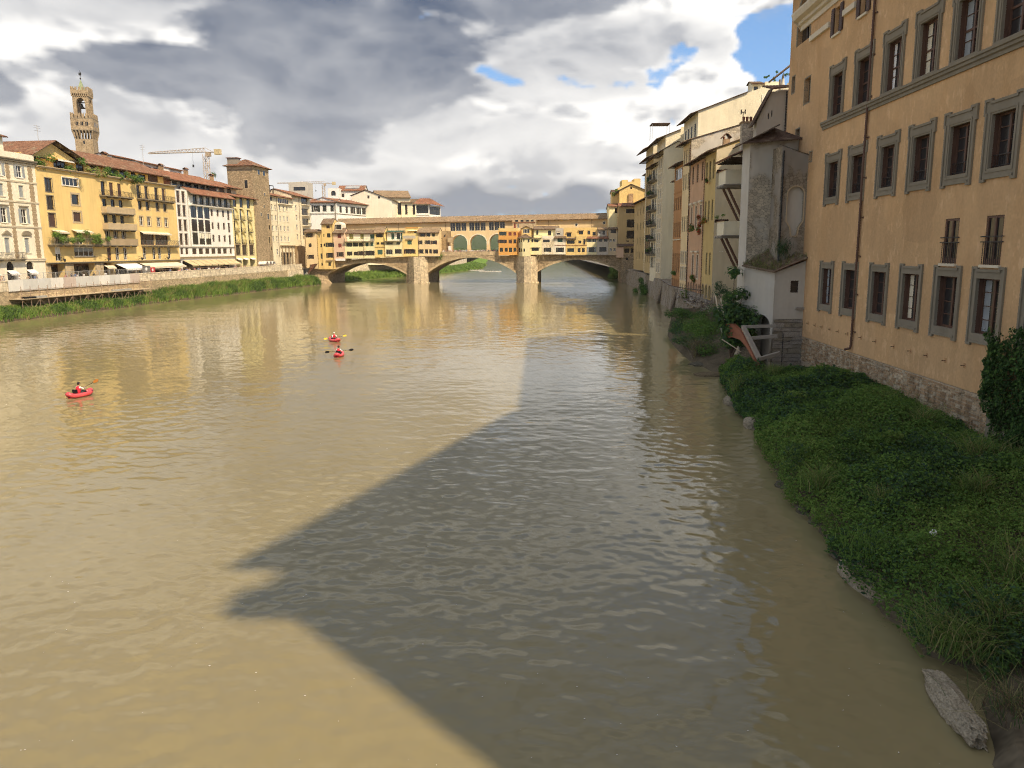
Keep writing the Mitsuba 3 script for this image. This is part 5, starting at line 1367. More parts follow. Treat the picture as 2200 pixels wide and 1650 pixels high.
def pwin(c, z0, z1, w, o, style):
    """Palazzo window: stone frame o = (side, below, above) round an opening, oak sashes set back 0.42 m."""
    u = -c
    pg = rect2(u - w / 2, z0, u + w / 2, z1)
    holes.append(pg.buffer(.05, join_style=2))
    k_ = part(pz, "window")
    G().box(u - w / 2, u + w / 2, -.43, -.40, z0, z1).put(k_, "old_glass", PF)
    g = G("wood_brown")
    f = .085
    g.box(u - w / 2, u - w / 2 + f, -.40, -.33, z0, z1).box(u + w / 2 - f, u + w / 2, -.40, -.33, z0, z1).box(u - w / 2 + f, u + w / 2 - f, -.40, -.33, z0, z0 + f).box(u - w / 2 + f, u + w / 2 - f, -.40, -.33, z1 - f, z1)
    g.box(u - .07, u + .07, -.398, -.325, z0 + f, z1 - f)
    rows = {"up": (.33, .5, .75), "mid": (.25, .5, .75), "low": (.25, .5, .75)}[style]
    for k in rows:
        t_ = .055 if (style == "up" and k == .5) else .018
        g.box(u - w / 2 + f, u + w / 2 - f, -.40, -.34, z0 + (z1 - z0) * k - t_, z0 + (z1 - z0) * k + t_)
    if style == "mid":
        for k in range(9):
            x = u - w / 2 + .12 + k * (w - .24) / 8
            g.box(x - .008, x + .008, -.2, -.184, z0, z0 + .62, "iron")
        g.box(u - w / 2, u + w / 2, -.205, -.18, z0 + .6, z0 + .63, "iron").box(u - w / 2, u + w / 2, -.205, -.18, z0 + .1, z0 + .125, "iron")
    g.put(part(k_, "sash"), "plain", PF)
    if rnd.random() < .55:
        x0 = u - w / 2 + .1 if rnd.random() < .5 else u + .08
        G(rnd.choice(["shirt_white", "shutter_grey", "awning_cream"])).box(x0, x0 + w * rnd.uniform(.16, .3), -.399, -.392, z0 + .1, z1 - .1).put(part(k_, "curtain"), "plain", PF)
    a, b, d = o
    e = .13
    L, R, B, T_ = u - w / 2 - a, u + w / 2 + a, z0 - b, z1 + d
    if style == "up":
        out = Polygon([(L, B), (R, B), (R, T_ - .75), (R + e, T_ - .75), (R + e, T_ + e), (R - .55, T_ + e), (R - .55, T_), (L + .55, T_), (L + .55, T_ + e), (L - e, T_ + e), (L - e, T_ - .75), (L, T_ - .75)])
    else:
        out = Polygon([(L, B - e), (L + .4, B - e), (L + .4, B), (R - .4, B), (R - .4, B - e), (R, B - e), (R, T_ - .65 if style == "mid" else T_), *([(R + e, T_ - .65), (R + e, T_ + e)] if style == "mid" else [(R, T_ + e)]), (R - .5, T_ + e), (R - .5, T_), (L + .5, T_), (L + .5, T_ + e),
                       *([(L - e, T_ + e), (L - e, T_ - .65)] if style == "mid" else [(L, T_ + e)]), (L, T_ - .65 if style == "mid" else T_)])
    G("wood_brown").poly(pg.buffer(.045, join_style=2).difference(pg), -.5, -.12).put(part(k_, "lining"), "plain", PF)
    g = G("grey_stone").poly(out.difference(pg), -.118, .05)
    g.poly(out.difference(out.buffer(-.13, join_style=2)), .05, .11)
    if style != "low":
        inn = pg.buffer(.2, join_style=2)
        if style == "up":
            inn = inn.intersection(rect2(L, z0, R, 99))
        g.poly(inn.difference(pg.buffer(.10, join_style=2)).difference(rect2(L, 0, R, z0)) if style == "up" else inn.difference(pg.buffer(.10, join_style=2)), .05, .085)
    g.put(part(k_, "surround"), "stucco", PF, seed=c * .013 % 1)


for c in YC_UP:
    pwin(c, 20.3, 23.38, 1.96, (.46, 0, .66), "up")
for c in YC_LOW:
    pwin(c + .05, 14.54, 17.08, 1.88, (.52, .50, .64), "mid")
for c in YC_LOW:
    pwin(c, 6.5, 9.24, 2.0, (.39, .47, .46), "low")
for (c, w) in ((42.45, 1.42), (38.55, 1.45)):
    u, z0, z1 = -c, 9.92, 12.28
    pg = rect2(u - w / 2, z0, u + w / 2, z1)
    holes.append(pg)
    k_ = part(pz, "balcony_window", "tall brown casement with iron bars across its lower half")
    G().box(u - w / 2, u + w / 2, -.13, -.10, z0, z1).put(k_, "glass", PF)
    g = G("wood_brown")
    for x in (u - w / 2, u - .06, u + w / 2 - .12):
        g.box(x, x + .12, -.10, -.03, z0, z1)
    g.box(u - w / 2, u + w / 2, -.099, -.035, z0, z0 + .3).box(u - w / 2, u + w / 2, -.099, -.035, z1 - .12, z1)
    g.put(part(k_, "sash"), "plain", PF)
    g = G("iron")
    for k in range(9):
        x = u - w / 2 + .05 + k * (w - .1) / 8
        g.box(x - .012, x + .012, .08, .105, z0 + .02, z0 + 1.12)
    g.box(u - w / 2 - .2, u + w / 2 + .2, .075, .11, z0 + 1.08, z0 + 1.13).box(u - w / 2 - .22, u + w / 2 + .22, .075, .115, z0 + 1.34, z0 + 1.39)
    for x in (u - w / 2 - .15, u + w / 2 + .12):
        g.box(x, x + .03, 0, .1, z0 + 1.09, z0 + 1.12).box(x, x + .03, 0, .1, z0 + 1.35, z0 + 1.38)
    g.put(part(k_, "railing"), "plain", PF)
    G("pale_stone").box(u - w / 2 - .12, u + w / 2 + .12, -.05, .14, z0 - .14, z0 - .002).put(part(k_, "sill"), "stucco", PF)
for (y0, y1, z0, z1) in ((70.05, 70.8, 23.97, 25.3), (66.1, 67.45, 22.5, 24.45), (68.1, 69.1, 19.7, 20.7), (64.75, 65.3, 17.7, 18.4)):
    pg = rect2(-y1, z0, -y0, z1)
    holes.append(pg)
    k_ = part(pz, "slit_window")
    G("wood_dark").box(-y1, -y0, -.40, -.37, z0, z1).put(k_, "plain", PF)
    G("grey_stone").poly(pg.buffer(.1, join_style=2).difference(pg), -.3, .015).put(part(k_, "surround"), "stucco", PF)
# walled-up order at the far top: arched niche window, entablature piece, shuttered windows
pg = arch(-69.9, -67.0, 27.6, 31.2, 14)
holes.append(pg)
k_ = part(pz, "arched_window")
G().poly(pg, -.40, -.37).put(k_, "glass", PF)
G("wood_dark").box(-68.55, -68.4, -.37, -.3, 27.6, 31.1).box(-69.9, -67.0, -.37, -.31, 29.4, 29.5).put(part(k_, "sash"), "plain", PF)
G("grey_stone").poly(arch(-70.2, -66.7, 27.6, 31.5, 14).difference(pg), -.38, .03).put(part(k_, "surround"), "stucco", PF)
k_ = part(pz, "entablature")
prof = [(0, 28.55), (.12, 28.55), (.12, 28.95), (.35, 29.0), (.35, 29.25), (.75, 29.35), (.9, 29.75), (.9, 29.9), (0, 29.9)]
V = np.array([[u, v, z] for u in (-69.0, -59.0) for v, z in prof])
n = len(prof)
G("pale_stone").add(V, [[i, (i + 1) % n, (i + 1) % n + n, i + n] for i in range(n)]).add(V[:n], [[0, i, i + 1] for i in range(1, n - 1)]).add(V[n:], [[0, i + 1, i] for i in range(1, n - 1)]).put(k_, "stucco", PF)
g = G("pale_stone")
for k in range(40):
    g.box(-68.9 + k * .248, -68.77 + k * .248, .12, .3, 28.96, 29.2)
g.put(part(k_, "dentil"), "stucco", PF)
for a, b in ((-66.4, -62.2), (-59.55, -57.4)):
    G("pale_stone").box(a, b, 0, .22, 27.1, 27.5).put(part(pz, "string_course"), "stucco", PF)
for c in (60.9, 56.2, 51.5):
    u = -c
    pg = rect2(u - .55, 26.35, u + .55, 28.2)
    holes.append(pg)
    k_ = part(pz, "shuttered_window")
    G().box(u - .55, u + .55, -.3, -.27, 26.35, 28.2).put(k_, "glass", PF)
    for s_ in (-1, 1):
        g = G("shutter_brown")
        a, b = sorted((u + s_ * .57, u + s_ * 1.12))
        g.box(a, b, .05, .1, 26.3, 28.25)
        for q_ in range(12):
            g.box(a + .05, b - .05, .1, .125, 26.38 + q_ * .155, 26.47 + q_ * .155)
        g.put(part(k_, "shutter"), "plain", PF)
    G("pale_stone").box(u - .75, u + .75, 0, .16, 26.15, 26.3).put(part(k_, "sill"), "stucco", PF)
w_ = wallpoly
for p in holes:
    w_ = w_.difference(p)
g = G("ochre").poly(w_, -.5, 0).poly(wallpoly, -22, -.503)
g.put(part(pz, "wall"), "palace_plaster", PF)
prof = [(0, 19.72), (.10, 19.72), (.10, 19.9), (.2, 19.95), (.2, 20.1), (.28, 20.13), (.28, 20.27), (0, 20.27)]
n = len(prof)
V = np.array([[u, v, z] for u in (-62.55, 9.4) for v, z in prof])
G("grey_stone").add(V, [[i, (i + 1) % n, (i + 1) % n + n, i + n] for i in range(n)]).add(V[:n], [[0, i, i + 1] for i in range(1, n - 1)]).put(part(pz, "string_course"), "stucco", PF)
g = G("wood_brown")
y = 54.2
g.path([(-y, .13, 32.1), (-y, .13, 4.1), (-y + .02, .2, 3.85), (-y - .5, .32, 3.72)], .085, n=10)
for k in range(11):
    g.box(-y - .1, -y + .12, 0, .2, 5.0 + k * 2.6, 5.05 + k * 2.6).box(-y + .2, -y + .36, 0, .05, 5.0 + k * 2.6 - .06, 5.06 + k * 2.6)
g.put(part(pz, "downpipe"), "plain", PF)
for k, c in enumerate((63.3, 61.7, 60.2, 58.6, 56.95, 55.2, 50.6, 52.9, 48.0, 45.85, 43.9, 41.9, 40.0, 38.2)):
    g = G("rust_wall").box(-c - .1, -c + .1, 0, .012, 4.62, 4.88).tube((-c, .0, 4.75), (-c, .2, 4.75), .022, n=6, col="wood_brown").box(-c - .12, -c + .02, .12, .15, 4.73, 4.77, "wood_brown")
    g.put(part(pz, "tie_anchor"), "plain", PF)
# eaves and roofs of the palazzo, above the frame: they cast the shadow on the river
g = G("tile")
tiles(g, (-72.2, 1.05, 32.15), (-26.5, 1.05, 32.15), (-26.5, -11, 37), (-72.2, -11, 37), "tile", 1.2)
tiles(g, (-72.2, -23, 32.15), (-26.5, -23, 32.15), (-26.5, -11, 37), (-72.2, -11, 37), "tile", 2)
tiles(g, (-27.5, -23, 32.3), (-27.5, 1.5, 32.3), (8.2, 1.5, 45.4), (8.2, -23, 45.4), "tile", 1.2)
g.put(part(pz, "roof"), "tile", PF)
G("pale_stone").box(8.3, 9.9, -20, 1.6, 42.9, 43.6).put(part(pz, "cornice"), "stucco", PF)

# brick and stone plinth: backing, 300 stones as parts, the rest in one
pl = thing("plinth_wall", "weathered brick and stone footing under the ochre palazzo", "wall")
G("mortar").poly(Polygon([(-64.7, -1), (9.5, -1), (9.5, 3.5), (-64.7, 3.5)]), -.8, -.02).put(part(pl, "core"), "earth", PF)
stones = []
z = 1.55
row = 0
while z < 3.46:
    hh = rng.uniform(.12, .2)
    hh = min(hh, 3.49 - z)
    u = -64.6 + rng.uniform(0, .4)
    while u < -32.0:
        w = rng.uniform(.22, .62) if hh > .15 else rng.uniform(.3, .75)
        if rng.random() > .06:
            stones.append((u, u + w - .035, z, z + hh - .028, rng.uniform(-.004, .05)))
        u += w
    z += hh
stones.sort(key=lambda s_: -(s_[1] - s_[0]) / (-s_[0]) ** 1.5)
rest = G("brick_b")
for i_, (u0, u1, z0, z1, d) in enumerate(stones):
    c_ = rnd.choice(["brick_a", "brick_b", "brick_c", "brick_d", "brick_a"])
    sk = rng.uniform(-.02, .02, 4)
    V = [[u0, -.1, z0], [u1, -.1, z0], [u1, -.1, z1], [u0, -.1, z1], [u0 + .02, d, z0 + .015 + sk[0]], [u1 - .02, d, z0 + .015 + sk[1]], [u1 - .02, d, z1 - .015 + sk[2] * .5], [u0 + .02, d, z1 - .015 + sk[3] * .5]]
    Fq = [[4, 5, 6, 7], [0, 1, 5, 4], [1, 2, 6, 5], [2, 3, 7, 6], [3, 0, 4, 7]]
    if i_ < 300:
        G(c_).add(V, Fq).put(part(pl, "stone"), "earth", PF)
    else:
        rest.add(V, Fq, c_)
rest.put(part(pl, "small_stones", kindof="stuff"), "earth", PF)
# stone doorway beside the ivy
dw = thing("stone_doorway", "grey stone water gate jamb with rough masonry beside the ivy", "doorway")
G("grey_stone").box(-36.95, -36.6, -.3, .42, .6, 3.1).box(-36.6, -36.25, -.3, .3, .6, 3.0).put(part(dw, "jamb"), "stucco", PF)
G("dark_plaster").box(-36.25, -33.0, -.3, .12, .6, 3.2).put(part(dw, "masonry"), "rubble", PF)
for k in range(14):
    u, z = -36.1 + (k % 2) * .28 + rng.uniform(0, .15), .9 + k * .15
    G("pale_stone").box(u, u + .2, .1, .2, z, z + .1).put(part(dw, "block"), "stucco", PF)

# ------------------------------------------------------------------ lean-to, niche wall, grey tower house
s_ = House("lean_to", "small pale plastered lean-to with sloping tiled roof against the ochre palazzo", frame((19.6, 64.7), (1, 0)), 0, 2.42, 4.95, 9.0, 7, "grey_plaster", outline=Polygon([(0, 4.95), (2.42, 4.95), (2.42, 9.75), (0, 8.85)]))
s_.win(1.25, 7.15, .66, .98, fr="wood_dark", bars=(1, 1), rec=.2)
s_.done()
RF = frame((17.98, 67.95), (1.62, -3.25))
gate = arch(1.15, 3.35, -1.5, 5.25, 14)
G("pale_plaster").poly(Polygon([(0, 3.6), (3.6, 3.6), (3.6, 8.9), (0, 9.3)]).difference(gate), -.9, .06).put(part(s_.key, "river_wall"), "stucco", RF)
G("dark_plaster").poly(Polygon([(-.2, -1), (3.6, -1), (3.6, 3.598), (-.2, 3.598)]).difference(gate), -1.0, .1).put(part(s_.key, "arched_base"), "rubble", RF)
bf = frame((19.6, 64.62), (1, 0))
g = G("grey_plaster")
z = 1.0
rows = 0
while z < 4.9:
    hh = rng.uniform(.25, .5)
    hh = min(hh, 4.93 - z)
    u = .02
    while u < 2.4:
        w = rng.uniform(.5, 1.3)
        w = min(w, 2.42 - u)
        G(rnd.choice(["grey_stone", "dark_plaster", "dark_plaster"])).box(u, u + w - .03, -.35, rng.uniform(-.03, .06), z, z + hh - .03).put(part(s_.key, "base_stone"), "rockface", bf)
        u += w
    z += hh
G("dark_plaster").box(0.0, 2.42, -5, -.36, -1, 4.94).put(part(s_.key, "base_core"), "rubble", bf)
G("wood_grey").box(1.75, 2.4, .0, .25, 5.75, 5.95).put(part(s_.key, "corbel"), "plain", frame((19.6, 64.7), (1, 0)))
g = G("tile_brown")
tiles(g, (17.65, 68.0, 9.25), (19.3, 64.3, 8.8), (22.0, 64.3, 9.95), (20.4, 68.0, 10.9), "tile_brown", .24, .05, .07, "wood_brown")
tiles(g, (20.4, 68.0, 10.9), (22.0, 64.3, 9.95), (22.0, 68, 10.9), (22.0, 68.0, 10.95), "tile_brown", .24, .05, .07, "wood_brown")
g.put(part(s_.key, "roof"), "tile")
g = G()
n = 900
a_, b_ = rng.random(n)[:, None], (rng.random(n) ** 1.6)[:, None]
P = (np.array([17.7, 68.0, 9.4]) * a_ + np.array([19.3, 64.35, 8.95]) * (1 - a_)) * (1 - b_) + (np.array([20.4, 68, 11.0]) * a_ + np.array([22, 64.35, 10.1]) * (1 - a_)) * b_
blades(g, P, .35, .03, ["grass_dry", "leaf_d", "soil"], .5)
put_leaves(g, part(thing("roof_weeds", "dry weeds sprouting over the lean-to roof tiles", "weeds", kindof="stuff"), "tuft"))
k_ = thing("valley_plant", "dark tuft of grass hanging where the lean-to roof meets the niche wall", "plant")
g = G()
P = np.array([20.2, 65.0, 10.6]) + rng.normal(size=(260, 3)) * [.3, .15, .35]
blades(g, P, .5, .03, ["bush_blue", "leaf_c"], .8)
put_leaves(g, part(k_, "foliage"))

NF = frame((19.85, 65.5), (1, 0))
h = House("niche_wall", "rubble stone wall with an arched plaster niche beside the palazzo", NF, 0, 2.4, 9.3, 18.4, 5, "dark_plaster", mat="rubble", cat="wall", outline=Polygon([(0, 9.3), (2.3, 9.3), (2.3, 18.2), (1.2, 18.5), (0, 19.0)]))
niche = unary_union([arch(.62, 1.95, 13.0, 15.75, 14), Polygon([(.62, 13.0), (1.95, 13.0), (1.62, 12.5), (1.52, 11.8), (1.05, 11.8), (.95, 12.5)])])
h.holes.append(niche)
k_ = part(h.key, "niche")
G("grey_plaster").poly(niche, -.395, -.3).put(k_, "stucco", NF)
G("sandstone").poly(niche.buffer(.08).difference(niche), -.3, .05).put(part(k_, "border"), "stucco", NF)
G("tile_dark").add([[-.1, .1, 19.05], [1.25, .1, 18.55], [2.4, .1, 18.2], [2.4, -.7, 18.3], [1.25, -.7, 18.7], [-.1, -.7, 19.2]], [[0, 1, 4, 5], [1, 2, 3, 4]]).put(part(h.key, "coping"), "tile", NF)
h.downpipe(.12, 9.4, 18.6, .07, "iron")
h.done()

TF = frame((17.95, 68), (1, 0))
h = House("tower_house", "tall grey tower house with flaking plaster showing stonework", TF, 0, 4.0, -1, 19.85, 2.4, "grey_plaster", mat="rubble", ply=.35)
h.done()
TR = frame((17.95, 70.4), (0, -1))
G("pale_plaster").box(0.0, 2.4, -.02, .03, 4, 19.8).put(part(h.key, "river_wall"), "stucco", TR)
g = G("tile_dark")
tiles(g, (17.2, 71.0, 19.4), (17.2, 67.5, 19.4), (20.2, 67.5, 20.9), (20.2, 71.0, 20.9), "tile_dark", .24, .05, .07)
tiles(g, (17.2, 67.5, 19.4), (22.2, 67.3, 19.7), (20.2, 69.5, 20.9), (20.2, 69.4, 20.9), "tile_dark", .24, .05, .07)
g.put(part(h.key, "roof"), "tile")
g = G("iron").path([(17.2, 67.2, 19.1), (18.2, 67.85, 18.8), (18.2, 67.85, 9)], .05)
UF = frame((20.3, 75.2), (1, 0))
h = House("tower_house", "grey upper gable with cracked plaster leaning against the palazzo above the tower house", UF, 0, 3.2, 18, 24.8, 1.0, "grey_plaster", outline=Polygon([(0, 18), (3.2, 18), (3.2, 25.1), (1.25, 25.0), (0, 22.4)]))
h.win(1.0, 22.6, .12, .5, fr=None); h.win(1.3, 22.8, .12, .55, fr=None)
g = G("tile_dark")
tiles(g, (-.4, .3, 21.9), (-.4, -.9, 21.9), (1.3, -.9, 25.2), (1.3, .3, 25.2), "tile_dark", .3)
tiles(g, (1.2, .5, 25.1), (3.3, .5, 25.3), (3.3, -3, 26.0), (1.2, -3, 26.0), "tile", .3)
g.put(part(h.key, "roof"), "tile", UF); h.downpipe(2.6, 18, 25, .06, "iron"); h.done()
AF = frame((23.4, 79.5), (1, 0))
h = House("altana", "small roofed terrace high beside the palazzo with white closed parasols", AF, 0, 2.4, 24, 26.0, 3, "grey_plaster"); h.done()
g = G("tile_brown")
tiles(g, (-.5, .6, 26.9), (-.5, -1.5, 26.9), (2.2, -1.5, 29.0), (2.2, .6, 29.0), "tile_brown", .3)
for x in (.1, 2.2):
    g.box(x * .8, x * .8 + .14, -.2, -.02, 26, 26.9 + x * .55, "wood_grey")
g.put(part(h.key, "roof"), "tile", AF)
for i_, x in enumerate((.55, 1.3)):
    k_ = thing("closed_parasol", ("left", "right")[i_] + " white furled parasol on the small roofed terrace beside the palazzo", "parasol")
    G("white").lathe([(.02, 1.3), (.1, .9), (.2, .1), (.05, 0), (.03, -.6)], (x, -.5, 26.4), 10).put(part(k_, "canopy"), "plain", AF)

# strut-balcony house and the olive flank behind it
SF = frame((20.6, 81.0), (0, -1))
h = House("balcony_house", "olive grey house with two cream balconies on wooden struts beside the tower house", SF, 0, 6.0, 2.5, 20.0, 8, "olive_grey")
h.win(.8, 18.0, .9, 2.0); h.win(.9, 13.4, .9, 2.2); h.win(3.0, 18.2, .9, 1.6)
for z in (17.0, 12.1):
    k_ = part(h.key, "balcony", "cream boxed balcony on slanting wooden struts")
    G("cream").box(.1, 3.0, .002, 2.3, z, z + 1.35).put(k_, "stucco", SF)
    g = G("wood_grey")
    for x in (.3, 1.0, 1.7, 2.5):
        g.box(x, x + .18, 0, 2.55, z - .3, z - .12)
    g.box(.0, 3.1, .002, 2.45, z - .12, z - .004)
    g.put(part(k_, "beam"), "plain", SF)
    g = G("wood_brown")
    for x in (.5, 2.4):
        g.tube((x, 1.9, z - .3), (x, .05, z - 3.9), .13, n=4)
    g.put(part(k_, "strut"), "plain", SF)
    g = G("tile")
    tiles(g, (0, 2.55, z + 1.3), (0, 1.2, z + 1.3), (.3, 1.2, z + 1.5), (.3, 2.55, z + 1.5), "tile", .2)
    g.box(.05, 3.05, 2.2, 2.4, z + 1.35, z + 1.42)
    g.put(part(k_, "coping"), "tile", SF)
g = G("tile_dark")
tiles(g, (-.3, 2.6, 19.2), (6.2, 2.6, 19.2), (6.2, -3, 21.6), (-.3, -3, 21.6), "tile", .26)
for k in range(7):
    g.box(.1 + k * .9, .22 + k * .9, 0, 2.5, 19.1, 19.24, "eave_wood")
g.put(part(h.key, "roof"), "tile", SF)
h.done()
c = (SF @ np.array([.6, 2.2, 13.7, 1]))[:3]
plant("spiky green plants in a trough on the lower strut balcony", c, .45, 90, .16, ["leaf_a", "leaf_d"], kind="balcony_plant", shape=(1, 1.4, .8))

# ------------------------------------------------------------------ right bank row beyond the palazzo (all in shade of themselves)
def row_house(kind, label, x, y0, y1, z0, z1, col, depth=12, **k):
    return House(kind, label, frame((x, y1), (0, -1)), 0, y1 - y0, z0, z1, depth, col, **k)


def flank(h, y, x0, pts, col, mat="stucco", lab=None):
    """Side wall turned to the afternoon sun: pts (along x from the facade, z)."""
    G(col).poly(Polygon(pts), 0, .05).put(part(h.key, "flank_wall", lab), mat, frame((x0, y), (1, 0)))


def fwin(h, yc, z, w, hh, **o):
    h.win(h.fr[1, 3] - yc - w / 2, z, w, hh, **o)


h = row_house("terraced_house", "yellow ochre house with olive grey flank, nearest of the river row past the strut balconies", 25, 112.5, 119.6, 3.4, 24.6, "muted_yellow")
G("beige").poly(Polygon([(0, 2.5), (9, 2.5), (9, 27.0), (0, 24.4)]), 0, .05).put(part(h.key, "flank_wall", "olive grey flank wall"), "stucco", frame((25, 112.45), (1, 0)))
for yc in (114.0, 116.3, 118.5):
    fwin(h, yc, 20.6, 1.1, 2.7); fwin(h, yc, 14.8, 1.0, 2.9)
for yc in (114.4, 116.6):
    fwin(h, yc, 7.0, .95, 3.2)
for yc in (113.6, 115.9, 118.2):
    fwin(h, yc, 3.5, 1.5, 2.0, round_=True, fr=None, sur=.12, surc="sandstone")
G("white").lathe([(.3, 0), (.3, .05)], (0, 0, 0), 12).put(part(h.key, "vent"), "plain", shifted(frame((26.2, 112.4), (1, 0)), z=10.3))
h.roof(1.1, 2.4, 7, "tile_brown"); h.downpipe(.15, 3.5, 24); h.done()
h = row_house("terraced_house", "salmon orange house with pedimented windows and long flower trough", 25, 119.62, 131, 3.4, 24.5, "salmon")
for yc in (121.6, 125.2, 128.8):
    fwin(h, yc, 21.0, 1.2, 2.8)
    k_ = fwin(h, yc, 14.0, 1.2, 3.4, sur=.22, surc="pale_stone")
    u = 131 - yc
    G("pale_stone").box(u - 1.0, u + 1.0, 0, .35, 17.75, 18.05).box(u - .85, u + .85, 0, .2, 17.6, 17.75).put(part(h.key, "window_hood"), "stucco", h.fr)
for yc in (123.0, 126.6):
    fwin(h, yc, 6.2, 1.2, 3.6, sur=.2, surc="pale_stone")
    u = 131 - yc
    G("pale_stone").box(u - 1.0, u + 1.0, 0, .35, 10.2, 10.45).put(part(h.key, "window_hood"), "stucco", h.fr)
for k in range(5):
    fwin(h, 120.9 + k * 2.15, 3.5, 1.35, 1.9, round_=True, fr=None, sur=.12, surc="salmon")
h.roof(1.1, 2.3, 7, "tile_brown"); h.downpipe(.15, 3.5, 24); h.done()
h = row_house("terraced_house", "tall salmon house whose mottled flank wall catches the sun", 25, 131.02, 138, 3.6, 28.3, "peach", depth=14)
for yc in (132.7, 134.9, 136.8):
    for z in (24.6, 20.6, 13.6):
        fwin(h, yc, z, 1.0, 2.6)
    fwin(h, yc, 8.3, 1.0, 2.0, sur=.15, surc="pale_stone"); fwin(h, yc, 5.5, 1.0, 2.2, sur=.15, surc="pale_stone")
    fwin(h, yc, 3.7, 1.0, 1.2, round_=True, fr=None)
flank(h, 131.0, 25, [(0, 20), (14, 20), (14, 32.2), (0, 28.3)], "pale_plaster", "rubble", "mottled sunlit plaster flank wall")
h.roof(1.2, 3.9, 14, "tile_brown", back=14); h.downpipe(6.9, 4, 27.5, .07); h.done()
h = row_house("terraced_house", "rust orange house with glazed loggia under the eaves", 25, 138.02, 146, 4.0, 25.6, "rust_wall")
h.win(.5, 22.9, 7.0, 2.0, bars=(5, 0), fr="white_paint", ft=.12)
for yc in (139.3, 141.2, 143.1, 145.0):
    fwin(h, yc, 17.6, 1.0, 2.2); fwin(h, yc, 12.8, .95, 2.6); fwin(h, yc, 6.6, 1.0, 3.4); fwin(h, yc, 4.1, 1.1, 1.4, round_=True, fr=None)
h.band(12.3, .2, .15, "pale_stone"); h.band(20.6, .15, .1, "rust_wall"); h.roof(1.1, 2.0, 6, "tile_brown"); h.done()
h = row_house("balcony_house", "grey house front with dark iron balconies wedged beside the beige flank wall", 27.2, 146.02, 158, 3.5, 24, "beige", depth=10)
for z in (20.5, 15.8, 11.3, 7.2):
    fwin(h, 148.5, z, 1.3, 2.6, sh="open", shc="shutter_dark"); fwin(h, 153.5, z, 1.3, 2.6)
    h.balcony(8.2, 11.6, z - .1, 1.5, 1.1, railc="iron", step=.14)
h.roof(.8, 1.5, 5, "tile_brown"); h.done()
h = row_house("apartment_building", "tall beige house with broad sunlit flank wall and dark eaves midway down the right bank", 26, 166, 173, 3.5, 31.0, "beige", depth=16)
for yc in (168.2, 171):
    for k in range(8):
        fwin(h, yc, 5.8 + k * 3.1, 1.2, 2.1, sur=.15, surc="ivory")
flank(h, 165.95, 26, [(0, 3), (12, 3), (12, 35.5), (3.4, 35.5), (3.4, 33.4), (0, 31.2)], "cream", lab="broad cream flank wall, sunlit above")
h.roof(1.8, 1.6, 3, "tile_brown", back=4); h.done()
h = row_house("balcony_house", "house with stacked green planted iron balconies next past the beige flank wall", 26, 173.05, 182, 3.5, 29.2, "cream", depth=12)
for k in range(7):
    z = 6.6 + k * 3.2
    fwin(h, 175.5, z, 1.3, 2.4); fwin(h, 179, z, 1.3, 2.4, sh="open", shc="shutter_dark")
    if k:
        h.balcony(.6, 8.2, z - .1, 1.3, 1.05, railc="iron", step=.16)
h.roof(1.4, 2.4, 6, "tile_brown"); h.done()
h = row_house("apartment_building", "tan house with sunlit upper flank and brown shutters farther along the right bank", 26.6, 184, 196, 5.0, 32.0, "tan", depth=12)
for yc in (186.5, 190, 193.5):
    for k in range(7):
        fwin(h, yc, 7.5 + k * 3.4, 1.2, 2.0, sh="open" if k % 2 else "closed")
flank(h, 183.95, 26.6, [(0, 4), (8, 4), (8, 34.5), (0, 32.2)], "peach", lab="tan flank wall, sunlit above")
h.roof(1.7, 2.6, 7, "tile_brown"); h.done()
h = row_house("terraced_house", "low tan house front just before the bridge's right tower house", 28.3, 197, 232, 5.0, 24, "tan", depth=10)
for yc in (200, 206, 212, 218, 224):
    for z in (8, 12, 16, 20):
        fwin(h, yc, z, 1.3, 2.0)
h.roof(1.0, 2, 5, "tile_brown"); h.done()
h = row_house("apartment_building", "inland block of houses behind the strut balcony house, mostly hidden by the tower house", 29.2, 82, 111.5, 4, 26.2, "beige", depth=16); h.roof(.8, 2, 8, "tile_brown"); h.done()
h = row_house("apartment_building", "inland block just before the bridge's right end, mostly hidden behind the row", 33.5, 233, 250, 4, 33.5, "tan", depth=26); h.roof(.8, 2, 10, "tile_brown"); h.done()
# higher buildings behind, with walls facing the sun
B0 = frame((29.7, 150), (1, 0))
h = House("apartment_building", "huge cream sunlit blank wall rising behind the river row", B0, 0, 17, 5, 36, 14, "cream", outline=Polygon([(0, 5), (17, 5), (17, 40.0), (12, 40.0), (8.6, 38.9), (0, 35.9)]))
G("ivory").box(11.5, 16.9, 0, .12, 37.4, 38.6).put(part(h.key, "panel"), "plain", B0)
BRV = frame((29.7, 164), (0, -1))
for u in (1.5, 4.5, 7.5, 11):
    k_ = part(h.key, "window")
    G("shutter_dark").box(u, u + 1.3, -.1, .03, 31, 34).put(k_, "plain", BRV)
g = G("tile_brown")
tiles(g, (-1.5, .4, 35.3), (-1.5, -14, 35.3), (9, -14, 39.1), (9, .4, 39.1), "tile_brown", .4)
g.put(part(h.key, "roof"), "tile", B0)
h.done()
for (x0, x1, z1, lab) in ((10.2, 12.0, 41.0, "left small cream roof cabin with tiled lean-to on the huge blank wall"), (12.6, 15.4, 41.3, "middle cream roof parapet block on the huge blank wall"), (17.5, 22, 41.5, "right cream roof parapet block on the huge blank wall")):
    h = House("roof_cabin", lab, B0, x0, x1, 39.0, z1, 3, "cream", vb=-2)
    if x0 < 11:
        h.win(x0 + .3, 39.4, .8, 1.1); h.roof(.6, .6, 2, "tile_brown")
    h.done()
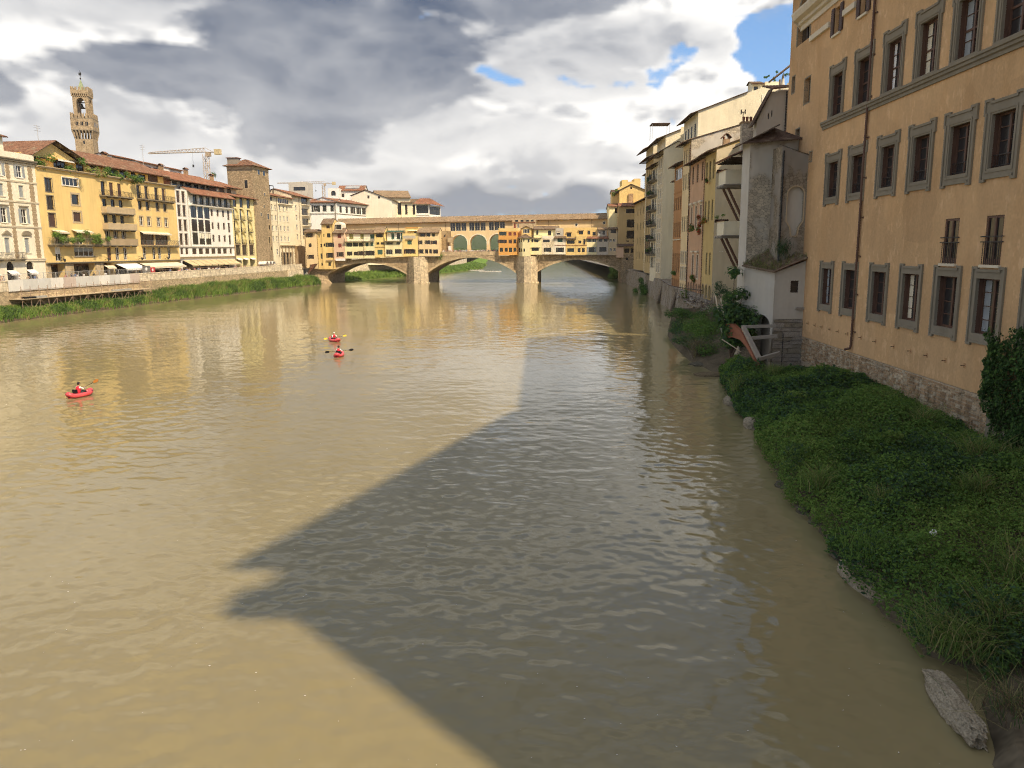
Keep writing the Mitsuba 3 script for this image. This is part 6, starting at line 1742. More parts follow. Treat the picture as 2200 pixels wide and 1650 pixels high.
for i_, (x, r) in enumerate(((13.0, .45), (14.6, .6), (16.4, .5), (19.5, .6))):
    plant(("first", "second", "third", "fourth")[i_] + " clipped ball shrub from the left on the skyline terrace", (B0 @ np.array([x, -2.5, 42.0 + r, 1]))[:3], r, 160, .22, ["leaf_c", "leaf_a"], kind="ball_shrub")
C0 = frame((27.8, 175), (1, 0))
h = House("apartment_building", "dark eaved cream house standing behind the beige flank wall", C0, 0, 9, 5, 35.2, 12, "cream", outline=Polygon([(0, 5), (9, 5), (9, 38.2), (0, 35.2)]))
g = G("tile_brown")
tiles(g, (-2.0, .5, 34.3), (-2.0, -13, 34.3), (9, -13, 38.4), (9, .5, 38.4), "tile_brown", .4)
g.put(part(h.key, "roof"), "tile", C0); h.done()
k_ = thing("terrace_canopy", "dark flat canopy on thin posts over a roof terrace on the skyline", "canopy")
g = G("wood_dark").box(-3.0, 1.0, -4, -.5, 37.6, 37.8)
for x in (-2.9, .8):
    for y in (-3.9, -.7):
        g.box(x, x + .07, y, y + .07, 34.5, 37.6, "steel")
g.put(part(k_, "frame"), "plain", C0)
D0 = frame((27.3, 190), (1, 0))
h = House("apartment_building", "pale house with deep rounded eaves behind the tan right bank house", D0, 0, 8, 5, 35.4, 12, "cream")
g = G("tile_brown")
tiles(g, (-2.3, .5, 34.0), (-2.3, -13, 34.0), (4, -13, 37), (4, .5, 37), "tile_brown", .4)
g.put(part(h.key, "roof"), "tile", D0); h.done()

# cluster at the right end of the bridge
E0 = frame((23.5, 262), (1, 0))
h = House("terraced_house", "small yellow house with tiled balcony above the corridor's right end", E0, 0, 3.4, 18, 24.8, 8, "lemon"); h.win(2.0, 22.6, 1.0, 1.6); h.roof(.5, .9, 3, "tile_red"); h.done()
h = House("terraced_house", "narrow yellow house with dark canopy and terrace plants at the skyline left of the gable", E0, 1.3, 3.6, 24.8, 29.4, 6, "yellow", vb=-3); h.roof(.8, 1.0, 3, "tile_dark"); h.done()
E1 = frame((26.9, 262), (1, 0))
h = House("gabled_building", "tall sunlit yellow gable house behind the bridge's right tower house", E1, 0, 8.7, 10, 30, 10, "yellow", outline=Polygon([(0, 10), (8.7, 10), (8.7, 29.8), (3.8, 31.7), (0, 29.9)]))
h.win(3.5, 30.3, .6, .6); G("brick_a").box(3.0, 4.5, .0, .6, 25.1, 28.8).put(part(h.key, "chimney"), "ashlar", E1)
g = G("tile_brown")
tiles(g, (-.7, -10, 29.6), (-.7, .5, 29.6), (3.8, .5, 31.8), (3.8, -10, 31.8), "tile_brown", .4); tiles(g, (9.5, .5, 29.5), (9.5, -10, 29.5), (3.8, -10, 31.8), (3.8, .5, 31.8), "tile_brown", .4)
g.put(part(h.key, "roof"), "tile", E1); h.done()
E2 = frame((27.8, 278), (1, 0))
h = House("terraced_house", "stepped yellow parapet house topping the cluster at the bridge's right end", E2, 0, 8, 10, 33.2, 8, "yellow"); h.outline = Polygon([(0, 10), (8, 10), (8, 35), (5.8, 35), (5.8, 34), (3.6, 34), (3.6, 34.6), (1.6, 34.6), (1.6, 32.6), (0, 31.8)]); h.win(4.5, 31, 1, 1.2); h.done()
plant("palm-like spiky plant on the skyline terrace at the bridge's right end", (25.6, 264, 29.4), 1.3, 150, .6, ["leaf_a", "leaf_d"], kind="terrace_plant")

# chimneys on the near roofs
k_ = thing("chimney", "wide pale chimney with three clay pots above the tower house roof", "chimney")
CFm = frame((20.2, 80), (1, 0))
G("pale_plaster").box(0, 1.1, -.7, 0, 20.0, 23.0).put(part(k_, "stack"), "rubble", CFm)
G("brick_a").box(-.1, 1.2, -.8, .1, 23.0, 23.15).put(part(k_, "cap"), "ashlar", CFm)
for x in (.2, .55, .9):
    G("tile_red").lathe([(.11, 0), (.13, .3), (.16, .45), (.05, .5)], (x, -.35, 23.15), 10).put(part(k_, "pot"), "tile", CFm)
k_ = thing("chimney_flue", "thin black flue with a forked cowl above the three-pot chimney", "flue")
G("iron").tube((20.75, 82, 20), (20.75, 82, 24.3), .045, n=6).tube((20.55, 82, 24.35), (20.95, 82, 24.35), .05, n=6).tube((20.55, 82, 24.15), (20.55, 82, 24.6), .06, n=6).tube((20.95, 82, 24.15), (20.95, 82, 24.6), .06, n=6).put(part(k_, "pipe"), "plain")
k_ = thing("chimney", "little red brick chimney with pitched cap before the mottled flank wall", "chimney")
CG = frame((27.2, 118), (1, 0))
G("brick_a").box(0, .9, -.8, 0, 24.5, 26.6).put(part(k_, "stack"), "ashlar", CG)
g = G("tile_red")
tiles(g, (-.2, .2, 26.7), (-.2, -1, 26.7), (.45, -1, 27.3), (.45, .2, 27.3), pitch=.3); tiles(g, (1.1, -1, 26.7), (1.1, .2, 26.7), (.45, .2, 27.3), (.45, -1, 27.3), pitch=.3)
g.box(.05, .2, -.75, -.05, 26.6, 26.9).box(.7, .85, -.75, -.05, 26.6, 26.9)
g.put(part(k_, "cap"), "tile", CG)

# river wall below the row
rw = thing("river_wall", "stained stone retaining wall below the right bank houses", "wall")
pts = [(25.4, 112), (24.6, 126), (24.2, 140), (25.2, 160), (26.6, 185), (27.6, 205), (28.2, 240), (29, 256)]
g = G("dark_plaster")
for (x0, y0), (x1, y1) in zip(pts[:-1], pts[1:]):
    zt0, zt1 = 3.9 + (y0 > 150) * .6, 3.9 + (y1 > 150) * .6
    g.add([[x0 - .6, y0, -1.5], [x1 - .6, y1, -1.5], [x1, y1, zt1], [x0, y0, zt0], [x0 + 4, y0, zt0], [x1 + 4, y1, zt1]], [[0, 1, 2, 3], [3, 2, 5, 4]])
g.put(part(rw, "wall"), "rubble")
for k in range(2):
    y = 136 + k * 20
    x = np.interp(y, [p[1] for p in pts], [p[0] for p in pts])
    G("dark_stone").add([[x - 1.3, y, -1], [x - 1.3, y + 1.4, -1], [x, y + 1.4, 3.6], [x, y, 3.6], [x + .5, y, -1], [x + .5, y + 1.4, -1]], [[0, 1, 2, 3], [0, 3, 4, 4], [1, 5, 2, 2]]).put(part(rw, "buttress"), "rubble")
G("wood_dark").path([(24.6, 117, 4.6), (23.9, 128, 4.4), (23.6, 140, 4.3), (24.8, 158, 4.6)], .08, n=5).put(part(rw, "rail"), "plain")

# flower troughs and balcony plants along the row
def at25(y, z, out=.45, x=25):
    return (x - out, y, z)


plant("long trough of dark green flowers under the pedimented windows of the salmon house, near part", at25(122.5, 13.9), 1.0, 240, .22, ["leaf_c", "leaf_a"], kind="flower_trough", shape=(.5, 1.8, .5), flowers=["flower_orange"])
plant("long trough of dark green flowers under the pedimented windows of the salmon house, far part", at25(127.5, 13.9), 1.0, 240, .22, ["leaf_c", "leaf_a"], kind="flower_trough", shape=(.5, 1.8, .5), flowers=["flower_orange"])
plant("bright red creeper trailing down the corner of the yellow ochre house", at25(119.2, 14.2), .95, 320, .24, ["flower_red", "flower_red", "leaf_a"], kind="creeper", shape=(.5, .7, 1.5))
plant("green and orange flower box on the yellow ochre house beside the red creeper", at25(116.5, 15.0), .8, 260, .22, ["leaf_a", "leaf_b", "flower_orange"], kind="flower_box", shape=(.5, 1.4, .7))
plant("dark flower box hanging below the top windows of the yellow ochre house", at25(115.6, 20.5), .7, 200, .2, ["leaf_c"], kind="flower_box", shape=(.5, 1.9, .4), flowers=["flower_red"])
plant("bushy green window garden low on the salmon house", at25(125, 5.9), 1.0, 300, .24, ["leaf_a", "leaf_b", "leaf_c"], kind="flower_box", shape=(.5, 1.5, .6), flowers=["flower_orange"])
plant("row of green pots below the slit windows of the rust orange house", at25(142, 6.4), .9, 240, .26, ["leaf_b", "leaf_a"], kind="flower_box", shape=(.5, 2.0, .4))
for i_, z in enumerate((8, 11.3, 14.5, 17.7, 20.9, 24.1)):
    plant("green balcony plants on the stacked balconies, " + ("lowest", "second lowest", "third lowest", "third highest", "second highest", "topmost")[i_] + " balcony", (25.0, 176.5 + (i_ % 2) * 2, z + 2.3), 1.0, 160, .34, ["leaf_c", "leaf_a"], kind="balcony_plant", shape=(.6, 1.6, .7))

# ------------------------------------------------------------------ near right bank: slope, plants, rocks
shore = np.array([(15, 9.6), (15.6, 9.9), (17.2, 10.5), (17.8, 11.4), (18.6, 11.2), (19.4, 10.4), (21.2, 10.4), (22.7, 10.1), (25.4, 10.6), (28.3, 10.8), (32.1, 10.9), (36, 11.6), (41.6, 12.4), (46.1, 13.4), (49, 13.2), (53.7, 13.7), (58.6, 14.7), (62.9, 15.3), (66.8, 16.2), (70, 16.6)])
shore = np.vstack([[(4, 9.2)], shore])
far_shore = np.array([(66, 15.6), (70, 15.2), (75, 14.7), (82, 14.9), (90, 15.4), (97, 16.2), (108, 18.2), (120, 20.5), (138, 23.6)])


def sx(y):
    return np.interp(y, shore[:, 0], shore[:, 1]) + .35 * (meshkit.noise(np.stack([y * 1.3, y * 0, y * 0], -1), 3) - .5)


def bank_z(x, y):
    d = x - sx(y)
    zw = np.interp(y, [10, 37, 52, 62, 66, 70], [1.5, 1.45, 2.0, 1.3, 1.0, .8])
    t_ = np.clip(d / (22 - sx(y)), 0, 1.2)
    return np.where(d < 0, -.9 * np.clip(-d, 0, 1.5) - .05, .42 * ss(0, .45, d) + (zw - .45) * t_ ** .8)


bank = thing("near_riverbank", "dark earth bank under the weeds below the ochre palazzo", "riverbank", kindof="structure")
ny, nxx = 190, 60
yy = np.linspace(5, 70, ny)
tt = np.linspace(-.14, 1.0, nxx)
X = sx(yy)[:, None] + (22.2 - sx(yy))[:, None] * tt[None]
Y = np.repeat(yy[:, None], nxx, 1)
Z = bank_z(X, Y) + .10 * (meshkit.fbm(np.stack([X * 1.8, Y * 1.8, X * 0], -1), 3, 5) - .5)
i = (np.arange(ny - 1)[:, None] * nxx + np.arange(nxx - 1)[None]).ravel()
G("soil").add(np.stack([X, Y, Z], -1).reshape(-1, 3), np.stack([i, i + 1, i + nxx + 1, i + nxx], 1)).put(bank, "earth")


def hum(x, y):
    p = np.stack([x, y, x * 0], -1)
    return .10 + .80 * ss(.3, .72, meshkit.fbm(p * [.42, .42, 1], 3, 44)) + .55 * meshkit.fbm(p * [1.6, 1.6, 1] + 7, 3, 45)


weeds = thing("bank_weeds", "thick green nettles and weeds covering the bank below the ochre palazzo", "weeds", kindof="stuff")
g = G()
n = 260000
y = 8 + 58.5 * rng.random(n) ** 1.55
x = sx(y) - .28 + (22.2 - sx(y)) * rng.random(n) ** 1.06
keep = ~((y < 17.6) & (x < 11.6 + .5 * rng.random(n))) & ~((y > 58.5) & (x > 16.6)) 
x, y = x[keep], y[keep]
h_ = (1 - .72 * ss(19.0, 21.8, x)) * (hum(x, y) * .55 + .45 * hum(x, y) * ss(0, 1.2, x - sx(y)) + .25)
lev = rng.random(len(x)) ** .45
z = np.maximum(bank_z(x, y), .08) + h_ * lev + .03
e = .12
nx_ = -(hum(x + e, y) - hum(x - e, y)) / (2 * e)
ny_ = -(hum(x, y + e) - hum(x, y - e)) / (2 * e)
nr = np.stack([nx_ * .8, ny_ * .8, np.ones_like(x)], 1) + rng.normal(size=(len(x), 3)) * .62
P = np.stack([x, y, z], 1) + rng.normal(size=(len(x), 3)) * [.06, .06, .075]
kind = meshkit.fbm(np.stack([x * .28, y * .28, x * 0], -1), 4, 70) + .06 * rng.normal(size=len(x))
size = np.clip(.115 + .0026 * (y - 15), .115, .22)
for lo, hi, cols, f_ in ((0, .42, ["leaf_c", "leaf_a", "bush_blue"], 1.15), (.42, .56, ["leaf_a", "leaf_b", "leaf_a"], 1.0), (.56, 2, ["leaf_b", "leaf_d", "leaf_b", "leaf_a"], .85)):
    m = (kind >= lo) & (kind < hi)
    leaves(g, P[m], nr[m], size[m] * f_, cols, .55, .3)
put_leaves(g, weeds)
stalks = thing("tall_stalks", "thin grass stalks and seed heads standing above the bank weeds", "grass", kindof="stuff")
g = G()
n = 1500
y = 9 + 55 * rng.random(n) ** 1.4
x = sx(y) + .6 + (21.5 - sx(y)) * rng.random(n)
m = (meshkit.fbm(np.stack([x * .5, y * .5, x * 0], -1), 3, 71) > .5) & ~((y > 58.5) & (x > 16.6))
P = np.stack([x, y, bank_z(x, y) + hum(x, y) * .6], 1)[m]
blades(g, P, .55, .02, ["grass_a", "leaf_d", "grass_dry"], .35)
put_leaves(g, stalks)
fl = thing("yellow_flowers", "scattered tiny yellow buttercups among the weeds at the lower right", "flowers", kindof="stuff")
g = G()
y = 17.5 + rng.normal(size=70) * 1.2
x = 13.6 + rng.normal(size=70) * .8
P = np.stack([x, y, bank_z(x, y) + hum(x, y) + .1], 1)
leaves(g, P, np.tile([0, -.3, 1.0], (70, 1)), .045, ["flower_yellow"], 1.0)
put_leaves(g, fl)
# taller clumps that break the carpet
for i_ in range(34):
    y = 15 + 44 * rnd.random() ** 1.3
    x = float(sx(np.array([y]))[0]) + .4 + (20.5 - float(sx(np.array([y]))[0])) * rnd.random()
    if y > 57 and x > 16.5:
        continue
    k_ = thing("weed_clump", "taller leafy weed clump standing above the nettles on the bank", "weed", "taller weed clumps on the near bank")
    c_ = np.array([x, y, float(bank_z(np.array([x]), np.array([y]))[0]) + .35])
    hgt, wid, typ = rnd.uniform(.7, 1.35), rnd.uniform(.35, .8), rnd.random()
    g = G()
    n = int(240 * wid + 160)
    P = c_ + rng.normal(size=(n, 3)) * [wid * .5, wid * .5, 0]
    P[:, 2] += rng.random(n) ** .7 * hgt
    if typ < .62:
        leaves(g, P, rng.normal(size=(n, 3)) * .6 + [0, 0, 1], rnd.uniform(.12, .24), [["leaf_c", "bush_blue", "leaf_a"], ["leaf_b", "leaf_d"], ["leaf_a", "leaf_b"]][i_ % 3], rnd.uniform(.4, .7))
    else:
        P[:, 2] = c_[2]
        blades(g, P, hgt, .03, ["grass_a", "leaf_d", "grass_dry", "grass_c"], .5)
    put_leaves(g, part(k_, "foliage"))
    s_ = G("grass_c")
    for j_ in range(7):
        s_.tube(c_ - [0, 0, .3], c_ + np.array([rng.normal() * wid * .5, rng.normal() * wid * .5, hgt * rng.uniform(.7, 1.15)]), .012, .005, n=4)
    s_.put(part(k_, "stem"), "plain")
k_ = thing("litter", "crumpled white paper lying in the weeds", "litter")
m = trimesh.creation.icosphere(2, .13)
m.vertices *= 1 + .5 * (meshkit.noise(m.vertices * 14, 3)[:, None] - .5)
G("white").mesh(m, at=(13.05, 24.6, bank_z(np.array([13.05]), np.array([24.6]))[0] + .75)).put(k_, "plain")


def rock(label, c, dims, rot=0, seed=0, col="rock", tilt=0, kind="rock", rough=.35, mat="rockface", boxy=.62):
    k_ = thing(kind, label, "rock")
    m = trimesh.creation.icosphere(5, 1.0)
    v = np.array(m.vertices)
    v = np.sign(v) * np.abs(v) ** boxy
    v = v * (1 + rough * (meshkit.fbm(v * 1.5 + seed * 9, 4, seed)[:, None] - .5) + rough * .35 * (meshkit.fbm(v * 6 + seed, 4, seed + 1)[:, None] - .5))
    v = v * np.array(dims) * .5
    ca, sa = math.cos(tilt), math.sin(tilt)
    v = v @ np.array([[1, 0, 0], [0, ca, -sa], [0, sa, ca]]).T
    ca, sa = math.cos(rot), math.sin(rot)
    v = v @ np.array([[ca, -sa, 0], [sa, ca, 0], [0, 0, 1]]).T
    G(col).add(v + c, m.faces).put(k_, mat, smooth=True)
    return k_


rock("long pale slab of old concrete leaning out of the water at the lower right", (9.78, 16.9, .1), (.66, 3.1, .7), -.10, 3, "rock", -.05, "concrete_slab", .75, boxy=.85)
rock("rounded pale boulder at the bottom right corner of the bank", (11.2, 14.75, .1), (1.1, .8, .6), .3, 5, "rock")
rock("flat grey stone beside the corner boulder", (11.9, 15.5, .3), (1.2, .8, .4), .9, 6, "rock_dark")
rock("worn pale concrete lump jutting from the weeds midway along the bank", (10.55, 23.6, .15), (.8, 2.8, .8), .12, 8, "rock", 0, "concrete_lump", .45)
rock("mossy grey boulder at the water under the far weeds", (13.15, 46.3, .2), (1.1, 1.2, .8), 0, 9, "rock")
rock("pale stone at the waterline by the jutting weeds", (13.8, 53.5, .15), (1.4, 1.6, .8), 0, 10, "rock")
rock("low muddy ledge reaching into the water before the timber frame", (15.1, 66.0, .0), (3.4, 1.6, .55), .1, 11, "mud")
rock("second muddy ledge with grey stones below the bushes", (16.6, 72.5, .05), (4.5, 2.2, .5), .25, 12, "rock_dark")
for i_, (y, dx, w) in enumerate(((26.3, .05, .7), (29.4, .0, .5), (31.0, .1, .8), (34.2, .1, .9))):
    rock("dark wet stone half hidden under the weeds of the undercut bank, " + ("nearest", "second nearest", "third nearest", "farthest")[i_], (float(sx(np.array([y]))[0]) + dx + .15, y, .05), (w, w * 1.5, .5), i_ * 1.3, 20 + i_, "rock_dark", 0, "bank_stone", .6)


def tuft(label, c, n, hgt, wd, cols, spread, lean, kind="grass_tuft", cat="grass"):
    k_ = thing(kind, label, cat)
    g = G()
    P = np.asarray(c) + rng.normal(size=(n, 3)) * [spread, spread, .05]
    blades(g, P, hgt, wd, cols, lean)
    put_leaves(g, part(k_, "blades"))


tuft("long arching grass clump hanging over the water above the concrete slab", (11.0, 18.9, .55), 800, .95, .025, ["grass_a", "grass_c", "grass_dry", "leaf_d"], .45, .75)
tuft("dry twiggy tuft beside the concrete slab", (11.0, 16.2, .3), 420, .8, .018, ["grass_dry", "bark", "leaf_c"], .4, .9)
tuft("upright grass clump on the concrete lump midway along the bank", (11.2, 24.3, .8), 420, .7, .025, ["grass_a", "leaf_b", "leaf_a"], .5, .35)
tuft("bare twiggy reed clump at the waterline below the far bushes", (15.6, 74.5, .4), 480, 1.9, .035, ["bark", "grass_dry", "wood_grey"], .25, .55)

# far bushes past the palazzo
fb = thing("far_bank_slope", "overgrown earth slope beyond the lean-to", "riverbank", kindof="structure")
V, F = [], []
for (y, x) in far_shore:
    V += [[x - .4, y, -.6], [x + .5, y, .5], [x + 3.5, y, 1.5], [27, y, 2.8]]
for k in range(len(far_shore) - 1):
    for j in range(3):
        F.append([4 * k + j, 4 * k + j + 1, 4 * k + j + 5, 4 * k + j + 4])
G("soil").add(V, F).put(fb, "earth")


def bush(label, c, dims, n, size, cols, kind="bush", lump=7, cat="bush"):
    k_ = thing(kind, label, cat)
    g = G()
    cc = rng.normal(size=(lump, 3)) * np.array(dims) * .27
    d = rng.normal(size=(n, 3))
    d /= np.linalg.norm(d, axis=1, keepdims=True)
    own = rng.integers(0, lump, n)
    rr = rng.uniform(.5, 1.05, (n, 1)) * np.array(dims) * .27
    leaves(g, np.asarray(c) + cc[own] + d * rr, d + [0, 0, .8], size, cols)
    put_leaves(g, part(k_, "foliage"))
    s_ = G("bark")
    for i_ in range(min(lump, 8)):
        s_.tube(np.asarray(c) - [0, 0, dims[2] * .5], np.asarray(c) + cc[i_], .05, .015, n=5)
    s_.put(part(k_, "stem"), "plain")


for lab, c, dm, n, s_, cols in (
    ("low spreading bush at the water just beyond the palazzo weeds", (17.6, 73, 1.3), (4.2, 5, 1.9), 4200, .17, ["leaf_a", "leaf_b", "leaf_c"]),
    ("blue green bush leaning over the water past the reed clump", (16.6, 80, 1.2), (3.6, 6, 2.0), 4200, .18, ["leaf_c", "bush_blue", "leaf_a"]),
    ("bright green bush in the middle of the far slope", (18.6, 86, 1.6), (4, 8, 2.4), 4200, .19, ["leaf_b", "leaf_a"]),
    ("dark bush near the plank ramp on the far slope", (20.5, 92, 2.0), (4, 8, 2.6), 3600, .2, ["leaf_c", "leaf_a"]),
    ("feathery bush at the far water edge below the row houses", (17.8, 95, 1.3), (3.4, 8, 2.2), 3600, .2, ["leaf_a", "bush_blue"]),
    ("rounded bush under the river wall buttress", (20.6, 108, 1.5), (3, 8, 2.2), 2600, .24, ["leaf_a", "leaf_c"]),
    ("small bush clinging to the river wall foot far along the right bank", (25.6, 190, 1.4), (2.6, 12, 3.0), 1600, .4, ["leaf_c", "leaf_a"]),
    ("rounded green bush at the water under the right bridge arch", (30.5, 292, 2.6), (7, 9, 5.6), 2600, .7, ["grass_c", "leaf_d", "leaf_b"]),
    ("small shrub growing from the river wall top", (24.3, 127, 3.2), (1.2, 3, 1.6), 500, .22, ["leaf_a", "leaf_b"])):
    bush(lab, c, dm, n, s_, cols, lump=12)

# fig tree by the lean-to
tr = thing("fig_tree", "dark leafy fig tree beside the pale lean-to", "tree")
s_ = G("bark")
base = np.array([17.2, 68.6, 1.2])
tips = []
for k in range(15):
    d = np.array([np.clip(rng.normal() * .7 - .3, -1.7, .5), rng.normal() * .6 - .9, rng.uniform(1.8, 6.2) if k else 7.6])
    m1 = base + d * [.5, .5, .55]
    tp = base + d
    s_.tube(base, m1, .13, .07, n=6).tube(m1, tp, .07, .02, n=5)
    tips.append(tp), tips.append(m1 + d * .2)
s_.put(part(tr, "trunk"), "plain")
g = G()
tips = np.array(tips)
low = np.array([[16.3, 67.0, 3.9], [17.2, 66.6, 3.5], [17.9, 66.4, 4.4], [16.0, 68, 4.8], [17.4, 66.5, 5.2], [18.4, 65.9, 4.9], [16.7, 66.8, 2.8], [18.1, 66.0, 3.7]])
cen = np.vstack([tips, low, low + [0, .8, .5]])
n = 5600
own = rng.integers(0, len(cen), n)
d = rng.normal(size=(n, 3))
d /= np.linalg.norm(d, axis=1, keepdims=True)
leaves(g, cen[own] + d * rng.uniform(.25, .8, (n, 1)) * [1, 1.2, .8], d + [0, 0, .8], .27, ["leaf_c", "bush_blue", "leaf_c", "leaf_a"], .8)
put_leaves(g, part(tr, "crown"))
plant("purple grey shrub spilling over the wall behind the fig tree", (20.6, 88, 6.2), 1.3, 420, .22, ["bush_blue", "leaf_c"], kind="wall_shrub", shape=(.7, 1.4, .8))

# ivy on the palazzo corner
iv = thing("ivy", "dense dark ivy mass hanging on the palazzo wall at the right edge", "ivy")
g = G()
n = 15000
y = rng.uniform(30.5, 37.5, n)
zt = np.interp(y, [30, 35.6, 36.5, 37.0, 37.5], [7.2, 7.0, 6.7, 6.2, 4.9]) + .9 * (meshkit.noise(np.stack([y * 2, y * 0, y * 0], -1), 5) - .5)
zb = np.interp(y, [30, 35.0, 36.0, 36.8, 37.5], [.6, 1.2, 2.7, 3.3, 4.2]) + .5 * (meshkit.noise(np.stack([y * 2.6 + 9, y * 0, y * 0], -1), 8) - .5)
z = zb + (zt - zb) * rng.random(n)
dep = (.45 + 1.0 * meshkit.fbm(np.stack([y * 1.1, z * 1.1, y * 0], -1), 3, 6)) * np.sqrt(np.clip((37.6 - y) / 1.1, 0.03, 1))
lev = rng.random(n) ** .35
P = np.stack([22 - dep * lev - .03, y, z], 1)
leaves(g, P, np.tile([-1.0, .25, .45], (n, 1)) + rng.normal(size=(n, 3)) * .4, .15, ["ivy", "leaf_c", "ivy", "leaf_a"], .85)
put_leaves(g, part(iv, "foliage"))
s_ = G("bark")
for k in range(16):
    yy_ = rng.uniform(32, 37.2)
    s_.path([(21.9, yy_, 1.8), (21.7, yy_ + rng.normal() * .2, 4), (21.6, yy_ + rng.normal() * .4, 6.4)], .04, n=4)
s_.put(part(iv, "stem"), "plain")

# derelict timber weir frame and rusty curved beam by the lean-to
tf = thing("timber_frame", "weathered grey timber frame lying on the slope by the arched opening", "timber frame")
A, B_, C_, D_ = np.array([17.1, 64.6, 4.35]), np.array([19.5, 63.6, 4.5]), np.array([18.8, 60.0, 2.75]), np.array([17.1, 59.5, 2.35])
for (p_, q_, r_) in ((A, D_, .15), (A, B_, .12), ((A * .62 + D_ * .38), (B_ * .62 + C_ * .38), .13), (D_, C_, .13)):
    d = (q_ - p_) / np.linalg.norm(q_ - p_)
    sd = np.cross(d, [0, 0, 1]); sd /= np.linalg.norm(sd)
    up = np.cross(sd, d)
    V = [b_ + sd * r_ * a1 + up * r_ * a2 for b_ in (p_, q_) for a1, a2 in ((-1, -1), (1, -1), (1, 1), (-1, 1))]
    G("wood_grey").add(V, [[0, 1, 5, 4], [1, 2, 6, 5], [2, 3, 7, 6], [3, 0, 4, 7], [3, 2, 1, 0], [4, 5, 6, 7]]).put(part(tf, "beam"), "plain")
G("iron").tube((18.95, 59.9, 1.2), (18.95, 59.9, 4.3), .04, n=5).tube((18.7, 59.9, 3.6), (19.5, 59.9, 3.65), .03, n=4).put(part(tf, "post"), "plain")
cb = thing("rusty_beam", "curved rust red beam sloping down beside the timber frame", "beam")
cv = [(16.35, 67.6, 4.35), (16.75, 66.2, 4.45), (17.0, 64.6, 4.0), (17.1, 63.0, 3.3), (17.15, 61.4, 2.6), (17.1, 59.6, 1.9)]
wd_ = [1.3, 1.15, .75, .45, .35, .3]
V, F = [], []
for (x, y, z), w in zip(cv, wd_):
    V += [[x - .12, y, z - w], [x + .12, y, z - w], [x + .12, y, z], [x - .12, y, z]]
for k in range(len(cv) - 1):
    for j in range(4):
        F.append([4 * k + j, 4 * k + (j + 1) % 4, 4 * k + 4 + (j + 1) % 4, 4 * k + 4 + j])
F.append([0, 3, 2, 1])
G("rust").add(V, F).put(cb, "plain")
pk = thing("plank_ramp", "two pale wooden rails leaning down the far slope", "ramp")
for o in (0, .55):
    G("wood_pale").tube((20.9 + o, 92, 5.6), (18.9 + o, 79, 1.9), .10, n=4).put(part(pk, "rail"), "plain")
sb = thing("slanting_stick", "pale stick poking from the bush beside the rusty beam", "stick")
G("wood_pale").tube((15.6, 65.5, 3.2), (16.7, 63.5, 2.4), .05, .03, n=5).put(sb, "plain")
wf = thing("waste_wood", "heap of grey driftwood and boards piled above the far slope", "driftwood", kindof="stuff")
g = G("wood_grey")
for k in range(170):
    y = rng.uniform(94, 128)
    x = np.interp(y, [94, 128], [22.4, 23.6]) + rng.normal() * .5
    a_ = rng.uniform(-.5, .5)
    L_ = rng.uniform(.8, 3.2)
    z = 3.1 + rng.uniform(-.5, .7)
    g.tube((x, y, z), (x + L_ * math.sin(a_) * .5, y + L_ * math.cos(a_), z + rng.normal() * .35), .05, n=4, col=rnd.choice(["wood_grey", "bark", "wood_dark", "mud"]))
g.put(wf, "plain")

# scaffolding and hoarding hung on the far quay
sc = thing("scaffold", "rusty tube scaffolding hung along the far quay wall above the grass", "scaffold")
us_ = np.linspace(5.2, 42.5, 19)
for i_, u in enumerate(us_):
    G("steel_rust").tube((u, 2.3, .9), (u, 2.3, 5.3), .055, n=5).tube((u, .1, 3.05), (u, 2.3, 3.05), .045, n=5).put(part(sc, "standard"), "plain", QW)
for z in (1.6, 3.0, 4.1, 4.7):
    G("steel_rust").tube((5, 2.3, z), (42.8, 2.3, z + .1), .045, n=5).put(part(sc, "ledger"), "plain", QW)
for i_ in range(0, 18):
    a_, b_ = (us_[i_], us_[i_ + 1]) if i_ % 2 else (us_[i_ + 1], us_[i_])
    G("steel_rust").tube((a_, 2.32, 1.1), (b_, 2.32, 3.0), .04, n=5).put(part(sc, "brace"), "plain", QW)
G("wood_pale").box(5, 42.7, .05, 2.5, 3.08, 3.2).put(part(sc, "deck"), "plain", QW)
for u in (6, 8.6, 30, 33):
    G("black" if u < 8 else "net").box(u, u + 2.4, 1.5, 2.4, 3.202, 3.5).put(part(sc, "covered_stack"), "plain", QW)
hd = thing("hoarding", "line of grey site boards fixed to the quay parapet above the scaffolding", "hoarding")
for k in range(11):
    u = 5 + k * 3.35
    G(("board_pale", "board_grey", "board_grey", "board_pale", "board_pink", "board_grey", "board_grey", "board_pale", "board_grey", "board_pale", "board_pink")[k]).box(u, u + 3.32, .17, .23, 4.45, 6.38).put(part(hd, "board"), "stucco", QW)

# ------------------------------------------------------------------ people, kayaks, street things
def hull(*sph):
    pts = []
    for c, r in sph:
        s_ = trimesh.creation.icosphere(1, r)
        pts.append(np.array(s_.vertices) + np.asarray(c, float))
    return m3.Manifold.hull_points(np.vstack(pts))


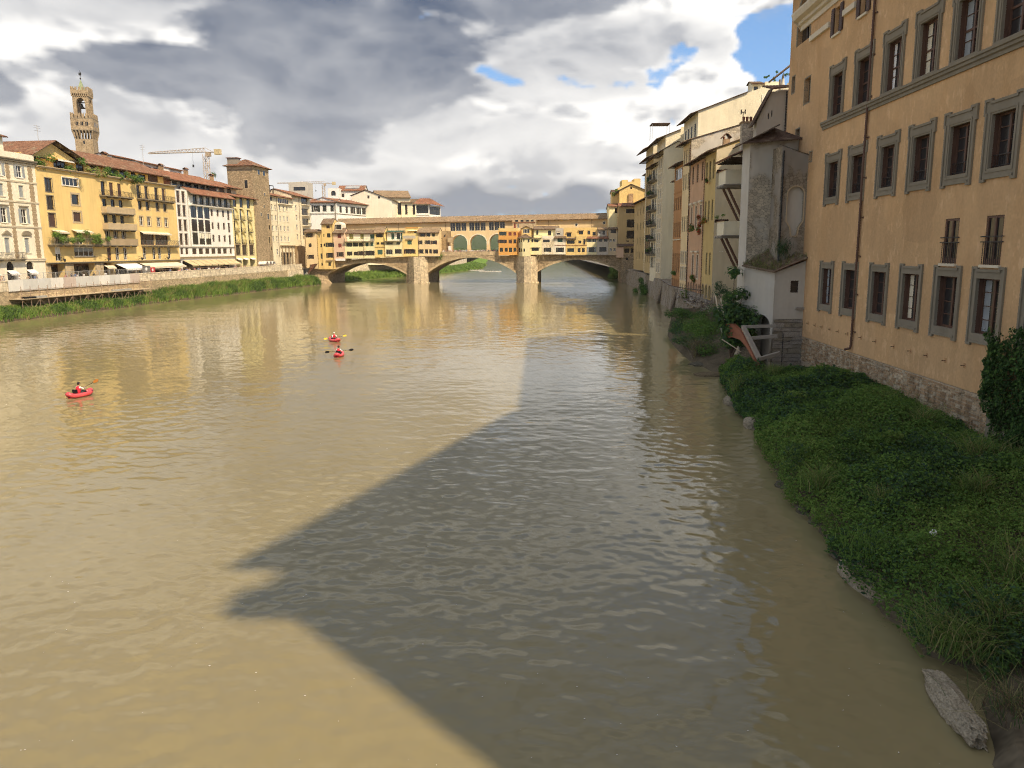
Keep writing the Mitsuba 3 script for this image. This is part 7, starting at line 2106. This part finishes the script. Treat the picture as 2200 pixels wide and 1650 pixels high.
def body(J, R, bones, head, hands, it=6, edge=.045):
    """One continuous figure: tapered hulls between joints, head with nose, ears and brow, five-fingered hands."""
    parts = [hull((J[a], R[a]), (J[b], R[b])) for a, b in bones]
    hc, hd_ = np.asarray(head[0], float), np.asarray(head[1], float)
    sd = np.cross(hd_, [0, 0, 1])
    sd /= np.linalg.norm(sd)
    parts.append(hull((hc + [0, 0, .035], .088), (hc + hd_ * .03 - [0, 0, .06], .062), (hc - hd_ * .03 + [0, 0, .02], .085)))
    parts.append(hull((hc + hd_ * .105 - [0, 0, .01], .014), (hc + hd_ * .09 + [0, 0, .03], .012)))
    for s_ in (-1, 1):
        parts.append(hull((hc + sd * s_ * .088 - [0, 0, .005], .018), (hc + sd * s_ * .088 + [0, 0, .025], .018)))
    for (wr, dirv, spread) in hands:
        wr, dirv, spread = (np.asarray(q_, float) for q_ in (wr, dirv, spread))
        dirv /= np.linalg.norm(dirv)
        spread = spread - dirv * (spread @ dirv)
        spread /= np.linalg.norm(spread)
        curl = np.cross(dirv, spread)
        pm = wr + dirv * .085
        parts.append(hull((wr, .026), (pm + spread * .03, .018), (pm - spread * .03, .018)))
        for k, ln in enumerate((.068, .078, .072, .056)):
            b0 = pm + spread * (.033 - .022 * k)
            b1 = b0 + dirv * ln * .5 + curl * .012
            parts.append(hull((b0, .0095), (b1, .009)))
            parts.append(hull((b1, .009), (b1 + dirv * ln * .25 + curl * ln * .45, .0075)))
        t0 = wr + dirv * .03 + spread * .028
        parts.append(hull((t0, .011), (t0 + dirv * .045 + spread * .03 + curl * .02, .009)))
    M = parts[0]
    for p_ in parts[1:]:
        M = M + p_
    mm = M.to_mesh()
    t_ = trimesh.Trimesh(mm.vert_properties[:, :3], mm.tri_verts, process=True)
    return t_


def stander(stride=.12, arm=.25, bend=0.0):
    J = dict(pel=(0, 0, .93), wa=(0, .01, 1.08), ch=(0, bend * .15, 1.33), nk=(0, bend * .2, 1.49), hd=(0, bend * .25 + .01, 1.56), sl=(-.18, bend * .18, 1.42), sr=(.18, bend * .18, 1.42), el=(-.25, bend * .2 - arm * .3, 1.14), er=(.25, bend * .2 + arm * .4, 1.14),
             wl=(-.25, bend * .2 + arm * .1, .90), wr=(.24, bend * .2 + arm * .9, .95), hl=(-.09, 0, .90), hr=(.09, 0, .90), kl=(-.1, stride * .6 + .03, .50), kr=(.1, -stride * .3 + .03, .50), al=(-.1, stride, .09), ar=(.1, -stride, .10), tl=(-.11, stride + .16, .035), tr=(.11, -stride + .15, .04), bl=(-.1, stride - .05, .045), br=(.1, -stride - .05, .05))
    R = dict(pel=.135, wa=.115, ch=.135, nk=.055, hd=.055, sl=.065, sr=.065, el=.045, er=.045, wl=.03, wr=.03, hl=.09, hr=.09, kl=.06, kr=.06, al=.04, ar=.04, tl=.035, tr=.035, bl=.04, br=.04)
    bones = [("pel", "wa"), ("wa", "ch"), ("ch", "nk"), ("nk", "hd"), ("sl", "sr"), ("ch", "sl"), ("ch", "sr"), ("sl", "el"), ("el", "wl"), ("sr", "er"), ("er", "wr"), ("hl", "hr"), ("pel", "hl"), ("pel", "hr"), ("hl", "kl"), ("kl", "al"), ("al", "tl"), ("al", "bl"), ("bl", "tl"), ("hr", "kr"), ("kr", "ar"), ("ar", "tr"), ("ar", "br"), ("br", "tr")]
    hh = np.array(J["hd"]) + [0, .02, .10]
    hands = [(J["wl"], np.array(J["wl"]) - J["el"], (0, 1, 0)), (J["wr"], np.array(J["wr"]) - J["er"], (0, 1, 0))]
    return body(J, R, bones, (hh, (0, 1, 0)), hands), hh


STAND = [stander(.05, .1, 0), stander(.22, .25, .1), stander(.0, .5, .2)]


def put_person(key, m, hh, fr, cl, ankle=.10):
    """cl = (shirt, legs, hair): clothes follow the body's zones."""
    v = np.array(m.vertices)
    idx = np.full(len(v), PAL["skin"][0])
    tors = (v[:, 2] > .9) & (v[:, 2] < 1.47) & (np.abs(v[:, 0]) < .24)
    sleeve = (v[:, 2] > 1.16) & (v[:, 2] < 1.50)
    idx[tors | sleeve] = PAL[cl[0]][0]
    idx[(v[:, 2] < .95) & (np.abs(v[:, 0]) < .22)] = PAL[cl[1]][0]
    idx[v[:, 2] < .07] = PAL["black"][0]
    d = v - hh
    idx[(v[:, 2] > 1.54) & ((d[:, 2] > .055) | (d[:, 1] < -.02))] = PAL[cl[2]][0]
    V = v @ fr[:3, :3].T + fr[:3, 3]
    scene[key] = mikit.ply((V, m.faces), "plain", uv=np.stack([idx + .5, np.full(len(v), .5)], 1))


def standing(x, y, z, ang, k, cl):
    c_, s_ = math.cos(ang), math.sin(ang)
    M = np.eye(4)
    sc_ = rnd.uniform(.93, 1.06)
    M[:3, :3] = np.array([[c_, -s_, 0], [s_, c_, 0], [0, 0, 1]]) * sc_
    M[:3, 3] = (x, y, z)
    return STAND[k % 3] + (M, cl)


SH_ = ["shirt_white", "shirt_white", "shirt_dark", "shirt_blue", "shirt_tan", "shirt_rose", "shirt_white"]
for k in range(58):
    u = 8.3 + 18.9 * (k + rnd.random()) / 58
    p_ = BR @ np.array([u, -.75 - 2.6 * rnd.random() ** 2, 9.22, 1])
    key = thing("person", "tourist standing among the crowd behind the stone parapet at the bridge's open centre", "person", "crowd at the open centre of the bridge")
    m, hh, M, cl = standing(*p_[:3], rnd.uniform(0, 6.28), k, (rnd.choice(SH_), rnd.choice(["jeans", "shirt_dark", "shirt_tan"]), rnd.choice(["hair", "hair", "shirt_tan", "cap_white"])))
    put_person(key, m, hh, M, cl)
for k in range(60):
    u = rnd.choice([rnd.uniform(5, 118), rnd.uniform(40, 118)])
    p_ = QW @ np.array([u, -1.5 - 2.2 * rnd.random(), 5.22, 1])
    key = thing("person", "pedestrian on the embankment street behind the quay parapet", "person", "pedestrians along the far embankment")
    m, hh, M, cl = standing(*p_[:3], rnd.uniform(0, 6.28), k, (rnd.choice(SH_), rnd.choice(["jeans", "shirt_dark"]), "hair"))
    put_person(key, m, hh, M, cl)
for k in range(16):
    u = rnd.uniform(96, 127)
    fr_ = shifted(QW, u=u, v=-1.6 - rnd.random(), z=5.21)
    key = thing("scooter", "parked motor scooter behind the quay parapet near the bridge", "scooter", "scooters parked near the bridge")
    c_ = rnd.choice(["black", "iron", "shirt_dark", "white_paint", "red_boat_dark"])
    g = G(c_).box(-.18, .18, -.75, -.05, .45, .8).box(-.15, .15, -.05, .45, .25, .36).box(-.2, .2, .42, .55, .3, 1.0).tube((-.3, .45, 1.08), (.3, .45, 1.08), .025, n=5).box(-.14, .14, -.7, -.1, .8, .88, "black").box(-.1, .1, .5, .6, .95, 1.4, "net")
    g.put(part(key, "body"), "gloss", fr_)
    for y_ in (-.55, .68):
        a_ = np.arange(14) * 2 * np.pi / 14
        g = G("black")
        V = [[x_, y_ + .24 * math.cos(t_), .24 + .24 * math.sin(t_)] for x_ in (-.06, .06) for t_ in a_]
        g.add(V, [[i_, (i_ + 1) % 14, 14 + (i_ + 1) % 14, 14 + i_] for i_ in range(14)]).add(V[:14], [[0, i_, i_ + 1] for i_ in range(1, 13)]).add(V[14:], [[0, i_ + 1, i_] for i_ in range(1, 13)])
        g.put(part(key, "wheel"), "plain", fr_)
for i_, u in enumerate((113.2, 115.6, 118.0)):
    fr_ = shifted(LF, u=u, v=2.2, z=0)
    k_ = thing("canopy_hood", ("left", "middle", "right")[i_] + " white arched canopy at the foot of the stone tower", "canopy")
    a_ = np.linspace(0, math.pi, 11)
    V = [[.95 * math.cos(t_), v_, 7.0 + .85 * math.sin(t_)] for v_ in (-2.0, .6) for t_ in a_]
    G("awning_white").add(V, [[j, j + 1, j + 12, j + 11] for j in range(10)]).put(part(k_, "cover"), "plain", fr_)
    g = G("steel")
    for x_ in (-.93, .93):
        g.tube((x_, .55, 5.2), (x_, .55, 7.05), .03, n=4)
    g.put(part(k_, "post"), "plain", fr_)
    G("awning_cream").box(-.9, .9, -2.05, -2.0, 5.2, 7.6).put(part(k_, "back"), "plain", fr_)
sg = thing("round_sign", "dark board with white disc and red panel before the yellow building's shops", "sign")
SG = shifted(LF, u=49.5, v=3.2, z=5.2)
G("iron_grey").box(-1.8, 1.2, -.05, 0, .6, 2.7).put(part(sg, "board"), "plain", SG)
G("sign_white").poly(Point(-.4, 2.0).buffer(.38), .001, .03).poly(Point(1.9, 1.75).buffer(.3), .062, .08).put(part(sg, "disc"), "plain", SG)
G("sign_red").box(1.21, 2.9, -.04, .06, .9, 2.3).put(part(sg, "panel"), "plain", SG)
G("steel").box(-1.6, -1.52, -.12, -.05, 0, 2.6).box(1.0, 1.08, -.12, -.05, 0, 2.6).box(2.6, 2.68, -.1, -.04, 0, 2.2).put(part(sg, "post"), "plain", SG)
fe = thing("street_fence", "thin grey wire fence panels along the embankment above the hoarding", "fence")
for k in range(14):
    u = 6 + k * 3.1
    g = G("steel")
    g.box(u, u + .05, -1.25, -1.2, 5.2, 7.35).box(u + 3.0, u + 3.05, -1.25, -1.2, 5.2, 7.35).box(u, u + 3.05, -1.24, -1.21, 7.3, 7.35)
    for j in range(1, 12):
        g.box(u + j * .25, u + j * .25 + .012, -1.23, -1.215, 5.3, 7.3)
    g.put(part(fe, "panel"), "plain", QW)


def kayak(pos, ang, L_, W_, plabel, klabel, ppl, paddle, pose, group="kayaks on the river"):
    M = np.eye(4)
    c_, s_ = math.cos(ang), math.sin(ang)
    M[:3, :3] = [[c_, -s_, 0], [s_, c_, 0], [0, 0, 1]]
    M[:3, 3] = (*pos, .0)
    k_ = thing("kayak", klabel, "kayak")
    # tube sides swept round the outline, bow and stern turned up
    n = 48
    t_ = np.arange(n) * 2 * np.pi / n
    cx = np.sign(np.sin(t_)) * np.abs(np.sin(t_)) ** .8 * (W_ / 2 - .14)
    cy = -np.cos(t_) * (L_ / 2 - .15)
    cz = .17 + .20 * np.abs(np.cos(t_)) ** 5
    pc = np.stack([cx, cy, cz], 1)
    tan = np.roll(pc, -1, 0) - np.roll(pc, 1, 0)
    tan /= np.linalg.norm(tan, axis=1, keepdims=True)
    sd = np.cross(tan, [0, 0, 1])
    sd /= np.linalg.norm(sd, axis=1, keepdims=True)
    upv = np.cross(sd, tan)
    m_ = 12
    r_ = .165
    V = np.array([pc[i_] + (sd[i_] * math.cos(f_) + upv[i_] * math.sin(f_)) * r_ for i_ in range(n) for f_ in np.arange(m_) * 2 * np.pi / m_])
    F = [[i_ * m_ + j, ((i_ + 1) % n) * m_ + j, ((i_ + 1) % n) * m_ + (j + 1) % m_, i_ * m_ + (j + 1) % m_] for i_ in range(n) for j in range(m_)]
    G("red_boat").add(V, F).put(part(k_, "tube"), "gloss", M, smooth=True)
    fl_ = Polygon([(x_, y_) for x_, y_ in zip(cx, cy)])
    G("red_boat_dark").slab(fl_, .03, .12).put(part(k_, "floor"), "gloss", M)
    for s__ in (-1, 1):
        y_a = s__ * L_ / 2
        G("red_boat").add([[-.24, y_a * .62, .30], [.24, y_a * .62, .30], [.1, y_a * .9, .46], [-.1, y_a * .9, .46]], [[0, 1, 2, 3]] if s__ > 0 else [[3, 2, 1, 0]]).put(part(k_, "spray_deck"), "gloss", M)
    G("black").box(-.24, .24, -.42, -.36, .15, .62).put(part(k_, "seat"), "plain", M)
    # paddler, seated with knees drawn up
    lx, rx, pz_ = pose
    hl_, hr_ = np.array(lx), np.array(rx)
    J = dict(pel=(0, -.12, .24), wa=(0, -.12, .40), ch=(0, -.06, .66), nk=(0, -.04, .82), hd=(0, -.02, .90), sl=(-.18, -.05, .74), sr=(.18, -.05, .74), wl=hl_, wr=hr_, hl=(-.1, -.08, .22), hr=(.1, -.08, .22), kl=(-.15, .34, .44), kr=(.15, .34, .44), al=(-.12, .66, .20), ar=(.12, .66, .20), tl=(-.12, .76, .28), tr=(.12, .76, .28))
    for a_, s__ in (("l", -1), ("r", 1)):
        mid = (np.array(J["s" + a_]) + np.array(J["w" + a_])) / 2
        J["e" + a_] = mid + np.array([s__ * .09, -.03, -.11])
    R = dict(pel=.14, wa=.13, ch=.15, nk=.055, hd=.055, sl=.065, sr=.065, el=.047, er=.047, wl=.03, wr=.03, hl=.1, hr=.1, kl=.065, kr=.065, al=.04, ar=.04, tl=.035, tr=.035)
    bones = [("pel", "wa"), ("wa", "ch"), ("ch", "nk"), ("nk", "hd"), ("sl", "sr"), ("ch", "sl"), ("ch", "sr"), ("sl", "el"), ("el", "wl"), ("sr", "er"), ("er", "wr"), ("pel", "hl"), ("pel", "hr"), ("hl", "kl"), ("kl", "al"), ("al", "tl"), ("hr", "kr"), ("kr", "ar"), ("ar", "tr")]
    hh = np.array(J["hd"]) + [0, .02, .10]
    ax = (hr_ - hl_) / np.linalg.norm(hr_ - hl_)
    mm = body(J, R, bones, (hh, (0, 1, 0)), [(hl_ - np.array([0, .05, .03]), np.array([.1, .8, .2]), ax), (hr_ - np.array([0, .05, .03]), np.array([-.1, .8, .2]), -ax)])
    pk_ = thing("person", plabel, "person")
    v = np.array(mm.vertices)
    idx = np.full(len(v), PAL["skin"][0])
    idx[(v[:, 2] < .5) & (np.abs(v[:, 0]) < .24) & (v[:, 1] < .8)] = PAL["shirt_dark"][0]
    idx[(v[:, 2] >= .36) & (v[:, 2] < .84) & (v[:, 1] < .12)] = PAL[ppl[0]][0]
    V = v @ M[:3, :3].T + M[:3, 3]
    scene[part(pk_, "body")] = mikit.ply((V, mm.faces), "plain", uv=np.stack([idx + .5, idx * 0 + .5], 1))
    vest = hull(((0, -.11, .40), .165), ((0, -.06, .66), .185), ((-.1, -.05, .72), .1), ((.1, -.05, .72), .1)).to_mesh()
    G("vest_red").add(vest.vert_properties[:, :3], vest.tri_verts).put(part(pk_, "life_vest"), "plain", M)
    hr2 = trimesh.creation.icosphere(2, .118)
    hv = np.array(hr2.vertices)
    ok = np.all((hv[hr2.faces][:, :, 2] > -.01) | (hv[hr2.faces][:, :, 1] < -.03), axis=1)
    G(ppl[1]).add(hv + hh + [0, -.012, .03], hr2.faces[ok]).put(part(pk_, "cap" if ppl[1] == "cap_white" else "hair"), "plain", M)
    # paddle through both hands
    pd_ = thing("paddle", paddle[1], "paddle")
    c0 = (hl_ + hr_) / 2
    e0, e1 = c0 - ax * 1.0, c0 + ax * 1.0
    G("iron").tube(e0, e1, .018, n=8).put(part(pd_, "shaft"), "plain", M)
    for e_, d_ in ((e0, -ax), (e1, ax)):
        wv = np.cross(d_, [0, 1, 0]); wv /= np.linalg.norm(wv)
        th = np.cross(wv, d_) * .008
        pr = [(0, .03), (.12, .10), (.32, .12), (.46, .08), (.5, .02)]
        V = [e_ + d_ * a_ + wv * b_ * s__ + th * q_ for q_ in (-1, 1) for a_, b_ in pr for s__ in (-1, 1)]
        Fq = [[2 * i_, 2 * i_ + 1, 2 * i_ + 3, 2 * i_ + 2] for i_ in range(4)] + [[10 + 2 * i_, 12 + 2 * i_, 13 + 2 * i_, 11 + 2 * i_] for i_ in range(4)] + [[2 * i_, 2 * i_ + 2, 12 + 2 * i_, 10 + 2 * i_] for i_ in range(4)] + [[2 * i_ + 1, 11 + 2 * i_, 13 + 2 * i_, 3 + 2 * i_] for i_ in range(4)]
        G(paddle[0]).add(V, Fq).put(part(pd_, "blade"), "plain", M)


kayak((-34.9, 56.4), -.3, 2.3, .88, "dark haired paddler in a red life vest in the leftmost red kayak", "red inflatable kayak nearest the camera, at the left", ("shirt_white", "hair"), ("paddle_orange", "paddle with brown orange blades held in the leftmost kayak"), ((-.24, .20, .48), (.26, .34, .74), 0))
kayak((-20.7, 78.6), .05, 2.4, .95, "paddler seen from behind in a red life vest in the middle kayak", "red inflatable kayak seen from behind, with black paddle", ("shirt_white", "hair"), ("paddle_black", "black bladed paddle held level in the middle kayak"), ((-.30, .26, .52), (.30, .26, .57), 0))
kayak((-24.7, 92.0), math.pi + .7, 2.4, .95, "paddler with white cap facing the camera in the farthest red kayak", "red inflatable kayak farthest from the camera, with yellow paddle", ("shirt_white", "cap_white"), ("paddle_yellow", "yellow bladed paddle held level in the farthest kayak"), ((-.30, .26, .56), (.30, .26, .52), 0))
for i_, (x, y, a_) in enumerate(((-35, 420, 1.1), (-24.5, 396, 1.35))):
    k_ = thing("rowing_boat", ("slim rowing boat close to the grassy spit beyond the middle arch", "slim rowing boat in mid river beyond the middle arch")[i_], "rowing boat")
    M = frame((x, y), (math.cos(a_ - 1.1), -.25))
    hp = Polygon([(-6, 0), (-3, .3), (3, .3), (6, 0), (3, -.3), (-3, -.3)])
    G("white_paint").slab(hp, -.05, .28).put(part(k_, "hull"), "gloss", M)
    g = G("iron_grey")
    for u in (-2.5, -.8, .9, 2.6):
        g.tube((u, 0, .4), (u + .5, 2.6, .1), .03, n=4).tube((u, 0, .4), (u + .5, -2.6, .1), .03, n=4)
    g.put(part(k_, "oars"), "plain", M)
# foam flecks and leaves drifting on the near water
ff = thing("foam_flecks", "tiny white flecks of foam drifting on the near water", "foam", kindof="stuff")
g = G("white")
n = 260
y = 13 + 45 * rng.random(n) ** 1.6
x = rng.uniform(-.9, .55, n) * y + 2
ok = x < np.interp(y, shore[:, 0], shore[:, 1]) - .4
for xx, yy_ in zip(x[ok], y[ok]):
    zc = float(wave_height(np.array([xx]), np.array([yy_]))[0]) + .012
    r_ = rng.uniform(.008, .020) * (1 + yy_ * .006)
    a_ = np.sort(rng.uniform(0, 6.28, 6))
    V = [[xx + r_ * math.cos(t_) * rng.uniform(.6, 1.6), yy_ + r_ * math.sin(t_), zc] for t_ in a_] + [[xx, yy_, zc + r_ * .25]]
    g.add(V, [[i_, (i_ + 1) % 6, 6] for i_ in range(6)])
g.put(ff, "plain")
